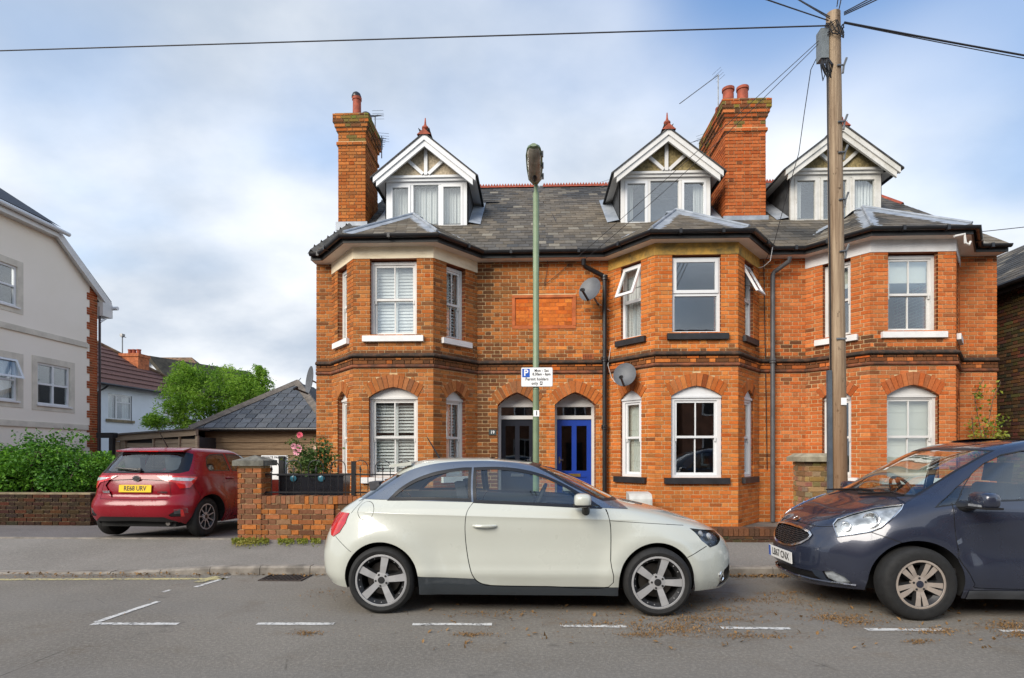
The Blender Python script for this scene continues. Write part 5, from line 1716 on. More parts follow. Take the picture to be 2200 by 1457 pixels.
b = MB(); b.add([(A1.x, A1.y, .1), (-26, A1.y, .1), (-26, A1.y, ez), (A1.x, A1.y, ez)], [(0, 1, 2, 3)]); b.build('back_wall', white_wall, wh)
for (a, c, z0, z1) in ((u0, u1, zb, zt), (u2, u3, zb + .1, zt)):
    mb = MB(); ring_frame(mb, fH, a, c, z0, z1, .06, .03, .1)
    wbox(mb, fH, a + (c - a) * .36 - .04, a + (c - a) * .36 + .04, z0 + .06, z1 - .06, .031, .1)
    wbox(mb, fH, a + (c - a) * .36 + .04, c - .06, z1 - .36, z1 - .30, .032, .1)
    w_ = mb.build('window', upvc, wh); pane(fH, a + .05, c - .05, z0 + .05, z1 - .05, .06, w_)
    dress_window(w_, fH, a, c, z0, z1, .02, 'curtains')
    s_ = MB(); wbox(s_, fH, a - .12, c + .12, z0 - .12, z0 - .001, -.06, .05); s_.build('sill', mortar_dark, w_)
rp = [Vector((A0.x + .3, A0.y, ez + .0)), Vector((A1.x + .32, A1.y + .3, ez + .0)), Vector((-22.6, 25.6, 7.75)), Vector((-22.6, 20, 7.75))]
rm_ = MB(); rows = 13
for i in range(rows):
    t0, t1 = i / rows, (i + 1) / rows
    l0, l1 = rp[0].lerp(rp[3], t0), rp[1].lerp(rp[2], t0); l2, l3 = rp[1].lerp(rp[2], t1), rp[0].lerp(rp[3], t1)
    n_ = (l1 - l0).cross(l3 - l0).normalized()
    if n_.z < 0: n_ = -n_
    rm_.add([l0 + n_ * .05, l1 + n_ * .05, l2 + n_ * .012, l3 + n_ * .012, l0, l1], [(0, 1, 2, 3), (4, 5, 1, 0)])
rm_.add([rp[1], Vector((-27, A1.y + .3, ez)), rp[2]], [(0, 1, 2)])
rm_.build('roof', brown_tile, wh, fix=False)
b = MB(); b.tube([rp[1] + Vector((0, 0, .06)), rp[2] + Vector((0, 0, .06))], .09, 8); b.build('hip_tiles', brown_tile2, wh)
b = MB(); b.tube([rp[0] + Vector((.08, 0, -.03)), rp[1] + Vector((.08, 0, -.03))], .055, 8); g0 = fH.P(on_face(212, 900)[0], ez - .1, -.06)
b.tube([g0 + Vector((.28, .1, .05)), g0 + Vector((.2, 0, -.1)), g0 + Vector((0, -.1, -.25)), g0 + Vector((0, -.1, -4.2))], .04, 8); b.build('gutter', black_paint, wh)
# its chimney and aerial
wc = W(286, 770, 27.5)
b = MB(); b.box(wc.x - .47, wc.x + .47, 27.2, 28.0, 5.0, 6.25); b.box(wc.x - .51, wc.x + .51, 27.16, 28.04, 6.25, 6.4)
chw = b.build('chimney', plain('orange_stack_brick', (.42, .13, .05), .9, var=.35, scale=7), wh)
for dx_ in (-.22, -.02, .22):
    pb = MB(); pb.lathe([(.1, 0), (.09, .2), (.11, .22), (.11, .26), (.08, .26)], 12, Matrix.Translation((wc.x + dx_, 27.6, 6.4))); pb.build('chimney_pot', terracotta, chw)
am = plain('aerial_metal', (.22, .22, .22), .4, .7, var=.2)
ap_ = W(263, 760, 27.3)
aer = root('television_aerial', 'thin mast aerial beside the small orange chimney stack', 'aerial', tuple(ap_))
b = MB(); b.tube([tuple(ap_), (ap_.x, ap_.y, W(263, 720, 27.3).z)], .025, 6); b.build('mast', am, aer)
t_ = Vector((ap_.x, ap_.y, W(263, 722, 27.3).z)); b = MB(); b.box(t_.x - .06, t_.x + .06, t_.y - .1, t_.y + .1, t_.z - .05, t_.z + .1); b.tube([t_, t_ + Vector((.18, 0, -.08))], .02, 6); b.build('antenna', am, aer)

# houses behind
gh = root('gable_house', 'far white gabled house with dark mossy roof above the bright tree', 'house', (W(330, 800, 41).x, 41, .1))
a, c, ap2 = W(262, 842, 41), W(384, 842, 41), W(325, 769, 41)
b = MB(); b.prism([(a.x, .1), (c.x, .1), (c.x, c.z), (ap2.x, ap2.z), (a.x, a.z)], lambda x, z: Vector((x, 41, z)), lambda x, z: Vector((x + 3.2, 49, z))); b.build('wall', white_wall, gh)
b = MB(); o_ = Vector((0, -.3, .12)); bk = Vector((3.4, 8.4, 0))
for q in (c, a):
    d = (q - ap2) * 1.10
    b.add([ap2 + o_, ap2 + d + o_, ap2 + d + o_ + bk, ap2 + o_ + bk, ap2 + o_ - Vector((0, 0, .35)), ap2 + d + o_ - Vector((0, 0, .35))], [(0, 1, 2, 3), (0, 4, 5, 1)])
b.build('roof', plain('dark_mossy_tile', (.05, .043, .03), .9, var=.5, scale=3), gh, fix=False)
bh_ = root('brown_roof_house', 'far house with a hipped mottled brown tile roof', 'house', (W(400, 850, 50).x, 50, .1))
P_ = [W(300, 850, 50), W(475, 850, 49), W(412, 768, 54), W(345, 768, 54)]
b = MB(); b.add(P_ + [W(520, 850, 62)], [(0, 1, 2, 3), (1, 4, 2)]); b.build('roof', brown_tile2, bh_, fix=False)
b = MB(); b.box(P_[0].x + .3, P_[1].x - .3, 50.2, 60, .1, P_[0].z); b.build('wall', white_wall, bh_)

# slate garage with weatherboards
GY = 18.0
gar = root('garage', 'timber boarded garage with a hipped grey slate roof', 'garage', (W(560, 918, GY).x, GY, .1))
ge0, ge1 = W(415, 921, GY), W(712, 919, GY); gap = W(640, 822, GY + 2.6)
ez = (ge0.z + ge1.z) / 2; ge0.z = ge1.z = ez
b = MB(); b.add([ge0, ge1, gap, ge0 + Vector((0, 6, 0)), ge1 + Vector((0, 6, 0)), gap + Vector((0, 1.5, 0))], [(0, 1, 2), (3, 0, 2, 5), (1, 4, 5, 2)]); grf = b.build('roof', slate_under, gar, fix=False)
ux = Vector((1, 0, 0)); hg = (gap - ge0) - ux * (gap - ge0).x
gi = []
def gcol(p, w): k = rnd.uniform(.8, 1.2); return tuple(v * k for v in rnd.choice([(.115, .128, .145), (.095, .108, .125), (.13, .14, .152), (.105, .115, .132)]))
slate_plane([(0, 0), ((ge1 - ge0).x, 0), ((gap - ge0).x, hg.length)], ge0, ux, hg, gi, gauge=.285, wid=.345, colf=gcol, thick=.024, gap=.03)
single('slate', unit_slate, gi, grf)
def ridge_bar(a, c, w, nm, m, par):
    n_ = max(1, int((Vector(c) - Vector(a)).length / .45)); a, c = Vector(a), Vector(c)
    for i in range(n_):
        mb = MB(); p0, p1 = a.lerp(c, i / n_), a.lerp(c, (i + .985) / n_); d = (p1 - p0).normalized(); r2 = d.cross(Vector((0, 0, 1))).normalized(); up_ = r2.cross(d)
        mb.add([p0 - r2 * w - up_ * w * .45, p0 + up_ * .06, p0 + r2 * w - up_ * w * .45, p1 - r2 * w - up_ * w * .45, p1 + up_ * .06, p1 + r2 * w - up_ * w * .45, p0 - r2 * w - up_ * w * .85, p1 - r2 * w - up_ * w * .85], [(0, 1, 4, 3), (1, 2, 5, 4), (0, 2, 1), (3, 4, 5), (0, 3, 7, 6)])
        mb.build(nm, m, par, fix=False)
hipm = plain('concrete_hip_tile', (.15, .13, .11), .9, var=.3, scale=5)
ridge_bar(ge0 + Vector((-.08, -.08, .03)), gap + Vector((0, 0, .06)), .17, 'hip_tile', hipm, grf); ridge_bar(ge1 + Vector((.08, -.08, .03)), gap + Vector((0, 0, .06)), .17, 'hip_tile', hipm, grf)
b = MB(); b.tube([ge0 + Vector((-.05, -.08, -.04)), ge1 + Vector((.05, -.08, -.04))], .055, 8)
b.tube([ge0 + Vector((-.05, -.1, -.1)), ge0 + Vector((.45, -.05, -.38)), ge0 + Vector((.45, -.02, -2.2))], .04, 8); b.build('gutter', black_paint, gar)
def wood_mat(name, a, b_, s=(1, 1, 9)):
    t = NT(name); f = t.noise(3.5, 6, .65, t.pos(s)); g_ = t.noise(1.2, 3); oi = t.n('ShaderNodeObjectInfo')
    c = t.mix(t.ramp(f, .3, .72), a, b_); c = t.mix(t.math('MULTIPLY', oi.outputs['Random'], .45), c, t.mix(1, c, (.5, .48, .46), 'MULTIPLY'))
    t.bump(f, .4, .01); return t.fin(c, .85)
board_m = wood_mat('weathered_board', (.23, .15, .085), (.36, .25, .15), (.6, .6, 9))
grey_board = wood_mat('grey_brown_board', (.27, .20, .135), (.42, .33, .24), (.6, .6, 9))
z = .15; k = 0
while z < ez - .06:
    mb = MB(); h = .21
    mb.add([(ge0.x + .25, GY + .22, z), (ge1.x, GY + .22, z), (ge1.x, GY + .262, z + h + .03), (ge0.x + .25, GY + .262, z + h + .03), (ge0.x + .25, GY + .31, z), (ge1.x, GY + .31, z), (ge1.x, GY + .31, z + h + .03), (ge0.x + .25, GY + .31, z + h + .03)], [(0, 1, 2, 3), (0, 4, 5, 1), (3, 2, 6, 7), (0, 3, 7, 4), (1, 5, 6, 2)])
    mb.build('board', board_m, gar); z += h; k += 1
b = MB(); b.box(ge0.x + .3, ge1.x, GY + .315, GY + 5, .1, ez); b.build('wall_core', room_dark, gar)
b = MB(); b.box(ge0.x + .05, ge1.x, GY - .06, GY + .21, ez - .10, ez - .06); b.build('soffit', timber_black, gar)
# flat roofed timber shed to its left
FY = 17.2
shd = root('timber_shed', 'grey brown timber shed with panelled boards behind the red car', 'shed', (W(335, 960, FY).x, FY, .1))
s0, s1 = W(248, 936, FY), W(424, 923, FY)
topz = lambda x: s0.z + (s1.z - s0.z) * (x - s0.x) / (s1.x - s0.x)
for i, (pa, pb) in enumerate(((272, 328), (332, 384), (388, 422))):
    xa, xb = W(pa, 960, FY).x, W(pb, 960, FY).x; z = .15
    while z < topz(xa) - .3:
        mb = MB(); h = .125
        mb.add([(xa, FY - .0, z), (xb, FY - .0, z), (xb, FY + .028, z + h + .012), (xa, FY + .028, z + h + .012), (xa, FY + .06, z), (xb, FY + .06, z), (xb, FY + .06, z + h + .012), (xa, FY + .06, z + h + .012)], [(0, 1, 2, 3), (0, 4, 5, 1), (3, 2, 6, 7), (0, 3, 7, 4), (1, 5, 6, 2)])
        mb.build('board', grey_board, shd); z += h
for pa, pb in ((248, 259), (261, 271), (329, 331.5), (385, 387.5), (421, 426)):
    xa, xb = W(pa, 960, FY).x, W(pb, 960, FY).x
    mb = MB(); mb.box(xa, xb, FY - .045, FY + .05, .1, topz((xa + xb) / 2) - .19); mb.build('post', grey_board, shd)
mb = MB(); mb.add([(x, y, topz(x) - dz) for dz in (.0, .18) for y in (FY - .08, FY + .05) for x in (s0.x - .02, s1.x)], [(0, 1, 3, 2), (4, 6, 7, 5), (0, 4, 5, 1), (2, 3, 7, 6), (0, 2, 6, 4), (1, 5, 7, 3)]); mb.build('fascia_board', grey_board, shd)
mb = MB(); mb.add([(x, y, topz(x) + dz) for dz in (.002, .05) for y in (FY - .16, FY + 5) for x in (s0.x - .1, s1.x)], [(0, 2, 3, 1), (4, 5, 7, 6), (0, 1, 5, 4), (2, 6, 7, 3), (0, 4, 6, 2), (1, 3, 7, 5)]); mb.build('roof', plain('felt_roof', (.12, .11, .10), .9, var=.3), shd)
b = MB(); b.box(s0.x + .1, s1.x, FY + .062, FY + 4.8, .1, s0.z - .05); b.build('wall_core', room_dark, shd)
bp_ = W(241, 960, 16.8); b = MB(); b.box(bp_.x - .06, bp_.x + .06, 16.74, 16.86, .1, W(241, 932, 16.8).z); b.box(bp_.x - .42, bp_.x + .1, 16.7, 16.9, W(241, 941, 16.8).z, W(241, 930, 16.8).z)
tag(b.build('porch_frame', black_paint), 'black post and lintel of a porch left of the timber shed', 'porch')

# dark brick neighbour at the right edge
nb = root('brick_house', 'dark brown brick house with slate roof at the right edge', 'house', (14, 14, .1))
nx = 10.3
fN = Face((nx, 22.0), (nx, 9.6))
ze = WX(2198, 602, nx).z
b = MB(); b.box(nx + .014, 20, 9.6, 22, .1, ze); b.build('wall', mortar_dark, nb)
q = []
lay(fN, .1, ze, [], lambda p, u, z: tuple(v * rnd.uniform(.6, 1.25) for v in rnd.choice([(.085, .05, .025), (.12, .07, .03), (.06, .04, .025), (.15, .085, .035)])), q, proud=.006)
vis = [t for t in q if 10.8 < t[0].y < 13.2 and t[0].z > 1.4]
vis.sort(key=lambda t: t[0].y)
ids = set(id(t) for t in vis[:280])
single('brick', unit_brick, [(t[0], Matrix.Rotation(t[1], 4, 'Z'), t[2], t[3]) for t in q if id(t) in ids], nb)
joined([(Matrix.Translation(t[0]) @ Matrix.Rotation(t[1], 4, 'Z') @ Matrix.Diagonal((*t[2], 1)), t[3]) for t in q if id(t) not in ids], 'brickwork', brick_many, nb, 'stuff')
rz = WX(2199, 531, 12.6).z
o3 = Vector((nx - .28, 22, ze - .05)); upv = Vector((12.6 - o3.x, 0, rz - o3.z)); Lr = upv.length
b = MB(); b.add([(o3.x, 22, o3.z), (o3.x, 9.3, o3.z), (12.6, 9.3, rz), (12.6, 22, rz), (15.5, 22, o3.z), (15.5, 9.3, o3.z)], [(0, 1, 2, 3), (3, 2, 5, 4)]); nrf = b.build('roof', slate_under, nb, fix=False)
it = []
slate_plane([(0, 0), (12.7, 0), (12.7, Lr), (0, Lr)], o3, (0, -1, 0), upv, it, gauge=.2, wid=.25, warm=.2)
joined([(Matrix.Translation(t[0]) @ t[1] @ Matrix.Diagonal((*t[2], 1)), t[3]) for t in it], 'slating', slate_many, nb, 'stuff')
b = MB(); b.tube([(o3.x - .05, 9.3, o3.z - .02), (o3.x - .05, 22, o3.z - .02)], .06, 8); b.box(nx - .25, nx - .22, 9.4, 22, o3.z - .16, o3.z - .03); b.build('gutter', black_paint, nb)

# the other side of the street, behind the camera: what the windows and the car paint mirror
opp_brick = plain('opposite_brick', (.26, .12, .07), .9, var=.3, scale=3)
for k, (ox0, ox1, oz) in enumerate(((-22, -13.2, 5.2), (-12.2, -3.2, 5.6), (-2.0, 6.6, 5.2), (7.6, 16.5, 5.6))):
    oh = root('opposite_house', ('leftmost brick house across the street, seen only in reflections', 'wider brick house across the street facing the first bay', 'brick house across the street facing the blue door', 'rightmost brick house across the street, seen only in reflections')[k], 'house', ((ox0 + ox1) / 2, -10, 0), group='houses across the street')
    b = MB(); b.box(ox0, ox1, -15, -8, 0, oz); b.build('wall', opp_brick, oh)
    b = MB(); b.prism([(-7.7, oz - .05), (-11.5, oz + 2.9), (-15.3, oz - .05)], lambda y, z: Vector((ox0 - .1, y, z)), lambda y, z: Vector((ox1 + .1, y, z))); b.build('roof', slate_under, oh)
    for fx in (.18, .5, .82):
        for z0 in (.9, 3.4):
            xx = ox0 + (ox1 - ox0) * fx
            if fx == .5 and z0 < 1:
                b = MB(); b.box(xx - .45, xx + .45, -8.0, -7.96, 0, 2.1); b.build('door', navy_door, oh); continue
            b = MB(); b.box(xx - .62, xx + .62, -8.0, -7.95, z0, z0 + 1.4); w_ = b.build('window', white_paint, oh)
            b = MB(); b.box(xx - .54, xx - .03, -7.955, -7.94, z0 + .08, z0 + 1.32); b.build('pane', tr_m, w_)
            b = MB(); b.box(xx + .03, xx + .54, -7.955, -7.94, z0 + .08, z0 + 1.32); b.build('pane', tr_m, w_)
# ================================================================== street furniture, cables, pipes
green_post = plain('sage_green_post_paint', (.16, .215, .125), .45, var=.12, scale=5)
LY = 8.15
lp = W(1151.5, 900, LY)
lamp = root('street_lamp', 'sage green street lamp with a cobra head lantern before the front doors', 'street lamp', (lp.x, LY, .14))
zt = W(1151, 398, LY).z; zs = W(1151, 838, LY).z
b = MB(); b.lathe([(.045, .1), (.045, zs), (.049, zs + .004), (.049, zs + .02), (.044, zs + .03), (.043, zt - .12), (.030, zt - .10), (.030, zt)], 20, Matrix.Translation((lp.x, LY, 0))); b.build('post', green_post, lamp)
hn = Vector((lp.x - .035, 7.35, W(1147, 312, 7.35).z)); hf = Vector((lp.x - .01, LY + .02, zt + .05))
dr = (hn - hf).normalized(); sr = dr.cross(Vector((0, 0, 1))).normalized(); ur = sr.cross(dr)
def lsec(t, w, up, dn, n_=10):
    c = hf.lerp(hn, t); return [c + sr * w * math.cos(a) + ur * ((up if math.sin(a) > 0 else dn) * math.sin(a)) for a in [2 * PI * i / n_ for i in range(n_)]]
secs = [lsec(-.06, .035, .03, .02), lsec(0, .06, .05, .03), lsec(.08, .095, .075, .03), lsec(.4, .112, .085, .03), lsec(.75, .112, .08, .03), lsec(.93, .09, .06, .025), lsec(1.0, .04, .03, .015)]
b = MB(); vs = [p for s_ in secs for p in s_]; b.add(vs, [(i * 10 + k, i * 10 + (k + 1) % 10, (i + 1) * 10 + (k + 1) % 10, (i + 1) * 10 + k) for i in range(6) for k in range(10)], True)
b.add(secs[0], [tuple(range(10))]); b.add(secs[-1], [tuple(range(10))]); b.build('lantern_hood', green_post, lamp)
secs = [lsec(.10, .088, -.02, .035), lsec(.16, .095, -.02, .085), lsec(.5, .098, -.02, .10), lsec(.85, .092, -.02, .085), lsec(.95, .07, -.02, .03)]
b = MB(); vs = [p for s_ in secs for p in s_]; b.add(vs, [(i * 10 + k, i * 10 + (k + 1) % 10, (i + 1) * 10 + (k + 1) % 10, (i + 1) * 10 + k) for i in range(4) for k in range(10)], True)
b.add(secs[0], [tuple(range(10))]); b.add(secs[-1], [tuple(range(10))]); b.build('lantern_bowl', plain('dusty_lamp_bowl', (.30, .27, .22), .25, var=.3, scale=9), lamp)
b = MB(); c = hf.lerp(hn, .3) - ur * .085; b.lathe([(.001, -.05), (.035, -.04), (.035, .03), (.02, .06), (.001, .06)], 12, Matrix.Translation(c) @ dr.to_track_quat('Z', 'Y').to_matrix().to_4x4()); b.build('bulb_holder', black_paint, lamp)
b = MB()
for t in (.2, .5, .8): c = hf.lerp(hn, t) - sr * .112; b.box(c.x - .012, c.x + .012, c.y - .02, c.y + .02, c.z - .05, c.z + .02)
b.build('clip', grey_pipe, lamp)
# number label and permit plate
tag_y = LY - .0465
lz0, lz1 = W(1151, 895, tag_y).z, W(1151, 881.5, tag_y).z; lx0, lx1 = W(1146, 890, tag_y).x, W(1158.5, 890, tag_y).x
b = MB(); b.box(lx0, lx1, tag_y - .004, tag_y, lz0, lz1); nl = b.build('number_label', sw, lamp)
tm = text_mesh('1', .088); tm.transform(Matrix.Translation(((lx0 + lx1) / 2 + .004, tag_y - .0055, (lz0 + lz1) / 2)) @ Matrix.Rotation(PI / 2, 4, 'X')); link('numeral', tm, ink, nl)
py_ = LY - .065
pl = root('parking_sign', 'white permit holders parking plate fixed across the green lamp post', 'sign', (lp.x, py_, W(1150, 830, py_).z))
px0, px1, pz0, pz1 = W(1119.5, 810, py_).x, W(1187.5, 810, py_).x, W(1150, 831, py_).z, W(1150, 789.5, py_).z
PM = lambda u, v: Vector((px0 + (px1 - px0) * u, py_, pz0 + (pz1 - pz0) * v))
def round_plate(name, m, par, u0, u1, v0, v1, d0, d1, r=.02):
    a, c = PM(u0, v0), PM(u1, v1); pts = []
    for cx_, cz_, st in ((c.x - r, c.z - r, 0), (a.x + r, c.z - r, 90), (a.x + r, a.z + r, 180), (c.x - r, a.z + r, 270)):
        for k in range(5): an = R(st + k * 22.5); pts.append((cx_ + r * math.cos(an), cz_ + r * math.sin(an)))
    mb = MB(); mb.prism(pts, lambda x, z: Vector((x, d0, z)), lambda x, z: Vector((x, d1, z))); return mb.build(name, m, par)
round_plate('plate_rim', plain('sign_grey_rim', (.35, .36, .37), .4, var=0), pl, 0, 1, 0, 1, py_, py_ + .004)
round_plate('plate', sw, pl, .012, .988, .018, .982, py_ - .002, py_ - .0005, .016)
sblue = plain('sign_blue', (.01, .085, .42), .4, var=0)
round_plate('blue_panel', sblue, pl, .035, .275, .49, .93, py_ - .004, py_ - .0022, .006)
def ptext(txt, u, v, size, m, d=.0045, sp=1.0, xs=1.0):
    t_ = text_mesh(txt, size, spacing=sp, xs=xs); p = PM(u, v); t_.transform(Matrix.Translation((p.x, py_ - d, p.z)) @ Matrix.Rotation(PI / 2, 4, 'X')); link('lettering', t_, m, pl)
H_ = pz1 - pz0
ptext('P', .155, .71, H_ * .46, sw, .0052)
ptext('Mon - Sat', .645, .83, H_ * .20, ink, sp=1.1, xs=.85); ptext('8.30am - 6pm', .645, .645, H_ * .20, ink, sp=1.05, xs=.80); ptext('Permit holders', .50, .39, H_ * .21, ink, sp=1.1, xs=.85); ptext('only', .43, .17, H_ * .21, ink, sp=1.1, xs=.85)
round_plate('zone_panel', ink, pl, .595, .675, .09, .27, py_ - .004, py_ - .0022, .002)
ptext('A', .636, .18, H_ * .17, sw, .0052)
b = MB(); b.tube([(lp.x - .05, py_ + .02, (pz0 + pz1) / 2), (lp.x + .05, py_ + .02, (pz0 + pz1) / 2)], .012, 6); b.box(lp.x - .05, lp.x + .05, py_ + .0045, LY - .03, (pz0 + pz1) / 2 - .015, (pz0 + pz1) / 2 + .015); b.build('clamp', grey_pipe, pl)

# wooden pole
pole_wood = NT('weathered_pole_wood')
_v = pole_wood.pos((9, 9, .35)); _f = pole_wood.noise(2.2, 6, .7, _v); _g = pole_wood.noise(1.1, 3, .5, pole_wood.pos((1, 1, .6))); _k = pole_wood.noise(16, 3, .5, pole_wood.pos((1, 1, .55)))
_cc = pole_wood.mix(pole_wood.ramp(_f, .3, .7), (.15, .095, .055), (.38, .285, .19))
_cc = pole_wood.mix(pole_wood.ramp(_k, .64, .72, to=(0, .85)), _cc, (.07, .04, .02))
_sx = pole_wood.n('ShaderNodeSeparateXYZ'); _gg = pole_wood.n('ShaderNodeNewGeometry'); pole_wood.l(_gg.outputs['Position'], _sx.inputs[0])
_cc = pole_wood.mix(pole_wood.ramp(pole_wood.math('ADD', _sx.outputs['Z'], pole_wood.math('MULTIPLY', _g, 1.5)), 4.2, 2.2), _cc, pole_wood.mix(.6, _cc, (.16, .075, .03)))
pole_wood.bump(_f, .8, .02); pole_wood.fin(_cc, .85); pole_wood = pole_wood.m
PY = 8.25
pb_, pt_ = W(1806, 1060, PY), W(1790, 30, PY); pb_.z = .1; d_ = (pt_ - W(1803, 1050, PY)); pb_ = pt_ - d_ * ((pt_.z - .1) / d_.z)
tele = root('telegraph_pole', 'tall weathered wooden telegraph pole with step irons and cables', 'telegraph pole', tuple(pb_))
P_ = [pb_.lerp(pt_, i / 14) for i in range(15)]
b = MB(); b.tube(P_, [.110 - .017 * i / 14 for i in range(15)], 20); b.build('pole', pole_wood, tele)
pole_x = lambda z: (pb_ + (pt_ - pb_) * ((z - pb_.z) / (pt_.z - pb_.z)))
galv = plain('galvanised_steel', (.16, .17, .18), .5, .6, var=.3, scale=12)
for (py, side) in ((150, 1), (270, 1), (335, 1), (435, 1), (545, 1)):
    z = W(1800, py, PY).z; c = pole_x(z); b = MB()
    b.tube([c + Vector((.085, -.075, -.10)), c + Vector((.095, -.08, 0)), c + Vector((.125, -.10, .10))], .016, 6)
    b.tube([c + Vector((-.01, -.115, -.01)), c + Vector((.10, -.085, .01))], .012, 6)
    b.build('step_iron', galv, tele)
z = W(1800, 98, PY).z; c = pole_x(z); b = MB(); b.box(c.x - .215, c.x - .105, c.y - .08, c.y + .06, c.z - .22, c.z + .2); b.build('junction_box', plain('box_grey', (.14, .16, .17), .5, var=.2), tele)
b = MB(); q_ = random.Random(4)
for i in range(9):
    p0 = c + Vector((-.15 + q_.uniform(-.05, .05), -.06, -.22)); b.tube([p0, p0 + Vector((q_.uniform(-.05, .07), -.02, -.10)), p0 + Vector((q_.uniform(-.02, .09), 0, -.2 - q_.random() * .12)), c + Vector((-.1, -.06, -.30))], .010, 5)
b.tube([c + Vector((-.11, -.06, -.25)), c + Vector((-.115, -.07, -1.2)), pole_x(4.0) + Vector((-.118, -.05, 0)), pole_x(2.6) + Vector((-.122, -.05, 0))], .010, 5); b.build('cable_bundle', black_paint, tele)
b = MB(); z1 = W(1782, 797, PY).z; c0 = pole_x(.12); c1 = pole_x(z1); b.bar(c0 + Vector((-.155, -.04, 0)), c1 + Vector((-.14, -.04, 0)), .058, .05, (0, 1, 0)); b.build('cable_guard', plain('grey_plastic_conduit', (.075, .09, .11), .5, var=.15), tele)
b = MB(); c = pole_x(W(1806, 864, PY).z); b.box(c.x - .02, c.x + .055, c.y - .119, c.y - .113, c.z - .05, c.z + .05); b.build('notice', sw, tele)
b = MB(); c = pole_x(W(1800, 731, PY).z); b.box(c.x - .07, c.x + .07, c.y - .116, c.y - .104, c.z - .012, c.z + .012); b.build('number_strip', galv, tele)
b = MB(); tz = pt_.z
for i in range(7):
    a0 = q_.uniform(0, 6.28); pts_ = [pole_x(tz - .30 + q_.uniform(-.1, .14)) + Vector((.12 * math.cos(a0 + k * .55), .12 * math.sin(a0 + k * .55) - .02, .02 * math.sin(k * 1.7))) for k in range(8)]; b.tube(pts_, .008, 5)
b.build('wire_loops', black_paint, tele)

# overhead cables, each one a thing
cable = plain('black_cable', (.018, .016, .02), .6, var=0)
def wire(name, label, pts, sag=0.0, r=.008, n=16, grp='cables spreading from the wooden pole'):
    P0 = [Vector(p) for p in pts]; out = []
    if name == 'overhead_cable' and len(P0) == 2:           # cables run on to the next pole, out of sight
        k = 0 if (P0[0] - pt_).length > (P0[1] - pt_).length else 1
        P0[k] = P0[k] + (P0[k] - P0[1 - k]) * 1.6; n = 40
    for j in range(len(P0) - 1):
        m_ = n if len(P0) == 2 else 6
        for i in range(m_ + (1 if j == len(P0) - 2 else 0)):
            t = i / m_; p = P0[j].lerp(P0[j + 1], t); p.z -= sag * 4 * t * (1 - t); out.append(p)
    b = MB(); b.tube(out, r, 5); return tag(b.build(name, cable, sharp=None), label, 'cable', grp)
top = lambda py, dx=0: Vector((pole_x(W(1795, py, PY).z).x + dx, PY - .1, W(1795, py, PY).z))
wire('overhead_cable', 'long thin cable crossing the whole sky to the left of the pole', [W(-60, 111, 9.5), top(66, -.12)], .0, .010)
wire('overhead_cable', 'lower cable rising to the upper left from the pole top', [W(1560, -35, 6.0), top(55, -.12)], .02, .008)
for k, l_ in ((0, 'upper of two paired cables rising left from the pole top'), (1, 'lower of two paired cables rising left from the pole top')):
    wire('overhead_cable', l_, [W(1655 + 7 * k, -40 + 2 * k, 5.6), top(47 + 4 * k, -.1)], .02, .007)
for k, l_ in ((0, 'near vertical cable over the pole top, on its left'), (1, 'near vertical cable over the pole top, on its right')):
    wire('overhead_cable', l_, [W(1806 + 9 * k, -40, 5.2), top(26 + 5 * k, .0 + .03 * k)], 0, .007)
for k, l_ in ((0, 'steepest cable rising to the upper right from the pole'), (1, 'middle cable rising to the upper right from the pole'), (2, 'shallowest cable rising to the upper right from the pole')):
    wire('overhead_cable', l_, [W(1925 + 20 * k, -40 - 3 * k, 6.2), top(38 + 3 * k, .1)], .03, .008)
wire('overhead_cable', 'thick twin cable leaving the pole to the right edge', [top(60, .1), W(2290, 128, 9.0)], .05, .014)
wire('overhead_cable', 'thin cable just under the thick one to the right edge', [top(62, .1), W(2290, 133, 9.0)], .07, .007)
wire('house_cable', 'upper cable from the pole down to the gutter above the blue door', [top(76, -.1), W(1240, 553, 11.0)], .03, .005, grp='cables from the pole to the houses')
wire('house_cable', 'lower cable from the pole down to the gutter above the blue door', [top(80, -.1), W(1258, 556, 11.0)], .10, .005, grp='cables from the pole to the houses')
wire('house_cable', 'slack cable from the pole to the eaves right of the middle bay', [top(84, -.12), W(1742, 150, 8.6), W(1727, 250, 9.2), W(1716, 330, 9.7), W(1690, 420, 10.4), W(1664, 520, 10.9), W(1640, 570, 11.05)], .0, .006, grp='cables from the pole to the houses')
wire('overhead_cable', 'short thin cable at the right edge beside the terrace roof', [W(2086, 498, 11.2), W(2290, 478, 9.5)], .02, .007)
wire('wall_cable', 'white cable looping from the eaves over the middle bay', [W(1660, 530, 10.95), W(1655, 560, 10.9), W(1640, 573, 11.0), W(1630, 575, 11.1)], 0, .007, grp='cables on the wall').data.materials[0] = white_paint
wire('wall_cable', 'dark cable running down the wall right of the middle bay', [W(1641, 560, 11.38), W(1643, 700, 11.38), W(1646, 860, 11.38), W(1648, 1010, 11.38)], 0, .009, grp='cables on the wall')
wire('wall_cable', 'dark cable running down beside the black downpipe', [W(1312, 570, 11.38), W(1313, 700, 11.38), W(1315, 860, 11.36), W(1316, 1080, 11.36)], 0, .012, grp='cables on the wall')
wire('wall_cable', 'white cable from the upper dish down the wall', [W(1281, 648, 11.3), W(1300, 662, 11.36), W(1313, 668, 11.36), W(1313, 740, 11.36), W(1306, 784, 11.3), W(1314, 812, 11.3), W(1322, 822, 11.2)], 0, .006, grp='cables on the wall').data.materials[0] = white_paint
wire('wall_cable', 'thin dark cable hanging in a corner above the recessed brick panel', [W(1177, 560, 11.37), W(1174, 590, 11.37), W(1169, 613, 11.37), W(1190, 596, 11.37), W(1225, 566, 11.37)], 0, .005, grp='cables on the wall')
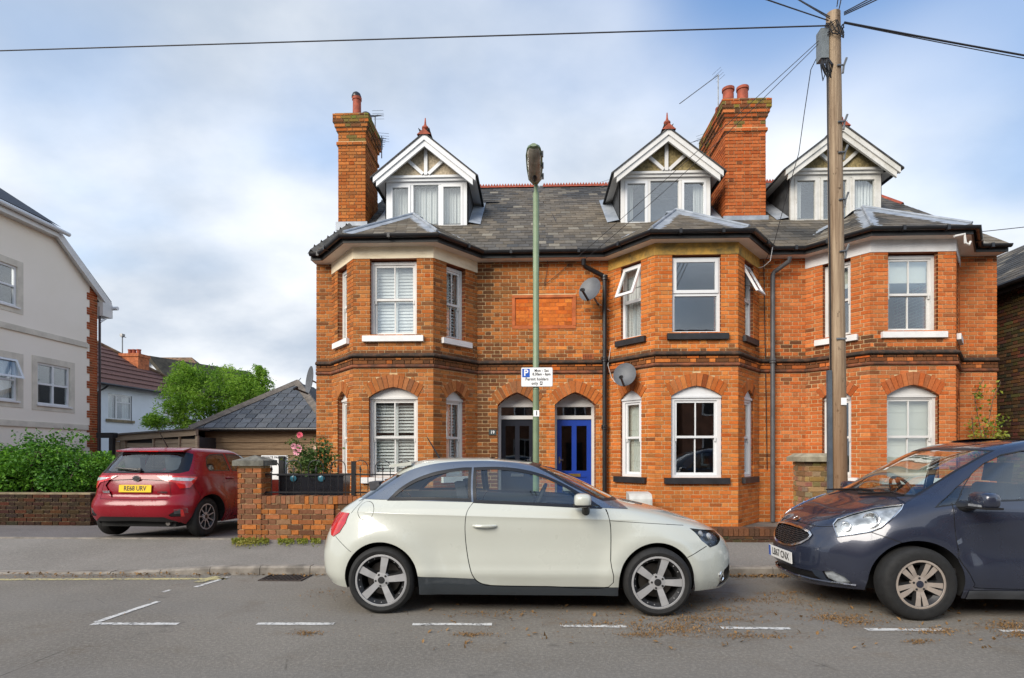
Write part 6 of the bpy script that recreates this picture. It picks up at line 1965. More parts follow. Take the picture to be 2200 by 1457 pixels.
wire('roof_cable', 'dark cable looping across the slates between the first two dormers', [W(1187, 460, 12.9), W(1205, 500, 12.3), W(1232, 535, 11.3)], 0, .006, grp='cables on the roof')

# downpipes belong to the houses
def pipe(house, m, pts, r=.042, joints=()):
    b = MB(); b.tube(pts, r, 12)
    for z in joints:
        x = [p for p in pts][-1].x; y = pts[-1].y
        b.lathe([(r, -.05), (r + .018, -.045), (r + .018, -.01), (r + .028, 0), (r + .018, .01), (r + .018, .045), (r, .05)], 14, Matrix.Translation((x, y, z)))
    b.build('downpipe', m, house)
yP = 11.31
p = [W(1254, 556, 11.08), W(1254, 568, 11.1), W(1257, 573, 11.15), W(1294, 592, yP), W(1299, 598, yP), W(1299, 700, yP)]
pe = p[-1].copy(); pe.z = .12
pipe(house_b, black_paint, p + [pe], .046, (W(1299, 597, yP).z, W(1300, 772, yP).z, W(1300, 918, yP).z))
p = [W(1697, 552, 11.08), W(1695, 562, 11.12), W(1664, 584, yP), W(1660, 590, yP)]
pe = p[-1].copy(); pe.z = .12
pipe(house_c, grey_pipe, p + [pe], .043, (W(1660, 775, yP).z,))
p = [W(2066, 500, 10.5), W(2074, 503, 10.45), W(2076, 520, 10.45), W(2084, 527, 10.45)]
pipe(house_c, white_paint, [W(2050, 508, 10.2), W(2072, 503, 10.2), W(2074, 522, 10.2), W(2082, 526, 10.2), W(2085, 519, 10.2)], .022)
b = MB(); vv = W(1263, 773, D - .006); vv.z = 3.392
vent = [(vv.x - .1, vv.x + .1)]
vp = MB(); vp.box(vv.x - .11, vv.x + .11, D - .012, D + .01, vv.z - .055, vv.z + .055); vo = vp.build('air_brick', red_panel, house_b)
for i in range(6):
    for j in range(3):
        b.box(vv.x - .092 + i * .032, vv.x - .072 + i * .032, D - .0135, D - .0125, vv.z - .042 + j * .03, vv.z - .022 + j * .03)
b.build('vent_holes', hole, vo)
hp = W(1058, 929, D - .02); b = MB(); b.box(hp.x - .075, hp.x + .075, D - .02, D - .006, hp.z - .055, hp.z + .055)
npl = b.build('number_plate', plain('slate_number_plate', (.03, .045, .045), .5, var=.1), house_a)
tm = text_mesh('19', .085); tm.transform(Matrix.Translation((hp.x, D - .0215, hp.z)) @ Matrix.Rotation(PI / 2, 4, 'X')); link('numerals', tm, sw, npl)

# satellite dishes and aerials
dish_m = plain('grey_dish', (.085, .092, .105), .5, .0, var=.12, scale=9)
def dish(label, px, py, Y, rx, ry, face, arm_to):
    c = W(px, py, Y); o = root('satellite_dish', label, 'satellite dish', tuple(c), group='satellite dishes on the houses')
    n_ = Vector(face).normalized(); q = n_.to_track_quat('Z', 'Y').to_matrix().to_4x4()
    M = Matrix.Translation(c) @ q @ Matrix.Diagonal((rx, ry, 1, 1))
    b = MB(); b.lathe([(.001, 0), (.3, .004), (.6, .018), (.85, .036), (1, .05), (1.0, .044), (.85, .028), (.6, .01), (.001, -.008)], 28, M); b.build('reflector', dish_m, o)
    low = c + (q @ Vector((0, -ry * .95, 0))); tip = c + n_ * .33 + (q @ Vector((0, -ry * .75, 0)))
    b = MB(); b.bar(low + n_ * .03, tip, .03, .035); b.lathe([(.001, -.03), (.03, -.03), (.036, .05), (.03, .07), (.001, .07)], 12, Matrix.Translation(tip) @ (c - tip).to_track_quat('Z', 'Y').to_matrix().to_4x4()); b.build('receiver_arm', black_paint, o)
    b = MB(); b.tube([c - n_ * .03, c - n_ * .12 + Vector((0, .03, -.03)), Vector(arm_to)], .018, 8); b.build('wall_bracket', galv, o)
dish('grey satellite dish beside the black downpipe right of the recessed panel', 1269, 624, 11.0, .225, .25, (-.50, -.82, .30), W(1285, 655, 11.39))
dish('pale satellite dish low on the corner of the middle bay', 1343, 807, 10.75, .215, .235, (-.35, -.9, .28), W(1350, 822, 11.1))
dish('dark satellite dish seen edge on at the left end of the terrace', 669, 818, 12.4, .26, .32, (-.80, -.62, .12), (-4.39, 12.6, W(669, 830, 12.4).z))
def yagi(label, base, topz, tip, back, els=9, ln=.16):
    o = root('television_aerial', label, 'aerial', tuple(base), group='aerials on the chimneys')
    b = MB(); t = Vector((base[0], base[1], topz)); b.tube([base, t], .013, 6); b.build('mast', galv, o)
    b = MB(); b.tube([Vector(back), Vector(tip)], .010, 6); d = (Vector(tip) - Vector(back)); s_ = d.cross(Vector((0, 0, 1))).normalized()
    for i in range(els):
        c = Vector(back) + d * ((i + .3) / els); l_ = ln * (1 - .3 * i / els); b.tube([c - s_ * l_, c + s_ * l_], .005, 4)
    b.build('boom', galv, o)
    r_ = MB()
    u_ = s_.cross(d).normalized()
    for k in (-1.5, -.5, .5, 1.5): r_.tube([Vector(back) - d.normalized() * .03 + u_ * k * .06 - s_ * .14, Vector(back) - d.normalized() * .03 + u_ * k * .06 + s_ * .14], .004, 4)
    r_.build('reflector', galv, o)
yagi('small grid aerial on a short mast behind the left chimney stack', W(806, 285, 13.6), W(806, 248, 13.6).z, W(795, 252, 13.2), W(812, 247, 13.9), 6)
yagi('small drooping aerial clipped to the side of the left chimney stack', W(820, 340, 13.4), W(822, 292, 13.4).z, W(819, 318, 13.0), W(823, 296, 13.5), 5, .08)
yagi('long thin aerial boom on a mast beside the right chimney pots', W(1543, 245, 13.0), W(1540, 161, 13.0).z, W(1460, 223, 12.6), W(1542, 162, 13.0), 16, .05)
yagi('small square aerial between the second dormer and the right chimney', W(1507, 325, 14.3), W(1506, 295, 14.3).z, W(1490, 305, 14.0), W(1508, 298, 14.5), 6)
yagi('faint small aerial on the ridge left of the second dormer', W(1299, 412, 15.4), W(1299, 394, 15.4).z, W(1292, 402, 15.2), W(1303, 396, 15.5), 5, .08)
# ================================================================== cars
# each body is a stack of horizontal outlines (rounded plan shapes) that carries the panels
def pchip(xs, ys):
    n = len(xs); h = [xs[i + 1] - xs[i] for i in range(n - 1)]; d = [(ys[i + 1] - ys[i]) / h[i] for i in range(n - 1)]
    m = [0] * n; m[0] = d[0]; m[-1] = d[-1]
    for i in range(1, n - 1):
        if d[i - 1] * d[i] > 0:
            w1, w2 = 2 * h[i] + h[i - 1], h[i] + 2 * h[i - 1]; m[i] = (w1 + w2) / (w1 / d[i - 1] + w2 / d[i])
    def f(x):
        if x <= xs[0]: return ys[0] + m[0] * (x - xs[0]) * 0
        if x >= xs[-1]: return ys[-1]
        i = 0
        while xs[i + 1] < x: i += 1
        t = (x - xs[i]) / h[i]
        return ((1 + 2 * t) * (1 - t) ** 2 * ys[i] + t * (1 - t) ** 2 * h[i] * m[i] + t * t * (3 - 2 * t) * ys[i + 1] + t * t * (t - 1) * h[i] * m[i + 1])
    return f
class Body:
    """rows (z, xr, xf, w, er, ef): height, rear and front ends, half width, roundness at rear and front"""
    def __init__(s, rows, xm, bumps=None):
        s.rows = rows; s.xm = xm; s.bumps = bumps
        V = [0.0]
        for a, b in zip(rows, rows[1:]):
            V.append(V[-1] + math.sqrt((b[0] - a[0]) ** 2 + (.30 * (b[1] - a[1])) ** 2 + (.30 * (b[2] - a[2])) ** 2 + (.8 * (b[3] - a[3])) ** 2))
        s.V = V; s.vmax = V[-1]
        s.f = [pchip(V, [r_[k] for r_ in rows]) for k in range(6)]
        N = 900; s.zt = [(s.f[0](s.vmax * i / N), s.vmax * i / N) for i in range(N + 1)]
        # nominal outline for a nearly true to size unrolled coordinate
        s.tab = []
        for sg in (-1, 1):
            e = rows[3][4 if sg < 0 else 5]; L = abs((rows[3][1] if sg < 0 else rows[3][2]) - xm); w = rows[3][3]
            acc = 0; prev = None; tab = []
            for i in range(1201):
                t = (i / 1200) ** 1.0 * PI / 2
                # dense near the middle where the power curve is steep
                t = PI / 2 * (i / 1200) ** 2 if e > 2.2 else t
                p = (L * math.sin(t) ** (2 / e), w * math.cos(t) ** (2 / e) if t < PI / 2 - 1e-9 else 0)
                if prev: acc += math.hypot(p[0] - prev[0], p[1] - prev[1])
                tab.append((acc, t)); prev = p
            s.tab.append(tab)
        s.umin, s.umax = -s.tab[0][-1][0], s.tab[1][-1][0]
        s.cache = {}
    def v(s, z):
        lo, hi = 0, len(s.zt) - 1
        while hi - lo > 1:
            m = (lo + hi) // 2
            if s.zt[m][0] <= z: lo = m
            else: hi = m
        a, b = s.zt[lo], s.zt[hi]; f = (z - a[0]) / max(1e-9, b[0] - a[0]); return a[1] + (b[1] - a[1]) * max(0, min(1, f))
    def look(s, tab, x, k):
        lo, hi = 0, len(tab) - 1
        if x >= tab[-1][k]: return tab[-1][1 - k]
        while hi - lo > 1:
            m = (lo + hi) // 2
            if tab[m][k] <= x: lo = m
            else: hi = m
        a, b = tab[lo], tab[hi]; f = (x - a[k]) / max(1e-12, b[k] - a[k]); return a[1 - k] + (b[1 - k] - a[1 - k]) * f
    def row(s, v):
        k = round(v, 5)
        if k not in s.cache: s.cache[k] = [f(v) for f in s.f]
        return s.cache[k]
    def raw(s, u, v):
        v = max(0, min(s.vmax, v)); z, xr, xf, w, er, ef = s.row(v)
        i = 0 if u < 0 else 1; t = s.look(s.tab[i], min(abs(u), s.tab[i][-1][0]), 0); e = er if i == 0 else ef
        c = max(0.0, math.cos(t)); sn = math.sin(t)
        x = s.xm + ((xf if i else xr) - s.xm) * (sn ** (2 / e) if sn > 0 else 0)
        y = w * (c ** (2 / e) if c > 0 else 0)
        p = Vector((x, -y, z))
        if s.bumps: p = s.bumps(p, u, v)
        return p
    def nrm(s, u, v):
        e = .006
        a = s.raw(min(u + e, s.umax), v) - s.raw(max(u - e, s.umin), v); b = s.raw(u, min(s.vmax, v + e)) - s.raw(u, max(0, v - e))
        n = a.cross(b)
        if n.length < 1e-12: return Vector((0, 0, 1))
        return n.normalized()
    def at(s, u, v, off=0.0):
        p = s.raw(u, v)
        if off: p = p + s.nrm(u, v) * off
        return p
    def side(s, x, z):
        """side view point -> unrolled point"""
        v = s.v(z); z_, xr, xf, w, er, ef = s.row(v)
        i = 1 if x >= s.xm else 0; e = ef if i else er
        f = min(.99999, abs(x - s.xm) / max(1e-6, abs((xf if i else xr) - s.xm)))
        t = math.asin(f ** (e / 2)); return (s.look(s.tab[i], t, 1) * (1 if i else -1), v)
    def inside(s, p):
        if not (s.rows[0][0] < p.z < s.rows[-1][0]): return False
        z_, xr, xf, w, er, ef = s.row(s.v(p.z)); i = 1 if p.x >= s.xm else 0; e = ef if i else er
        f = abs(p.x - s.xm) / max(1e-6, abs((xf if i else xr) - s.xm)); g = abs(p.y) / max(1e-6, w)
        return f < 1 and g < 1 and f ** e + g ** e < 1
    def pick(s, px, py, M):
        """where the sight line of a photograph pixel meets this body"""
        cx, cz = (px - 1100.) / F, (HOR - py) / F
        d = Vector((cx * _c - _s, cx * _s + _c, cz)); Mi = M.inverted(); o = Mi @ Vector((0, 0, CAMZ)); d = (Mi.to_3x3() @ d)
        t = 3.0
        while t < 16 and not s.inside(o + d * t): t += .02
        if t >= 16: raise ValueError('missed the body at %s %s' % (px, py))
        lo, hi = t - .02, t
        for _ in range(24):
            m = (lo + hi) / 2
            if s.inside(o + d * m): hi = m
            else: lo = m
        p = o + d * hi; v = s.v(p.z); z_, xr, xf, w, er, ef = s.row(v); i = 1 if p.x >= s.xm else 0; e = ef if i else er
        f = min(.99999, abs(p.x - s.xm) / abs((xf if i else xr) - s.xm))
        tt = math.asin(f ** (e / 2)) if f < .85 else math.acos(min(1, abs(p.y) / w) ** (e / 2))
        return (s.look(s.tab[i], tt, 1) * (1 if i else -1), v)
    def end(s, y, z, front=True):
        """end view point -> unrolled point"""
        v = s.v(z); z_, xr, xf, w, er, ef = s.row(v); i = 1 if front else 0; e = ef if i else er
        f = min(1.0, abs(y) / w); t = math.acos(f ** (e / 2)); return (s.look(s.tab[i], t, 1) * (1 if i else -1), v)

def dens(poly, d, closed=True):
    out = []; n = len(poly)
    for i in range(n if closed else n - 1):
        a, b = Vector(poly[i][:2]), Vector(poly[(i + 1) % n][:2]); k = max(1, int((b - a).length / d))
        for j in range(k): out.append(a.lerp(b, j / k))
    if not closed: out.append(Vector(poly[-1][:2]))
    return out
def smooth_poly(pts, n=4, closed=True):
    P = [Vector(p) for p in pts]; m = len(P); out = []
    for i in range(m if closed else m - 1):
        p0, p1, p2, p3 = P[(i - 1) % m if closed else max(0, i - 1)], P[i], P[(i + 1) % m if closed else i + 1], P[(i + 2) % m if closed else min(m - 1, i + 2)]
        for j in range(n):
            t = j / n; out.append(.5 * (2 * p1 + (p2 - p0) * t + (2 * p0 - 5 * p1 + 4 * p2 - p3) * t * t + (3 * p1 - p0 - 3 * p2 + p3) * t ** 3))
    if not closed: out.append(P[-1])
    return out
def strip(line, w):
    """thin band round a line, in the unrolled plane"""
    L = [Vector(p[:2]) for p in line]; a, b = [], []
    for i, p in enumerate(L):
        d = (L[min(i + 1, len(L) - 1)] - L[max(0, i - 1)])
        if d.length < 1e-9: d = Vector((1, 0))
        d.normalize(); n = Vector((-d.y, d.x)) * w / 2; a.append(p + n); b.append(p - n)
    return a + b[::-1]

def panels(B, domain, holes, regions, spacing=.055, dd=.04):
    """cut the unrolled skin along every outline; returns {region: (verts uv, tris)}"""
    pts, edges = [], []
    polys = [domain] + holes + [r_[1] for r_ in regions]
    dp = []
    for pl in polys:
        q = dens(pl, dd); b = len(pts); n = len(q); pts += q; edges += [(b + i, b + (i + 1) % n) for i in range(n)]; dp.append(q)
    u0, u1 = min(p.x for p in dp[0]), max(p.x for p in dp[0]); v0, v1 = min(p.y for p in dp[0]), max(p.y for p in dp[0])
    nu, nv = int((u1 - u0) / spacing), int((v1 - v0) / spacing)
    for i in range(1, nu):
        for j in range(1, nv):
            p = Vector((u0 + (u1 - u0) * (i + (.5 if j % 2 else 0)) / nu, v0 + (v1 - v0) * j / nv))
            if pip(p, dp[0]): pts.append(p)
    V, E, T, *_ = delaunay_2d_cdt(pts, edges, [], 0, 1e-6)
    bb = [(min(p.x for p in q), max(p.x for p in q), min(p.y for p in q), max(p.y for p in q)) for q in dp]
    def inside(c, k): x0, x1, y0, y1 = bb[k]; return x0 <= c.x <= x1 and y0 <= c.y <= y1 and pip(c, dp[k])
    out = {}
    nh = len(holes)
    for t in T:
        c = (V[t[0]] + V[t[1]] + V[t[2]]) / 3
        if not inside(c, 0) or any(inside(c, 1 + k) for k in range(nh)): continue
        nm = 'body'
        for k, r_ in enumerate(regions):
            if inside(c, 1 + nh + k): nm = r_[0]
        out.setdefault(nm, []).append(tuple(t))
    return V, out
def skin(B, V, tris, name, m, parent, off=0.0, both='joined', label=None):
    idx = {}; vs = []; ns = []; fs = []
    for t in tris:
        f = []
        for i in t:
            if i not in idx:
                idx[i] = len(vs); n = B.nrm(V[i].x, V[i].y); p = B.raw(V[i].x, V[i].y) + n * off; vs.append(p); ns.append(n)
            f.append(idx[i])
        a, b, c = (vs[k] for k in f)
        if (b - a).cross(c - a).dot(ns[f[0]] + ns[f[1]] + ns[f[2]]) < 0: f = f[::-1]
        fs.append(tuple(f))
    mv = [Vector((p.x, -p.y, p.z)) for p in vs]; mn = [Vector((p.x, -p.y, p.z)) for p in ns]; mf = [f[::-1] for f in fs]
    sets = [(vs + mv, ns + mn, fs + [tuple(i + len(vs) for i in f) for f in mf])] if both == 'joined' else [(vs, ns, fs), (mv, mn, mf)]
    res = []
    for v_, n_, f_ in sets:
        me = bpy.data.meshes.new(name); me.from_pydata([tuple(p) for p in v_], [], f_); me.update()
        me.polygons.foreach_set('use_smooth', [True] * len(f_)); me.normals_split_custom_set_from_vertices([tuple(q) for q in n_])
        res.append(link(name, me, m, parent, local=True))
    return res

def car_paint(name, col, metal=0.0, rough=.32, flake=0.0):
    t = NT(name); f = t.noise(2.0, 5, .65); d = t.noise(300, 2)
    c = t.mix(t.ramp(f, .35, .75, to=(0, .22)), col, tuple(v * .80 + .012 for v in col))
    t.setin(t.b, 'Roughness', t.ramp(f, .3, .8, to=(rough * .85, rough * 1.3)))
    return_ = t.fin(c, None or rough, metal, .5, 1.0)
    return return_
tyre_m = plain('tyre_rubber', (.013, .013, .013), .8, var=.25, scale=20, bump=.3)
alloy_m = plain('silver_alloy', (.42, .42, .425), .35, .25, var=.08)
bright_alloy = plain('warm_bright_alloy', (.42, .36, .31), .35, .25, var=.06)
dark_alloy = plain('dark_alloy', (.05, .05, .052), .4, .6, var=.1)
trim_black = plain('black_trim', (.012, .012, .013), .38, var=.15)
seam_black = plain('panel_gap', (.006, .006, .006), .8, var=0)
liner_black = plain('wheel_liner', (.008, .008, .008), .9, var=0)
cabin_dark = plain('cabin_dark_trim', (.025, .025, .027), .8, var=.2)
seat_m = plain('seat_cloth', (.06, .06, .065), .9, var=.2, scale=8)
red_lens = plain('red_lens', (.50, .012, .012), .12, var=.25, scale=14, coat=1.0)
clear_lens = plain('clear_lens_silver', (.40, .42, .44), .34, .35, var=.4, scale=14)
brake_m = plain('brake_disc', (.14, .13, .12), .45, .8, var=.3)
plate_white = plain('number_plate_white', (.80, .80, .78), .35, var=.03)
plate_yellow = plain('number_plate_yellow', (.80, .52, .02), .35, var=.03)
eu_blue = plain('plate_blue', (.01, .08, .42), .35, var=0)

def wheel(parent, x, y, rad, width, rim_r, spokes, out, spk_m, barrel_m, nuts=5, turn=0.0, cap=None):
    """wheel in the car's own axes; out = -1 for the near (right) side, +1 for the other"""
    T = Matrix.Translation((x, y, rad)) @ Matrix.Rotation(PI / 2 * (1 if out < 0 else -1), 4, 'X') @ Matrix.Rotation(turn, 4, 'Z')   # local +Z faces outwards
    h = width / 2
    b = MB(); b.lathe([(rim_r, h * .80), (rim_r + .012, h * .96), (rim_r + (rad - rim_r) * .5, h * 1.02), (rad - .022, h * .93), (rad - .006, h * .78), (rad, h * .55), (rad, -h * .55), (rad - .02, -h * .93), (rim_r, -h * .9)], 48, T)
    ty = b.build('tyre', tyre_m, parent, local=True)
    b = MB(); b.lathe([(rim_r + .004, h * .84), (rim_r - .012, h * .86), (rim_r - .018, h * .76), (rim_r - .045, h * .45), (rim_r - .05, -h * .7), (rim_r, -h * .9)], 48, T)
    b.build('rim', barrel_m, parent, local=True)
    b = MB(); b.lathe([(rim_r + .005, h * .845), (rim_r - .004, h * .875), (rim_r - .014, h * .87), (rim_r - .016, h * .84)], 48, T); b.build('rim_lip', spk_m, parent, local=True)
    b = MB(); b.lathe([(.001, -h * .3), (rim_r * .66, -h * .3), (rim_r * .66, -h * .38), (.001, -h * .38)], 32, T); b.build('brake_disc', brake_m, parent, local=True)
    b = MB(); b.lathe([(rim_r + .01, -h * .9), (.001, -h * .9)], 32, T); b.build('wheel_back', liner_black, parent, local=True)
    for k in range(spokes['n']):
        a = 2 * PI * k / spokes['n'] + spokes.get('a0', PI / 2)
        for da in spokes.get('pair', (0,)):
            b = MB(); w0, w1 = spokes['w']; z0, z1 = spokes.get('z', (h * .62, h * .78))
            ca, sa = math.cos(a), math.sin(a)
            r0, r1 = spokes.get('r0', .035), rim_r - .012
            def sp(r_, s_, z_): 
                sh = da * (r_ / r1) ** .8 if spokes.get('fan', True) else da
                return T @ Vector((r_ * ca - (s_ + sh) * sa, r_ * sa + (s_ + sh) * ca, z_))
            sk = spokes.get('skew', 0)
            vs = []
            for r_, w_, z_ in ((r0, w0, z0), ((r0 + r1) / 2, (w0 + w1) / 2, (z0 + z1) / 2 + .006), (r1, w1, z1)):
                vs += [sp(r_, -w_ / 2 + sk * r_, z_), sp(r_, w_ / 2 + sk * r_, z_), sp(r_, w_ / 2 + .012 + sk * r_, z_ - .035), sp(r_, -w_ / 2 - .012 + sk * r_, z_ - .035)]
            b.add(vs, [(0, 1, 5, 4), (4, 5, 9, 8)]); f2 = MB(); f2.add(vs, [(1, 2, 6, 5), (5, 6, 10, 9), (3, 0, 4, 7), (7, 4, 8, 11), (0, 3, 2, 1)])
            b.build('spoke', spk_m, parent, local=True); f2.build('spoke_flank', barrel_m, parent, local=True)
    b = MB(); b.lathe([(.075, h * .45), (.068, h * .66), (.045, h * .70), (.001, h * .70)], 24, T); b.build('hub', barrel_m if spokes.get('dark_hub') else spk_m, parent, local=True)
    b = MB(); b.lathe([(.032, h * .70), (.030, h * .75), (.001, h * .76)], 20, T); b.build('centre_cap', cap or alloy_m, parent, local=True)
    b = MB()
    for k in range(nuts):
        a = 2 * PI * (k + .5) / nuts + spokes.get('a0', PI / 2); b.lathe([(.010, h * .5), (.010, h * .72), (.001, h * .73)], 8, T @ Matrix.Translation((.052 * math.cos(a), .052 * math.sin(a), 0)))
    b.build('wheel_nuts', dark_alloy, parent, local=True)
    if spokes.get('rivets'):
        b = MB()
        for k in range(20):
            a = 2 * PI * k / 20; b.lathe([(.006, h * .62), (.004, h * .70), (.001, h * .70)], 6, T @ Matrix.Translation(((rim_r - .030) * math.cos(a), (rim_r - .030) * math.sin(a), 0)))
        b.build('rivets', spk_m, parent, local=True)
    return ty
def arch_liner(parent, B, x, r, z, wid, depth=.42):
    for sg in (-1, 1):
        b = MB(); n = 24; vs = []
        ring = []
        for i in range(n + 1):
            a = -.30 + (PI + .60) * i / n; ring.append((x + r * math.cos(a), max(.21, z + r * math.sin(a))))
        for k in range(2):
            for (xx, zz) in ring:
                yb = -B.raw(*B.side(xx, zz)).y - .012
                vs.append((xx, sg * (yb if k == 0 else wid - depth), zz))
        b.add(vs, [(i, i + 1, n + 2 + i, n + 1 + i) for i in range(n)], True)
        b.add([vs[n + 1 + i] for i in range(n + 1)], [tuple(range(n + 1))])
        b.build('wheel_arch_liner', liner_black, parent, local=True, fix=False)
def cabin(parent, floor_z, x0, x1, w, seats, dash_x, dash_z, wheel_y, steer_x, headz):
    b = MB(); b.box(x0, x1, -w, w, floor_z, floor_z + .04); b.build('cabin_floor', cabin_dark, parent, local=True)
    b = MB(); b.prism([(dash_x - .22, dash_z - .28), (dash_x - .24, dash_z - .06), (dash_x - .12, dash_z), (dash_x + .18, dash_z - .03), (dash_x + .18, dash_z - .3)], lambda x, z: Vector((x, -w * (.92 if x < dash_x else .72), z)), lambda x, z: Vector((x, w * (.92 if x < dash_x else .72), z))); b.build('dashboard', cabin_dark, parent, local=True)
    for sx_, ys, rec in seats:
        for sy in ys:
            b = MB(); hw = .23
            prof = [(sx_ + .30, headz - .80), (sx_ + .30, headz - .66), (sx_ - .12, headz - .70), (sx_ - .12 - rec, headz - .17), (sx_ - .16 - rec, headz - .14), (sx_ - .26 - rec, headz - .2), (sx_ - .26, headz - .8)]
            b.prism(prof, lambda x, z: Vector((x, sy - hw, z)), lambda x, z: Vector((x, sy + hw, z)))
            b.prism([(sx_ - .14 - rec, headz - .12), (sx_ - .14 - rec * 1.25, headz + .07), (sx_ - .24 - rec * 1.25, headz + .07), (sx_ - .24 - rec, headz - .13)], lambda x, z: Vector((x, sy - .13, z)), lambda x, z: Vector((x, sy + .13, z)))
            b.build('seat', seat_m, parent, local=True)
    b = MB(); M = Matrix.Translation((steer_x, wheel_y, dash_z - .02)) @ Matrix.Rotation(R(-65), 4, 'Y')
    pr = [(.18 + .016 * math.cos(t), .016 * math.sin(t)) for t in [2 * PI * i / 8 for i in range(8)]]
    b.lathe(pr, 28, M, close=True); b.box(-.17, .17, -.02, .02, -.012, .012, M); b.lathe([(.06, -.02), (.06, .02), (.001, .025)], 16, M); b.build('steering_wheel', cabin_dark, parent, local=True)
def number_plate(parent, txt, M, m, blue=True, w=.52, h=.111):
    b = MB(); b.box(-w / 2, w / 2, -.004, .004, -h / 2, h / 2, M); p = b.build('number_plate', m, parent, local=True)
    if blue: b = MB(); b.box(-w / 2 + .002, -w / 2 + .045, -.0048, -.0042, -h / 2 + .002, h / 2 - .002, M); b.build('blue_band', eu_blue, p, local=True)
    t_ = text_mesh(txt, .098, xs=.86); t_.transform(M @ Matrix.Translation((.018 if blue else 0, -.0056, 0)) @ Matrix.Rotation(PI / 2, 4, 'X')); link('registration', t_, ink, p, local=True)
    return p
def mirror_pair(parent, fn, name, m):
    for sg in (-1, 1):
        b = MB(); fn(b, sg); b.build(name, m, parent, local=True)

# ------------------------------------------------------------------ the pale three door car
AY = 5.92
ra, fa_ = W(817, 1250, 5.05), W(1415, 1250, 5.05)
audi = root('parked_car', 'pale cream three door hatchback with silver roof arch parked in front of the terrace', 'car', (ra.x, AY, 0), 0.0, 'cars parked along the kerb')
SX = lambda px, py, Y=5.06: (lambda p: (p.x - ra.x, p.z))(W(px, py, Y))
WB_ = fa_.x - ra.x
def bump_a(p, u, v):
    # swell over the wheels, hollow along the door, a crease under the glass line
    y = -p.y
    if y > .3:
        s_ = min(1, (y - .3) / .3)
        for cx in (0.0, WB_):
            r_ = math.hypot(p.x - cx, (p.z - .31) * 1.05)
            y += s_ * .022 * math.exp(-((r_ - .40) / .10) ** 2)
        if .2 < p.x < WB_ - .2: y -= s_ * .016 * math.exp(-((p.z - .62) / .14) ** 2) * min(1, (p.x - .2) / .3) * min(1, (WB_ - .2 - p.x) / .3)
        y += s_ * .014 * math.exp(-((p.z - .375) / .05) ** 2) * (1 if .3 < p.x < WB_ - .25 else 0)
        y += s_ * .013 * math.exp(-abs(p.z - (.907 - .025 * p.x)) / .030) * max(0, min(1, (2.6 - p.x) / .5))
    return Vector((p.x, -y, p.z))
C = 5.92
def zx(px, py, Y=C): p = W(px, py, Y); return p.x - ra.x, p.z
# rear and front ends by height, read at the car's centre line
rowsA = [
    # z     xr      xf     w     er   ef
    (.150, -.56, 3.20, .800, 5.0, 3.8),
    (.235, -.60, 3.285, .835, 5.0, 3.6),
    (.330, -.655, 3.305, .858, 5.0, 3.6),
    (.500, -.670, 3.295, .868, 4.8, 3.5),
    (.620, -.655, 3.250, .868, 4.6, 3.4),
    (.700, -.630, 3.160, .865, 4.5, 3.4),
    (.784, -.595, 2.990, .860, 4.4, 3.6),
    (.846, -.560, 2.800, .853, 4.3, 3.8),
    (.905, -.510, 2.590, .842, 4.2, 4.2),
    (.950, -.455, 2.380, .825, 4.2, 4.4),
    (.985, -.400, 2.240, .795, 4.2, 4.4),
    (1.040, -.320, 2.130, .755, 4.2, 4.0),
    (1.120, -.205, 1.975, .715, 4.2, 3.6),
    (1.200, -.080, 1.815, .670, 4.2, 3.4),
    (1.270, .030, 1.660, .630, 4.2, 3.3),
    (1.325, .110, 1.505, .590, 4.2, 3.2),
    (1.365, .200, 1.320, .545, 4.0, 3.0),
    (1.390, .310, 1.080, .480, 3.6, 2.8),
    (1.404, .430, .860, .360, 3.0, 2.6),
    (1.410, .560, .680, .12, 2.4, 2.4),
]
BA = Body(rowsA, .95, bump_a)
sA = lambda pts, Y=5.06: [BA.side(*SX(px, py, Y)) for px, py in pts]
def sideline(pts, Y=5.06, n=4): return [BA.side(*q) for q in smooth_poly([SX(px, py, Y) for px, py in pts], n, False)]
dom = [(BA.umin, BA.v(.27)), BA.side(-.56, .24), BA.side(-.36, .22)] + [BA.side(x, .175) for x in (.36, .8, 1.4, 2.0, WB_ - .36)] + [BA.side(WB_ + .36, .20), BA.side(WB_ + .60, .19), (BA.umax, BA.v(.185)), (BA.umax, BA.vmax), (BA.umin, BA.vmax)]
def archpoly(B, x, z, r, n=30, z0=.10):
    return [B.side(x + r, z0)] + [B.side(x + r * math.cos(t), z + r * math.sin(t)) for t in [PI * i / n for i in range(n + 1)]] + [B.side(x - r, z0)]
holesA = [archpoly(BA, 0, .305, .345), archpoly(BA, WB_, .305, .345)]
zl = lambda z, x: BA.side(x, z)
regs = []
cz = lambda x: .907 - .025 * x
for dz in (.0, .05, -.06): regs.append(('body', strip([BA.side(x_, cz(x_) + dz) for x_ in [-.25 + .1 * i for i in range(28)]], .012)))
for dz in (.375, .42, .33): regs.append(('body', strip([BA.side(x_, dz) for x_ in [.42 + .1 * i for i in range(17)]], .012)))
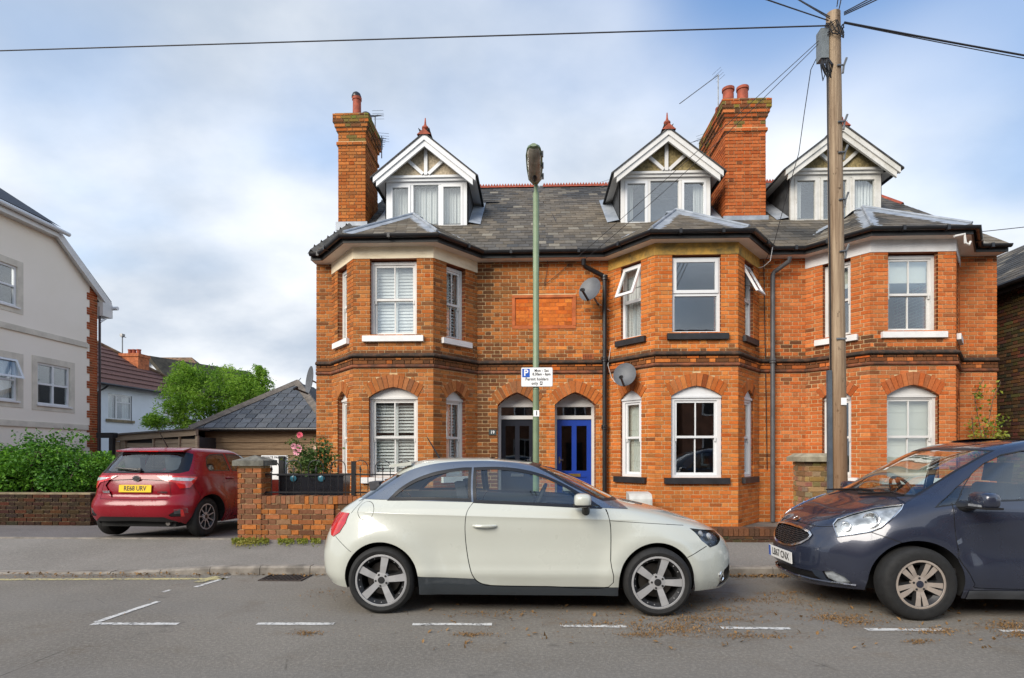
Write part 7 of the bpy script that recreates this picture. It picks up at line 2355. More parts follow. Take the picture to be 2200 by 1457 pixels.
# silver arch from the tail round the roof edge to the windscreen foot
arch_o = [(768, 1078), (800, 1055), (840, 1029), (880, 1010), (940, 996), (1020, 991), (1100, 994), (1170, 1004), (1230, 1024), (1280, 1048), (1330, 1079), (1346, 1092)]
arch_i = [(1316, 1094), (1255, 1091), (1100, 1084), (1012, 1080), (840, 1076), (768, 1076)]
ARCHY = 5.30
regs.append(('arch', [BA.side(*q) for q in smooth_poly([SX(a, b, ARCHY) for a, b in arch_o], 4, False)] + [BA.side(*SX(a, b, 5.10)) for a, b in arch_i]))
WY = 5.24
win1 = smooth_poly([SX(a, b, WY) for a, b in ((834, 1075), (858, 1050), (892, 1029), (935, 1014), (985, 1006), (1012, 1005))], 5, False) + [SX(a, b, 5.13) for a, b in ((1013, 1079), (920, 1076))]
win2 = smooth_poly([SX(a, b, WY) for a, b in ((1016, 1005), (1070, 1004), (1120, 1009), (1170, 1022), (1222, 1046), (1262, 1070), (1292, 1090))], 5, False) + [SX(a, b, 5.13) for a, b in ((1292, 1094), (1180, 1088), (1017, 1081))]
regs.append(('trim', [BA.side(*q) for q in win1])); regs.append(('trim', [BA.side(*q) for q in win2]))
def inset(pl, d):
    c = [sum(p[0] for p in pl) / len(pl), sum(p[1] for p in pl) / len(pl)]; out = []
    n = len(pl)
    ar = sum(pl[i][0] * pl[(i + 1) % n][1] - pl[(i + 1) % n][0] * pl[i][1] for i in range(n))
    sgn = 1 if ar > 0 else -1
    for i in range(n):
        p0, p1, p2 = Vector(pl[i - 1][:2]), Vector(pl[i][:2]), Vector(pl[(i + 1) % n][:2])
        d1, d2 = (p1 - p0), (p2 - p1)
        if d1.length < 1e-7 or d2.length < 1e-7: continue
        d1.normalize(); d2.normalize(); n1, n2 = Vector((-d1.y, d1.x)) * sgn, Vector((-d2.y, d2.x)) * sgn
        b = n1 + n2
        if b.length < 1e-5: continue
        b.normalize(); out.append(p1 + b * (d / max(.35, b.dot(n1))))
    return out
regs.append(('quarter_glass', [BA.side(*q) for q in inset(win1, .030)])); regs.append(('side_glass', [BA.side(*q) for q in inset(win2, .027)]))
# windscreen and rear screen in end view
scr = [(.0, 1.005), (.66, 1.005), (.60, 1.15), (.53, 1.29), (.47, 1.345), (.0, 1.365)]
regs.append(('screen_edge', [BA.end(y, z) for y, z in scr] ))
regs.append(('windscreen', [BA.end(max(0, y - (.03 if y > 0 else 0)), z) for y, z in [(.0, 1.03), (.66, 1.03), (.60, 1.15), (.53, 1.27), (.47, 1.325), (.0, 1.345)]]))
regs.append(('rear_screen', [BA.end(y, z, False) for y, z in [(.0, 1.02), (.62, 1.02), (.59, 1.12), (.54, 1.24), (.0, 1.26)]]))
# lamps
tl = [SX(a, b, 5.25) for a, b in ((712, 1103), (754, 1102), (748, 1122), (735, 1142), (719, 1152), (712, 1150))]
regs.append(('tail_lamp', [BA.side(*q) for q in tl] ))
hl = [SX(a, b, 5.30) for a, b in ((1480, 1134), (1515, 1140), (1553, 1147), (1560, 1158), (1545, 1172), (1524, 1176), (1504, 1160))]
regs.append(('headlamp', [BA.side(*q) for q in hl]))
sill = [SX(a, b, 5.07) for a, b in ((896, 1237), (1020, 1243), (1034, 1253), (1060, 1258.5), (1180, 1260.5), (1300, 1262), (1338, 1263), (1345, 1300), (890, 1300))]
regs.append(('side_skirt', [BA.side(*q) for q in sill]))
fog = [SX(a, b, 5.36) for a, b in ((1575, 1214), (1556, 1224), (1546, 1242), (1537, 1262), (1556, 1257), (1575, 1246))]
regs.append(('fog_surround', [BA.side(*q) for q in fog]))
regs.append(('grille', [BA.end(y, z) for y, z in [(.0, .30), (.34, .30), (.40, .52), (.36, .68), (.0, .70)]]))
SEAM = .0075
door = sideline([(1015, 1081), (1003, 1100), (999, 1130), (1001, 1170), (1008, 1212), (1018, 1240), (1034, 1254), (1062, 1259), (1180, 1261), (1308, 1262), (1312, 1205), (1313.5, 1150), (1311, 1120), (1304, 1096)])
regs.append(('seam', strip(door, SEAM)))
regs.append(('seam', strip(sideline([(1312, 1120), (1360, 1124), (1420, 1129), (1482, 1135)]), SEAM)))
regs.append(('seam', strip(sideline([(1523, 1176), (1500, 1185), (1474, 1196)], 5.2), .006)))
regs.append(('seam', strip(sideline([(754, 1103), (766, 1086), (775, 1074)], 5.2), .006)))
regs.append(('seam', strip(sideline([(722, 1152), (742, 1166), (764, 1181)], 5.22), .0045)))
cap = [(782 + 19 * math.cos(t), 1099 + 19 * math.sin(t)) for t in [2 * PI * i / 24 for i in range(25)]]
regs.append(('seam', strip(sideline(cap, 5.10, 1), .0045)))
VA, outA = panels(BA, dom, holesA, regs, .05)
cream = car_paint('pale_cream_car_paint', (.53, .545, .485), 0, .3)
silver_grey = car_paint('silver_blue_grey_paint', (.16, .19, .24), .55, .3)
skirt_m = car_paint('dark_slate_paint', (.035, .045, .055), .2, .35)
skin(BA, VA, outA['body'], 'body', cream, audi)
skin(BA, VA, outA['arch'], 'roof_arch', silver_grey, audi, .003, 'pair')
skin(BA, VA, outA['trim'], 'window_trim', trim_black, audi, .002)
skin(BA, VA, outA['quarter_glass'], 'quarter_window', car_glass, audi, -.003, 'pair'); skin(BA, VA, outA['side_glass'], 'door_window', car_glass, audi, -.003, 'pair')
skin(BA, VA, outA['screen_edge'], 'screen_frame', trim_black, audi); skin(BA, VA, outA['windscreen'], 'windscreen', car_glass, audi, -.002); skin(BA, VA, outA['rear_screen'], 'rear_screen', dark_car_glass, audi, -.002)
skin(BA, VA, outA['tail_lamp'], 'tail_lamp', red_lens, audi, .006, 'pair')
skin(BA, VA, outA['headlamp'], 'headlamp_glass', lamp_glass, audi, .003, 'pair'); skin(BA, VA, outA['headlamp'], 'headlamp', plain('headlamp_inside', (.05, .07, .10), .25, .5, var=.8, scale=9), audi, -.03, 'pair')
skin(BA, VA, outA['side_skirt'], 'side_skirt', skirt_m, audi, .004, 'pair')
skin(BA, VA, outA['fog_surround'], 'fog_surround', trim_black, audi, -.012, 'pair'); skin(BA, VA, outA['grille'], 'grille', trim_black, audi, -.01)
skin(BA, VA, outA['seam'], 'panel_gap', seam_black, audi, -.004)
p = BA.at(*BA.side(*SX(1489, 1148, 5.3)), -.012)
b = MB()
for (px, py, r_) in ((1506, 1146, .028), (1527, 1153, .033)):
    u, v = BA.side(*SX(px, py, 5.3)); c = BA.at(u, v, -.012); n_ = (BA.nrm(u, v) + Vector((.6, -.3, 0))).normalized(); b.lathe([(r_, 0), (r_, .016), (r_ * .8, .018), (.001, .024)], 16, Matrix.Translation(c) @ n_.to_track_quat('Z', 'Y').to_matrix().to_4x4())
b.build('lamp_projector', clear_lens, audi, local=True)
c = BA.at(*BA.side(*SX(1552, 1240, 5.3)), -.002)
for sg in (1, -1):
    b = MB(); b.lathe([(.042, -.004), (.048, .004), (.042, .010), (.034, .004)], 20, Matrix.Translation((c.x, c.y * sg, c.z)) @ Vector((.75, -.66 * sg, 0)).to_track_quat('Z', 'Y').to_matrix().to_4x4(), close=True)
    b.build('fog_lamp_ring', chrome, audi, local=True)
spA = dict(n=5, w=(.048, .070), rivets=True, a0=R(80))
for (x, tn) in ((0, 0), (WB_, R(-8))):
    for out in (-1, 1):
        wheel(audi, x, out * .765, .302, .205, .231, spA, out, alloy_m, dark_alloy, turn=tn if out < 0 else -tn, cap=dark_alloy)
for x in (0, WB_): arch_liner(audi, BA, x, .352, .305, .85)
b = MB(); b.box(-.38, 2.85, -.55, .55, .18, .30); b.box(.36, WB_ - .36, -.80, .80, .18, .28); b.build('underbody', liner_black, audi, local=True)
cabin(audi, .33, -.3, 1.95, .74, [(1.05, (-.34, .34), .16), (.18, (-.3, .3), .14)], 1.62, 1.0, -.34, 1.42, 1.10)
def handle_a(b, sg):
    q = [SX(1016, 1130), SX(1066, 1130)]
    u0, v0 = BA.side(q[0][0], q[0][1]); u1, v1 = BA.side(q[1][0], q[1][1]); pts = []
    for i in range(9):
        t = i / 8; p = BA.at(u0 + (u1 - u0) * t, v0 + (v1 - v0) * t, .006 + .028 * math.sin(PI * t) ** .5); pts.append(Vector((p.x, p.y * (1 if sg < 0 else -1), p.z)))
    b.tube(pts, [.010] + [.014] * 7 + [.010], 8)
mirror_pair(audi, handle_a, 'door_handle', cream)
def shell_obj(parent, name, m, c, rx, ry, rz, n=16, k=3.0, flat=None, sq=2.0):
    b = MB(); vs = []; rows_ = 12
    for j in range(rows_ + 1):
        ph = -PI / 2 + PI * j / rows_
        for i in range(n):
            th = 2 * PI * i / n; e = 2 / k
            cx = math.copysign(abs(math.cos(th)) ** e, math.cos(th)) * abs(math.cos(ph)) ** e; cy = math.copysign(abs(math.sin(th)) ** e, math.sin(th)) * abs(math.cos(ph)) ** e; cz = math.copysign(abs(math.sin(ph)) ** e, math.sin(ph))
            vs.append((c[0] + rx * cx, c[1] + ry * cy, c[2] + rz * cz))
    b.add(vs, [(j * n + i, j * n + (i + 1) % n, (j + 1) * n + (i + 1) % n, (j + 1) * n + i) for j in range(rows_) for i in range(n)], True)
    return b.build(name, m, parent, local=True, sharp=None)
m0 = SX(1252, 1076, 4.95); 
for sg in (-1, 1):
    cy = sg * .945
    mo = shell_obj(audi, 'door_mirror', cream, (m0[0], cy, m0[1]), .075, .095, .062, k=3.2)
    b = MB(); b.box(m0[0] - .078, m0[0] + .07, cy - .092, cy + .092, m0[1] - .052, m0[1] - .035); b.build('mirror_base', trim_black, mo, local=True)
    b = MB(); b.tube([(m0[0] + .03, cy - sg * .06, m0[1] - .05), (m0[0] + .04, cy - sg * .10, m0[1] - .09), (m0[0] + .04, sg * .80, m0[1] - .12)], [.035, .034, .04], 10); b.build('mirror_arm', trim_black, mo, local=True)
# roof spoiler, aerial, wiper
b = MB(); z0_, z1_ = 1.30, 1.335
b.prism([(.20, .50), (.00, .48), (-.04, .40), (-.04, -.40), (.00, -.48), (.20, -.50)], lambda x, y: Vector((x, y, z0_ + .01 + (x + .04) * .10)), lambda x, y: Vector((x, y, z1_ + (x + .04) * .14))); b.build('roof_spoiler', cream, audi, local=True)
b = MB(); q0, q1 = zx(950, 990), zx(918, 940); b.tube([(q0[0], 0, q0[1] - .02), (q1[0], 0, q1[1])], [.012, .005], 6); b.build('aerial', trim_black, audi, local=True)
b = MB(); b.tube([(2.03, -.60, 1.0), (1.96, -.2, 1.035), (1.99, .25, 1.03)], .012, 6); b.tube([(2.10, -.65, .97), (2.02, -.45, 1.0)], .02, 6); b.build('wiper', trim_black, audi, local=True)
number_plate(audi, 'OV12 KYA', Matrix.Translation((3.235, 0, .42)) @ Matrix.Rotation(PI / 2, 4, 'Z'), plate_white) if False else None
# ------------------------------------------------------------------ the dark blue five door car
KX, KYC = 3.343, 5.87
kia = root('parked_car', 'dark blue grey five door hatchback with chrome grille cut off by the right edge', 'car', (KX, KYC, 0), PI, 'cars parked along the kerb')
MK = ROOT[kia.name]
rowsK = [
    (.175, -3.15, .72, .80, 5, 3.0), (.26, -3.22, .775, .845, 5, 3.0), (.39, -3.26, .80, .868, 5, 3.0), (.52, -3.27, .795, .880, 5, 3.0), (.63, -3.26, .765, .884, 5, 3.0),
    (.72, -3.25, .720, .884, 5, 3.0), (.79, -3.23, .655, .882, 5, 3.1), (.85, -3.21, .550, .878, 5, 3.3), (.91, -3.19, .410, .870, 5, 3.6), (.97, -3.17, .235, .856, 5, 4),
    (1.02, -3.15, .090, .838, 5, 4.2), (1.08, -3.12, -.03, .808, 5, 4), (1.18, -3.07, -.195, .762, 4.6, 3.8), (1.28, -3.0, -.36, .722, 4.6, 3.6), (1.38, -2.93, -.535, .682, 4.6, 3.4),
    (1.46, -2.86, -.69, .642, 4.4, 3.3), (1.52, -2.78, -.86, .592, 4.2, 3.2), (1.56, -2.66, -1.08, .525, 4, 3), (1.585, -2.45, -1.35, .42, 3.4, 2.8), (1.60, -1.95, -1.75, .14, 2.4, 2.4)]
def bump_k(p, u, v):
    y = -p.y
    if y > .3:
        s_ = min(1, (y - .3) / .3)
        for cx in (0.0, -2.615):
            r_ = math.hypot(p.x - cx, (p.z - .33)); y += s_ * .024 * math.exp(-((r_ - .41) / .11) ** 2)
        if -2.3 < p.x < -.3: y -= s_ * .020 * math.exp(-((p.z - .60) / .13) ** 2)
        y += s_ * .012 / (1 + math.exp(-(p.z - .80 + .06 * p.x) / .012)) * max(0, min(1, (-.2 - p.x) / .5)) * (1 if p.z < .95 else max(0, 1 - (p.z - .95) / .06))
    return Vector((p.x, -y, p.z))
BK = Body(rowsK, -1.2, bump_k)
pk = lambda pts: [BK.pick(px, py, MK) for px, py in pts]
def pkline(pts, n=4): return pk([tuple(q) for q in smooth_poly(pts, n, False)])
domK = [(BK.umin, BK.v(.22)), BK.side(-3.0, .21)] + [BK.side(x, .19) for x in (-2.25, -1.6, -1.0, -.38)] + [BK.side(.40, .225), BK.side(.6, .215), (BK.umax, BK.v(.20)), (BK.umax, BK.vmax), (BK.umin, BK.vmax)]
holesK = [archpoly(BK, 0, .325, .365), archpoly(BK, -2.615, .325, .365)]
rk = []
edge = [(1966, 1068), (2010, 1041), (2060, 1010), (2108, 983), (2138, 968)]
ge_ = pk(edge)
gl_ = pk([(a - 7, c - 1) for a, c in edge])
rk.append(('screen_edge', [BK.end(0, 1.03), BK.end(.35, 1.04)] + ge_ + [BK.end(.30, 1.497), BK.end(0, 1.502)]))
rk.append(('windscreen', [BK.end(0, 1.06), BK.end(.35, 1.066)] + [g_ + Vector((0, .02 if i == 0 else (-.015 if i == 4 else 0))) for i, g_ in enumerate(Vector(q) for q in gl_)] + [BK.end(.30, 1.475), BK.end(0, 1.482)]))
rk.append(('rear_screen', [BK.end(y, z, False) for y, z in [(.0, 1.10), (.60, 1.10), (.52, 1.42), (.0, 1.44)]]))
hlk = [(1790, 1127), (1799, 1116), (1830, 1105), (1880, 1092), (1925, 1086), (1941, 1085), (1936, 1095), (1915, 1116), (1893, 1134), (1870, 1143), (1835, 1149), (1799, 1154)]
HK = pk(hlk)
rk.append(('headlamp', HK))
rk.append(('grille_rim', [BK.end(y, z) for y, z in [(.0, .735), (.20, .728), (.34, .705), (.385, .675), (.37, .63), (.30, .575), (.18, .535), (.0, .520)]]))
rk.append(('grille', [BK.end(y, z) for y, z in [(.0, .717), (.195, .711), (.33, .690), (.366, .668), (.352, .635), (.29, .590), (.175, .553), (.0, .538)]]))
rk.append(('lower_grille', [BK.end(y, z) for y, z in [(.0, .335), (.42, .34), (.52, .30), (.46, .245), (.0, .235)]]))
fg = [(1766, 1227), (1786, 1226), (1812, 1238), (1830, 1254), (1800, 1254), (1778, 1244)]
rk.append(('fog_lamp', pk(fg)))
rk.append(('fog_blade', pk([(1742, 1222), (1764, 1227), (1776, 1243), (1796, 1253), (1776, 1250), (1752, 1237)])))
# glass: fixed quarter light, front door, rear door
q1 = [(2008, 1091), (2020, 1078), (2050, 1050), (2082, 1024), (2110, 1003), (2115, 1006), (2103, 1040), (2088, 1076), (2060, 1084)]
gq = pk(q1); rk.append(('window_trim', gq)); rk.append(('quarter_window', inset(gq, .018)))
d1 = [(-.33, 1.02), (-.43, 1.13), (-.56, 1.26), (-.70, 1.36), (-.86, 1.44), (-1.02, 1.475), (-1.16, 1.49), (-1.165, 1.05), (-.8, 1.035)]
d2 = [(-1.22, 1.05), (-1.215, 1.49), (-1.6, 1.50), (-2.0, 1.48), (-2.22, 1.44), (-2.30, 1.09), (-1.8, 1.065)]
for d_ in (d1, d2):
    pl_ = [BK.side(*q) for q in d_]; rk.append(('window_trim', pl_)); rk.append(('door_window', inset(pl_, .018)))
dk1 = [(-.30, 1.02), (-.285, .9), (-.285, .7), (-.31, .55), (-.39, .42), (-.44, .33), (-.50, .29), (-1.16, .285), (-1.19, .35), (-1.19, 1.04)]
rk.append(('seam', strip([BK.side(*q) for q in smooth_poly(dk1, 4, False)], .0065)))
dk2 = [(-1.19, .285), (-2.05, .285), (-2.16, .42), (-2.26, .66), (-2.33, .9), (-2.34, 1.08)]
rk.append(('seam', strip([BK.side(*q) for q in smooth_poly(dk2, 4, False)], .0065)))
rk.append(('seam', strip(pkline([(1872, 1144), (1905, 1155), (1940, 1168)], 3), .006)))
rk.append(('seam', strip([BK.end(y, z) for y, z in [(.0, .765), (.22, .76), (.40, .755), (.52, .775)]], .006)))
rk.append(('seam', strip(pkline([(1941, 1084), (1958, 1073), (1967, 1067)], 3), .006)))
rk.append(('sill', [BK.side(x, z) for x, z in [(-.40, .27), (-2.24, .27), (-2.24, .10), (-.40, .10)]]))
VK, oK = panels(BK, domK, holesK, rk, .05)
navy = car_paint('dark_blue_grey_car_paint', (.026, .032, .055), .25, .25)
skin(BK, VK, oK['body'], 'body', navy, kia)
for nm, m_, off, how in (('screen_edge', trim_black, 0, 'joined'), ('windscreen', car_glass, -.002, 'joined'), ('rear_screen', dark_car_glass, -.002, 'joined'), ('window_trim', trim_black, .002, 'joined'), ('quarter_window', car_glass, -.003, 'pair'), ('door_window', car_glass, -.003, 'pair'),
                         ('grille_rim', chrome, .012, 'joined'), ('grille', seam_black, -.02, 'joined'), ('lower_grille', trim_black, -.03, 'joined'), ('fog_lamp', lamp_glass, -.002, 'pair'), ('fog_blade', plain('dark_blue_gloss', (.03, .04, .06), .25, .2), .002, 'pair'), ('seam', seam_black, -.004, 'joined'), ('sill', plain('grey_sill_plastic', (.055, .06, .068), .6, var=.2), .006, 'pair')):
    skin(BK, VK, oK[nm], nm if nm != 'seam' else 'panel_gap', m_, kia, off, how)
skin(BK, VK, oK['fog_lamp'], 'fog_lamp_bowl', clear_lens, kia, -.025, 'pair')
skin(BK, VK, oK['headlamp'], 'headlamp', clear_lens, kia, -.014, 'pair'); skin(BK, VK, oK['headlamp'], 'headlamp_glass', lamp_glass, kia, .004, 'pair')
rim_u = strip([Vector(q) for q in HK] + [Vector(HK[0])], .012)
reflector = plain('lamp_reflector', (.80, .81, .82), .08, .95, var=.15, scale=20)
for sg in (-1, 1):
    for (px, py, r_) in ((1873, 1117, .072), (1818, 1131, .047)):
        u, v = BK.pick(px, py, MK); c = BK.at(u, v, -.012); n_ = (BK.nrm(u, v) + Vector((.9, -.1, 0))).normalized(); c.y *= sg; c.y = -c.y if False else c.y; n_.y *= 1 if sg > 0 else -1
        b = MB(); b.lathe([(r_, .012), (r_ * .93, .004), (r_ * .6, -.012), (r_ * .25, -.02), (.001, -.02)], 24, Matrix.Translation(c) @ n_.to_track_quat('Z', 'Y').to_matrix().to_4x4()); b.build('lamp_reflector', reflector, kia, local=True, fix=False)
        b = MB(); b.lathe([(r_ * 1.03, .006), (r_ * 1.06, .016), (r_ * 1.0, .018), (r_ * .96, .01)], 24, Matrix.Translation(c) @ n_.to_track_quat('Z', 'Y').to_matrix().to_4x4(), close=True); b.build('lamp_ring', chrome, kia, local=True)
    b = MB()
    pts_ = [BK.at(u, v, .006) for u, v in HK + [HK[0]]]
    for q in pts_: q.y *= sg
    b.tube(pts_, .006, 6, cap=False); b.build('headlamp_rim', chrome, kia, local=True)
# grille mesh bars, badge, plate
b = MB()
for i in range(9):
    z = .553 + i * .0185; ys = [j * .03 for j in range(-12, 13)]; pts_ = []
    hw_ = .36 - abs(z - .65) * 1.4 if z < .65 else .365 - (z - .65) * 2.2
    for j in range(17):
        y = -hw_ + 2 * hw_ * j / 16; u, v = BK.end(abs(y), z); q = BK.at(u, v, -.006); pts_.append((q.x, y, q.z + .004 * math.cos(j * PI)))
    b.tube(pts_, .0042, 4)
b.build('grille_bars', plain('dark_grille_plastic', (.03, .03, .032), .3, var=0), kia, local=True)
u, v = BK.end(0, .785); c = BK.at(u, v, .004); n_ = BK.nrm(u, v); Mb = Matrix.Translation(c) @ Matrix.Rotation(PI / 2, 4, 'Z') @ Matrix.Rotation(math.atan2(n_.z, n_.x) - 0.0, 4, 'X') @ Matrix.Rotation(0, 4, 'X')
Mb = Matrix.Translation(c) @ Matrix(((0, -n_.z, n_.x), (1, 0, 0), (0, n_.x, n_.z))).to_4x4()
b = MB(); b.lathe([(1, 0), (1.0, .006), (.84, .007), (.82, .003), (.001, .003)], 28, Mb @ Matrix.Diagonal((.062, .032, 1, 1))); bd = b.build('badge', chrome, kia, local=True)
tm = text_mesh('KIA', .042, spacing=.95); tm.transform(Mb @ Matrix.Translation((0, 0, .0075))); link('badge_letters', tm, seam_black, bd, local=True)
u, v = BK.end(0, .43); c = BK.at(u, v, .02)
number_plate(kia, 'LB67 CNX', Matrix.Translation(c + Vector((.012, 0, 0))) @ Matrix.Rotation(PI / 2, 4, 'Z') @ Matrix.Rotation(R(3), 4, 'X'), plate_white)
spK = dict(n=5, w=(.030, .050), pair=(-.036, .036), a0=PI / 2, r0=.045, fan=True)
for x, tn in ((0, R(4)), (-2.615, R(20))):
    for out in (-1, 1): wheel(kia, x, out * .765, .316, .205, .208, spK, out, bright_alloy, dark_alloy, turn=tn, cap=navy)
for x in (0, -2.615): arch_liner(kia, BK, x, .372, .325, .86)
b = MB(); b.box(-3.0, .42, -.50, .50, .20, .32); b.box(-2.24, -.38, -.80, .80, .20, .30); b.build('underbody', liner_black, kia, local=True)
cabin(kia, .40, -2.9, -.05, .76, [(-1.25, (-.36, .36), .14), (-2.2, (-.34, .34), .12)], -.30, 1.05, -.36, -.62, 1.28)
for sg in (-1, 1):
    mo = shell_obj(kia, 'door_mirror', navy, (-.41, sg * 1.005, 1.055), .075, .115, .070, k=3.4)
    b = MB(); b.box(-.48, -.34, sg * 1.005 - .11, sg * 1.005 + .11, .985, 1.002); b.build('mirror_base', trim_black, mo, local=True)
    b = MB(); b.tube([(-.40, sg * .93, 1.01), (-.385, sg * .86, .99), (-.37, sg * .80, .985)], [.035, .04, .055], 10); b.build('mirror_arm', trim_black, mo, local=True)
    b = MB(); b.box(-.36, -.335, sg * 1.005 - .075, sg * 1.005 + .06, 1.004, 1.022); b.build('indicator', clear_lens, mo, local=True)
b = MB()
b.tube([(.06, -.60, 1.045), (-.03, -.1, 1.085), (-.02, .12, 1.085)], .011, 6); b.tube([(.08, .05, 1.05), (-.01, .45, 1.085), (.0, .62, 1.07)], .011, 6)
b.build('wiper', trim_black, kia, local=True)
def handle_k(b, sg):
    for x0_ in (-1.0, -2.05):
        u0, v0 = BK.side(x0_, .93); u1, v1 = BK.side(x0_ - .2, .94); pts = []
        for i in range(9):
            t = i / 8; p = BK.at(u0 + (u1 - u0) * t, v0 + (v1 - v0) * t, .006 + .03 * math.sin(PI * t) ** .5); pts.append(Vector((p.x, p.y * (1 if sg < 0 else -1), p.z)))
        b.tube(pts, [.010] + [.014] * 7 + [.010], 8)
mirror_pair(kia, handle_k, 'door_handle', navy)
b = MB()
for sg in (1, -1):
    pts_ = [BK.at(*q, .004) for q in [BK.end(y, .262) for y in (0, .2, .4, .52, .62)] + [BK.side(x, .262) for x in (.60, .52, .44)]]
    for q in pts_: q.y *= sg
    b.tube(pts_, .011, 6)
b.build('bumper_lip', navy, kia, local=True)

# ------------------------------------------------------------------ the red car on the drive, seen from behind
YRZ = R(86.6)
yar = root('parked_car', 'dark red hatchback seen from behind on the driveway beside the brick pier', 'car', (-5.94, 8.80, .155), YRZ)
pitch = Matrix.Rotation(R(1.6), 4, 'Y')
yar.rotation_euler = (0, R(1.6), YRZ)
yar.rotation_mode = 'XYZ'
MY = Matrix.Translation((-5.94, 8.80, .155)) @ yar.rotation_euler.to_matrix().to_4x4()
ROOT[yar.name] = MY
rowsY = [
    (0.2, -0.47, 3.2, 0.7969, 5.1, 4), (0.3, -0.555, 3.3, 0.8487, 5.1, 4), (0.4, -0.595, 3.33, 0.8746, 5.1, 4), (0.5, -0.6, 3.32, 0.8818, 5.1, 4), (0.58, -0.57, 3.28, 0.8818, 5.1, 4), (0.64, -0.525, 3.24, 0.8797, 5.1, 4), (0.74, -0.51, 3.15, 0.8756, 5.2, 4), (0.84, -0.495, 2.9, 0.8694, 5.3, 4), (0.91, -0.48, 2.5, 0.857, 5.3, 4.4), (0.97, -0.455, 2.2, 0.8363, 5.5, 4.4), (1.03, -0.41, 2.05, 0.8052, 5.5, 4), (1.12, -0.345, 1.85, 0.7659, 5.5, 3.8), (1.21, -0.275, 1.6, 0.7245, 5.5, 3.6), (1.29, -0.215, 1.35, 0.6831, 5.5, 3.4), (1.345, -0.175, 1.15, 0.6417, 5.3, 3.2), (1.375, -0.1, 0.98, 0.5796, 5.1, 3), (1.4, 0.15, 0.75, 0.414, 4.7, 2.6), (1.41, 0.4, 0.5, 0.1242, 4.1, 2.4)]
def bump_y(p, u, v):
    y = -p.y; x = p.x
    if y > .3:
        s_ = min(1, (y - .3) / .3)
        for cx in (0.0, 2.51):
            r_ = math.hypot(p.x - cx, (p.z - .32)); y += s_ * .030 * math.exp(-((r_ - .39) / .12) ** 2)
    if x < -.3: x += .008 * math.exp(-((p.z - .66) / .035) ** 2) * (1 if y < .62 else max(0, 1 - (y - .62) / .08))
    return Vector((x, -y, p.z))
BY = Body(rowsY, .9, bump_y)
py_ = lambda pts: [BY.pick(a, b, MY) for a, b in pts]
E = lambda pts: [BY.end(y, z, False) for y, z in pts]
domY = [(BY.umin, BY.v(.27)), BY.side(-.42, .25), BY.side(-.36, .22)] + [BY.side(x, .19) for x in (.36, .9, 1.5, 2.12)] + [BY.side(2.9, .2), BY.side(3.0, .2), (BY.umax, BY.v(.21)), (BY.umax, BY.vmax), (BY.umin, BY.vmax)]
holesY = [archpoly(BY, 0, .315, .345), archpoly(BY, 2.51, .315, .345)]
ry_ = []
ry_.append(('rear_frame', E([(0, .985), (.62, .985), (.70, 1.02), (.665, 1.15), (.615, 1.285), (.55, 1.31), (0, 1.31)])))
ry_.append(('rear_screen', E([(0, 1.01), (.50, 1.01), (.57, 1.05), (.555, 1.16), (.52, 1.25), (.44, 1.28), (0, 1.285)])))
ry_.append(('tail_lamp', py_([(337, 1023), (378, 1023), (424, 1025), (418, 1036), (407, 1048), (386, 1050), (377, 1038), (353, 1033)])))
ry_.append(('lamp_lens', py_([(352, 1026.5), (382, 1026.5), (417, 1028), (410, 1034), (384, 1033.5), (362, 1030.5)])))
ry_.append(('plate_recess', E([(0, .90), (.44, .88), (.50, .80), (.36, .62), (0, .615)])))
ry_.append(('diffuser', E([(0, .335), (.50, .335), (.62, .27), (.66, .20), (0, .20)])))
ry_.append(('vent_surround', py_([(361, 1107), (374, 1099), (386, 1095), (386, 1110), (366, 1110.5)])))
ry_.append(('rear_reflector', py_([(386, 1095), (391, 1095), (394, 1110), (386, 1110)])))
w1 = [(.06, 1.02), (.04, 1.10), (.12, 1.24), (.24, 1.29), (.55, 1.31), (.60, 1.31), (.60, 1.02)]; w2 = [(.66, 1.02), (.66, 1.31), (1.1, 1.30), (1.35, 1.22), (1.62, 1.04), (1.2, 1.02)]
for w_ in (w1, w2):
    pl_ = [BY.side(*q) for q in w_]; ry_.append(('window_trim', pl_)); ry_.append(('door_window', inset(pl_, .02)))
ry_.append(('windscreen', [BY.end(y, z) for y, z in [(.0, 1.05), (.68, 1.05), (.58, 1.22), (.48, 1.34), (.0, 1.36)]]))
ry_.append(('seam', strip(E([(.46, 1.0), (.50, .93), (.52, .86), (.56, .66), (.54, .60), (.0, .59)]), .007)))
ry_.append(('seam', strip([BY.side(*q) for q in smooth_poly([(.36, 1.0), (.34, .85), (.36, .62), (.46, .42), (.60, .28), (1.55, .27), (1.58, 1.0)], 4, False)], .007)))
ry_.append(('seam', strip([BY.side(*q) for q in [(.63, 1.01), (.64, .6), (.63, .27)]], .007)))
ry_.append(('seam', strip([BY.side(*q) for q in [(-.36, .36)]] + [BY.side(-.30, .52), BY.side(-.22, .62)] + [BY.side(-.30, .80)], .006)))
VY, oY = panels(BY, domY, holesY, ry_, .05)
red_paint = car_paint('dark_red_metallic_paint', (.21, .004, .012), 0, .25)
_rp = red_paint.node_tree.nodes['Principled BSDF']; _rp.inputs['Coat Weight'].default_value = .35; _rp.inputs['Coat Roughness'].default_value = .12; _rp.inputs['Specular IOR Level'].default_value = .3
skin(BY, VY, oY['body'], 'body', red_paint, yar)
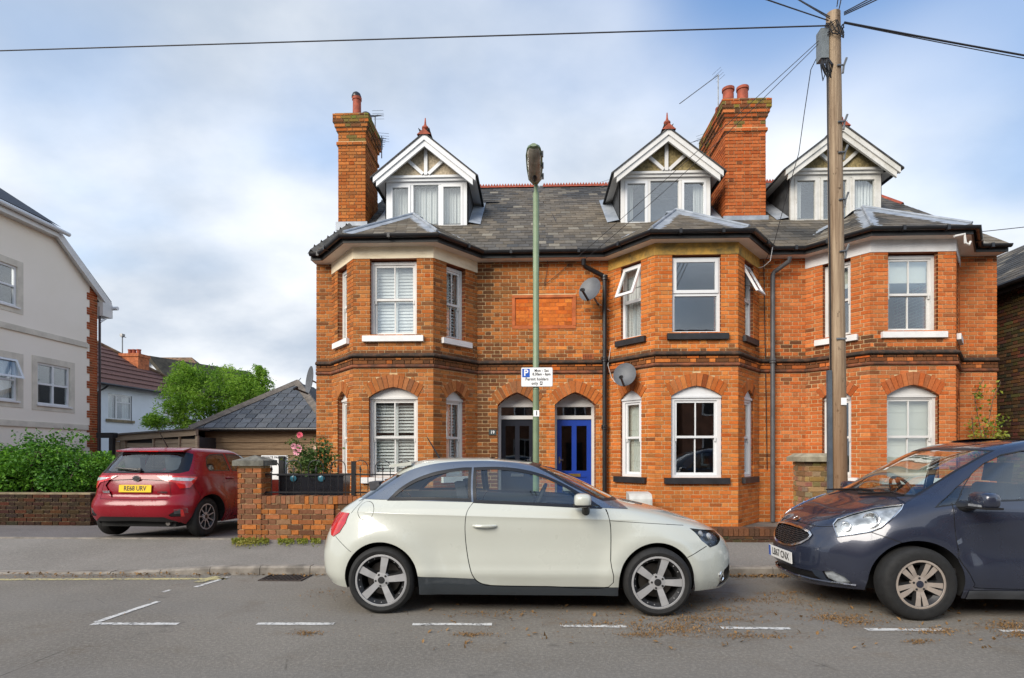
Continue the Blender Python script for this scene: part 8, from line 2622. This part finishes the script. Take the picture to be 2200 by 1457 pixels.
for nm, m_, off, how in (('rear_frame', plain('black_gloss', (.008, .008, .009), .12, var=0), .001, 'joined'), ('rear_screen', car_glass, -.002, 'joined'), ('tail_lamp', red_lens, .012, 'pair'), ('lamp_lens', clear_lens, .014, 'pair'), ('plate_recess', red_paint, -.022, 'joined'), ('diffuser', trim_black, -.006, 'joined'),
                         ('vent_surround', trim_black, -.008, 'pair'), ('rear_reflector', red_lens, .004, 'pair'), ('window_trim', trim_black, .002, 'joined'), ('door_window', dark_car_glass, -.003, 'pair'), ('windscreen', car_glass, 0, 'joined'), ('seam', seam_black, -.004, 'joined')):
    if nm in oY: skin(BY, VY, oY[nm], nm if nm != 'seam' else 'panel_gap', m_, yar, off, how)
u, v = BY.end(0, .76, False); c = BY.at(u, v, -.004)
number_plate(yar, 'RE68 URV', Matrix.Translation((c.x - .004, 0, .755)) @ Matrix.Rotation(-PI / 2, 4, 'Z') @ Matrix.Rotation(R(-2), 4, 'X'), plate_yellow, blue=False)
RB = Matrix.Rotation(-PI / 2, 4, 'Z') @ Matrix.Rotation(PI / 2, 4, 'X')
u, v = BY.end(0, .905, False); c = BY.at(u, v, .004)
b = MB(); Mb = Matrix.Translation(c) @ RB
for (rx, ry2, ox, oz) in ((.062, .042, 0, 0), (.022, .040, 0, 0), (.044, .017, 0, .016)):
    pr = []
    n_ = 28; vs = []
    for i in range(n_):
        a = 2 * PI * i / n_
        for (k, dz) in ((1, 0), (1, .006), (.80, .006), (.80, 0)): vs.append(Mb @ Vector((ox + rx * k * math.cos(a), oz + ry2 * k * math.sin(a), dz)))
    b.add(vs, [(i * 4 + j, i * 4 + (j + 1) % 4, ((i + 1) % n_) * 4 + (j + 1) % 4, ((i + 1) % n_) * 4 + j) for i in range(n_) for j in range(4)], True)
b.build('badge', chrome, yar, local=True)
b = MB(); b.lathe([(1, .0), (1, .003), (.001, .003)], 24, Mb @ Matrix.Diagonal((.052, .034, 1, 1))); b.build('badge_ground', trim_black, yar, local=True)
for txt, y_, z_, sz in (('YARIS', .47, .70, .05), ('HYBRID', -.44, .70, .042)):
    u, v = BY.end(abs(y_), z_, False); c = BY.at(u, v, .004); c.y = y_
    t_ = text_mesh(txt, sz, .002); n_ = BY.nrm(u, v); ya = math.atan2(n_.y * (1 if y_ < 0 else -1), n_.x)
    t_.transform(Matrix.Translation(c) @ Matrix.Rotation(ya + PI / 2, 4, 'Z') @ Matrix.Rotation(PI / 2, 4, 'X')); link('model_lettering', t_, chrome, yar, local=True)
spY = dict(n=9, w=(.016, .020), a0=PI / 2 + .1, r0=.03)
for x in (0, 2.51):
    for out in (-1, 1): wheel(yar, x, out * .735, .305, .185, .200, spY, out, alloy_m, trim_black, nuts=4, cap=trim_black)
for x in (0, 2.51): arch_liner(yar, BY, x, .352, .315, .83)
b = MB(); b.box(-.42, 2.9, -.60, .60, .18, .34); b.box(.36, 2.14, -.78, .78, .20, .30); b.build('underbody', liner_black, yar, local=True)
b = MB(); b.tube([(-.46, -.50, .235), (-.25, -.50, .235)], .035, 12); b.build('exhaust', brake_m, yar, local=True)
cabin(yar, .38, -.3, 2.1, .74, [(1.15, (-.34, .34), .14), (.25, (-.34, .34), .14)], 1.75, 1.0, -.34, 1.5, 1.16)
b = MB(); b.prism([(-.225, -.56), (-.24, -.40), (-.24, .40), (-.225, .56), (.02, .52), (.02, -.52)], lambda x, y: Vector((x, y, 1.318 + (x + .24) * .16)), lambda x, y: Vector((x, y, 1.338 + (x + .24) * .19))); b.build('roof_spoiler', red_paint, yar, local=True)
b = MB(); b.box(-.244, -.237, -.16, .16, 1.318, 1.330); b.build('brake_light', red_lens, yar, local=True)
b = MB(); b.tube([(.15, -.02, 1.40), (.02, .08, 1.72)], [.010, .004], 6); b.build('aerial', trim_black, yar, local=True)
u, v = BY.end(.02, 1.02, False); c = BY.at(u, v, .02); u2, v2 = BY.end(.42, 1.045, False); c2 = BY.at(u2, v2, .02)
b = MB(); b.tube([(c.x, -.03, c.z), (c2.x, .40, c2.z + .01)], [.022, .010], 8); b.lathe([(.03, -.01), (.03, .03), (.001, .035)], 12, Matrix.Translation((c.x, -.02, c.z)) @ Matrix.Rotation(-PI / 2, 4, 'Y')); b.build('wiper', trim_black, yar, local=True)
for sg in (-1, 1): shell_obj(yar, 'door_mirror', red_paint, (1.45, sg * .93, 1.0), .07, .10, .065, k=3.2)
def handle_y(b, sg):
    for x0_ in (.42, 1.2):
        u0, v0 = BY.side(x0_, .90); u1, v1 = BY.side(x0_ + .18, .90); pts = []
        for i in range(7):
            t = i / 6; p = BY.at(u0 + (u1 - u0) * t, v0, .006 + .028 * math.sin(PI * t) ** .5); pts.append(Vector((p.x, p.y * (1 if sg < 0 else -1), p.z)))
        b.tube(pts, .013, 8)
mirror_pair(yar, handle_y, 'door_handle', red_paint)
b = MB()
for i in range(4):
    for sg in (-1, 1):
        q = [BY.at(*BY.end(y, .385 + i * .018 + (y - .6) * .1, False), .0) for y in (.64, .70, .76)]
        for t in q: t.y *= -sg if sg > 0 else 1
        b.tube(q, .004, 4)
b.build('vent_slats', plain('grey_vent_plastic', (.12, .12, .125), .4, var=0), yar, local=True)
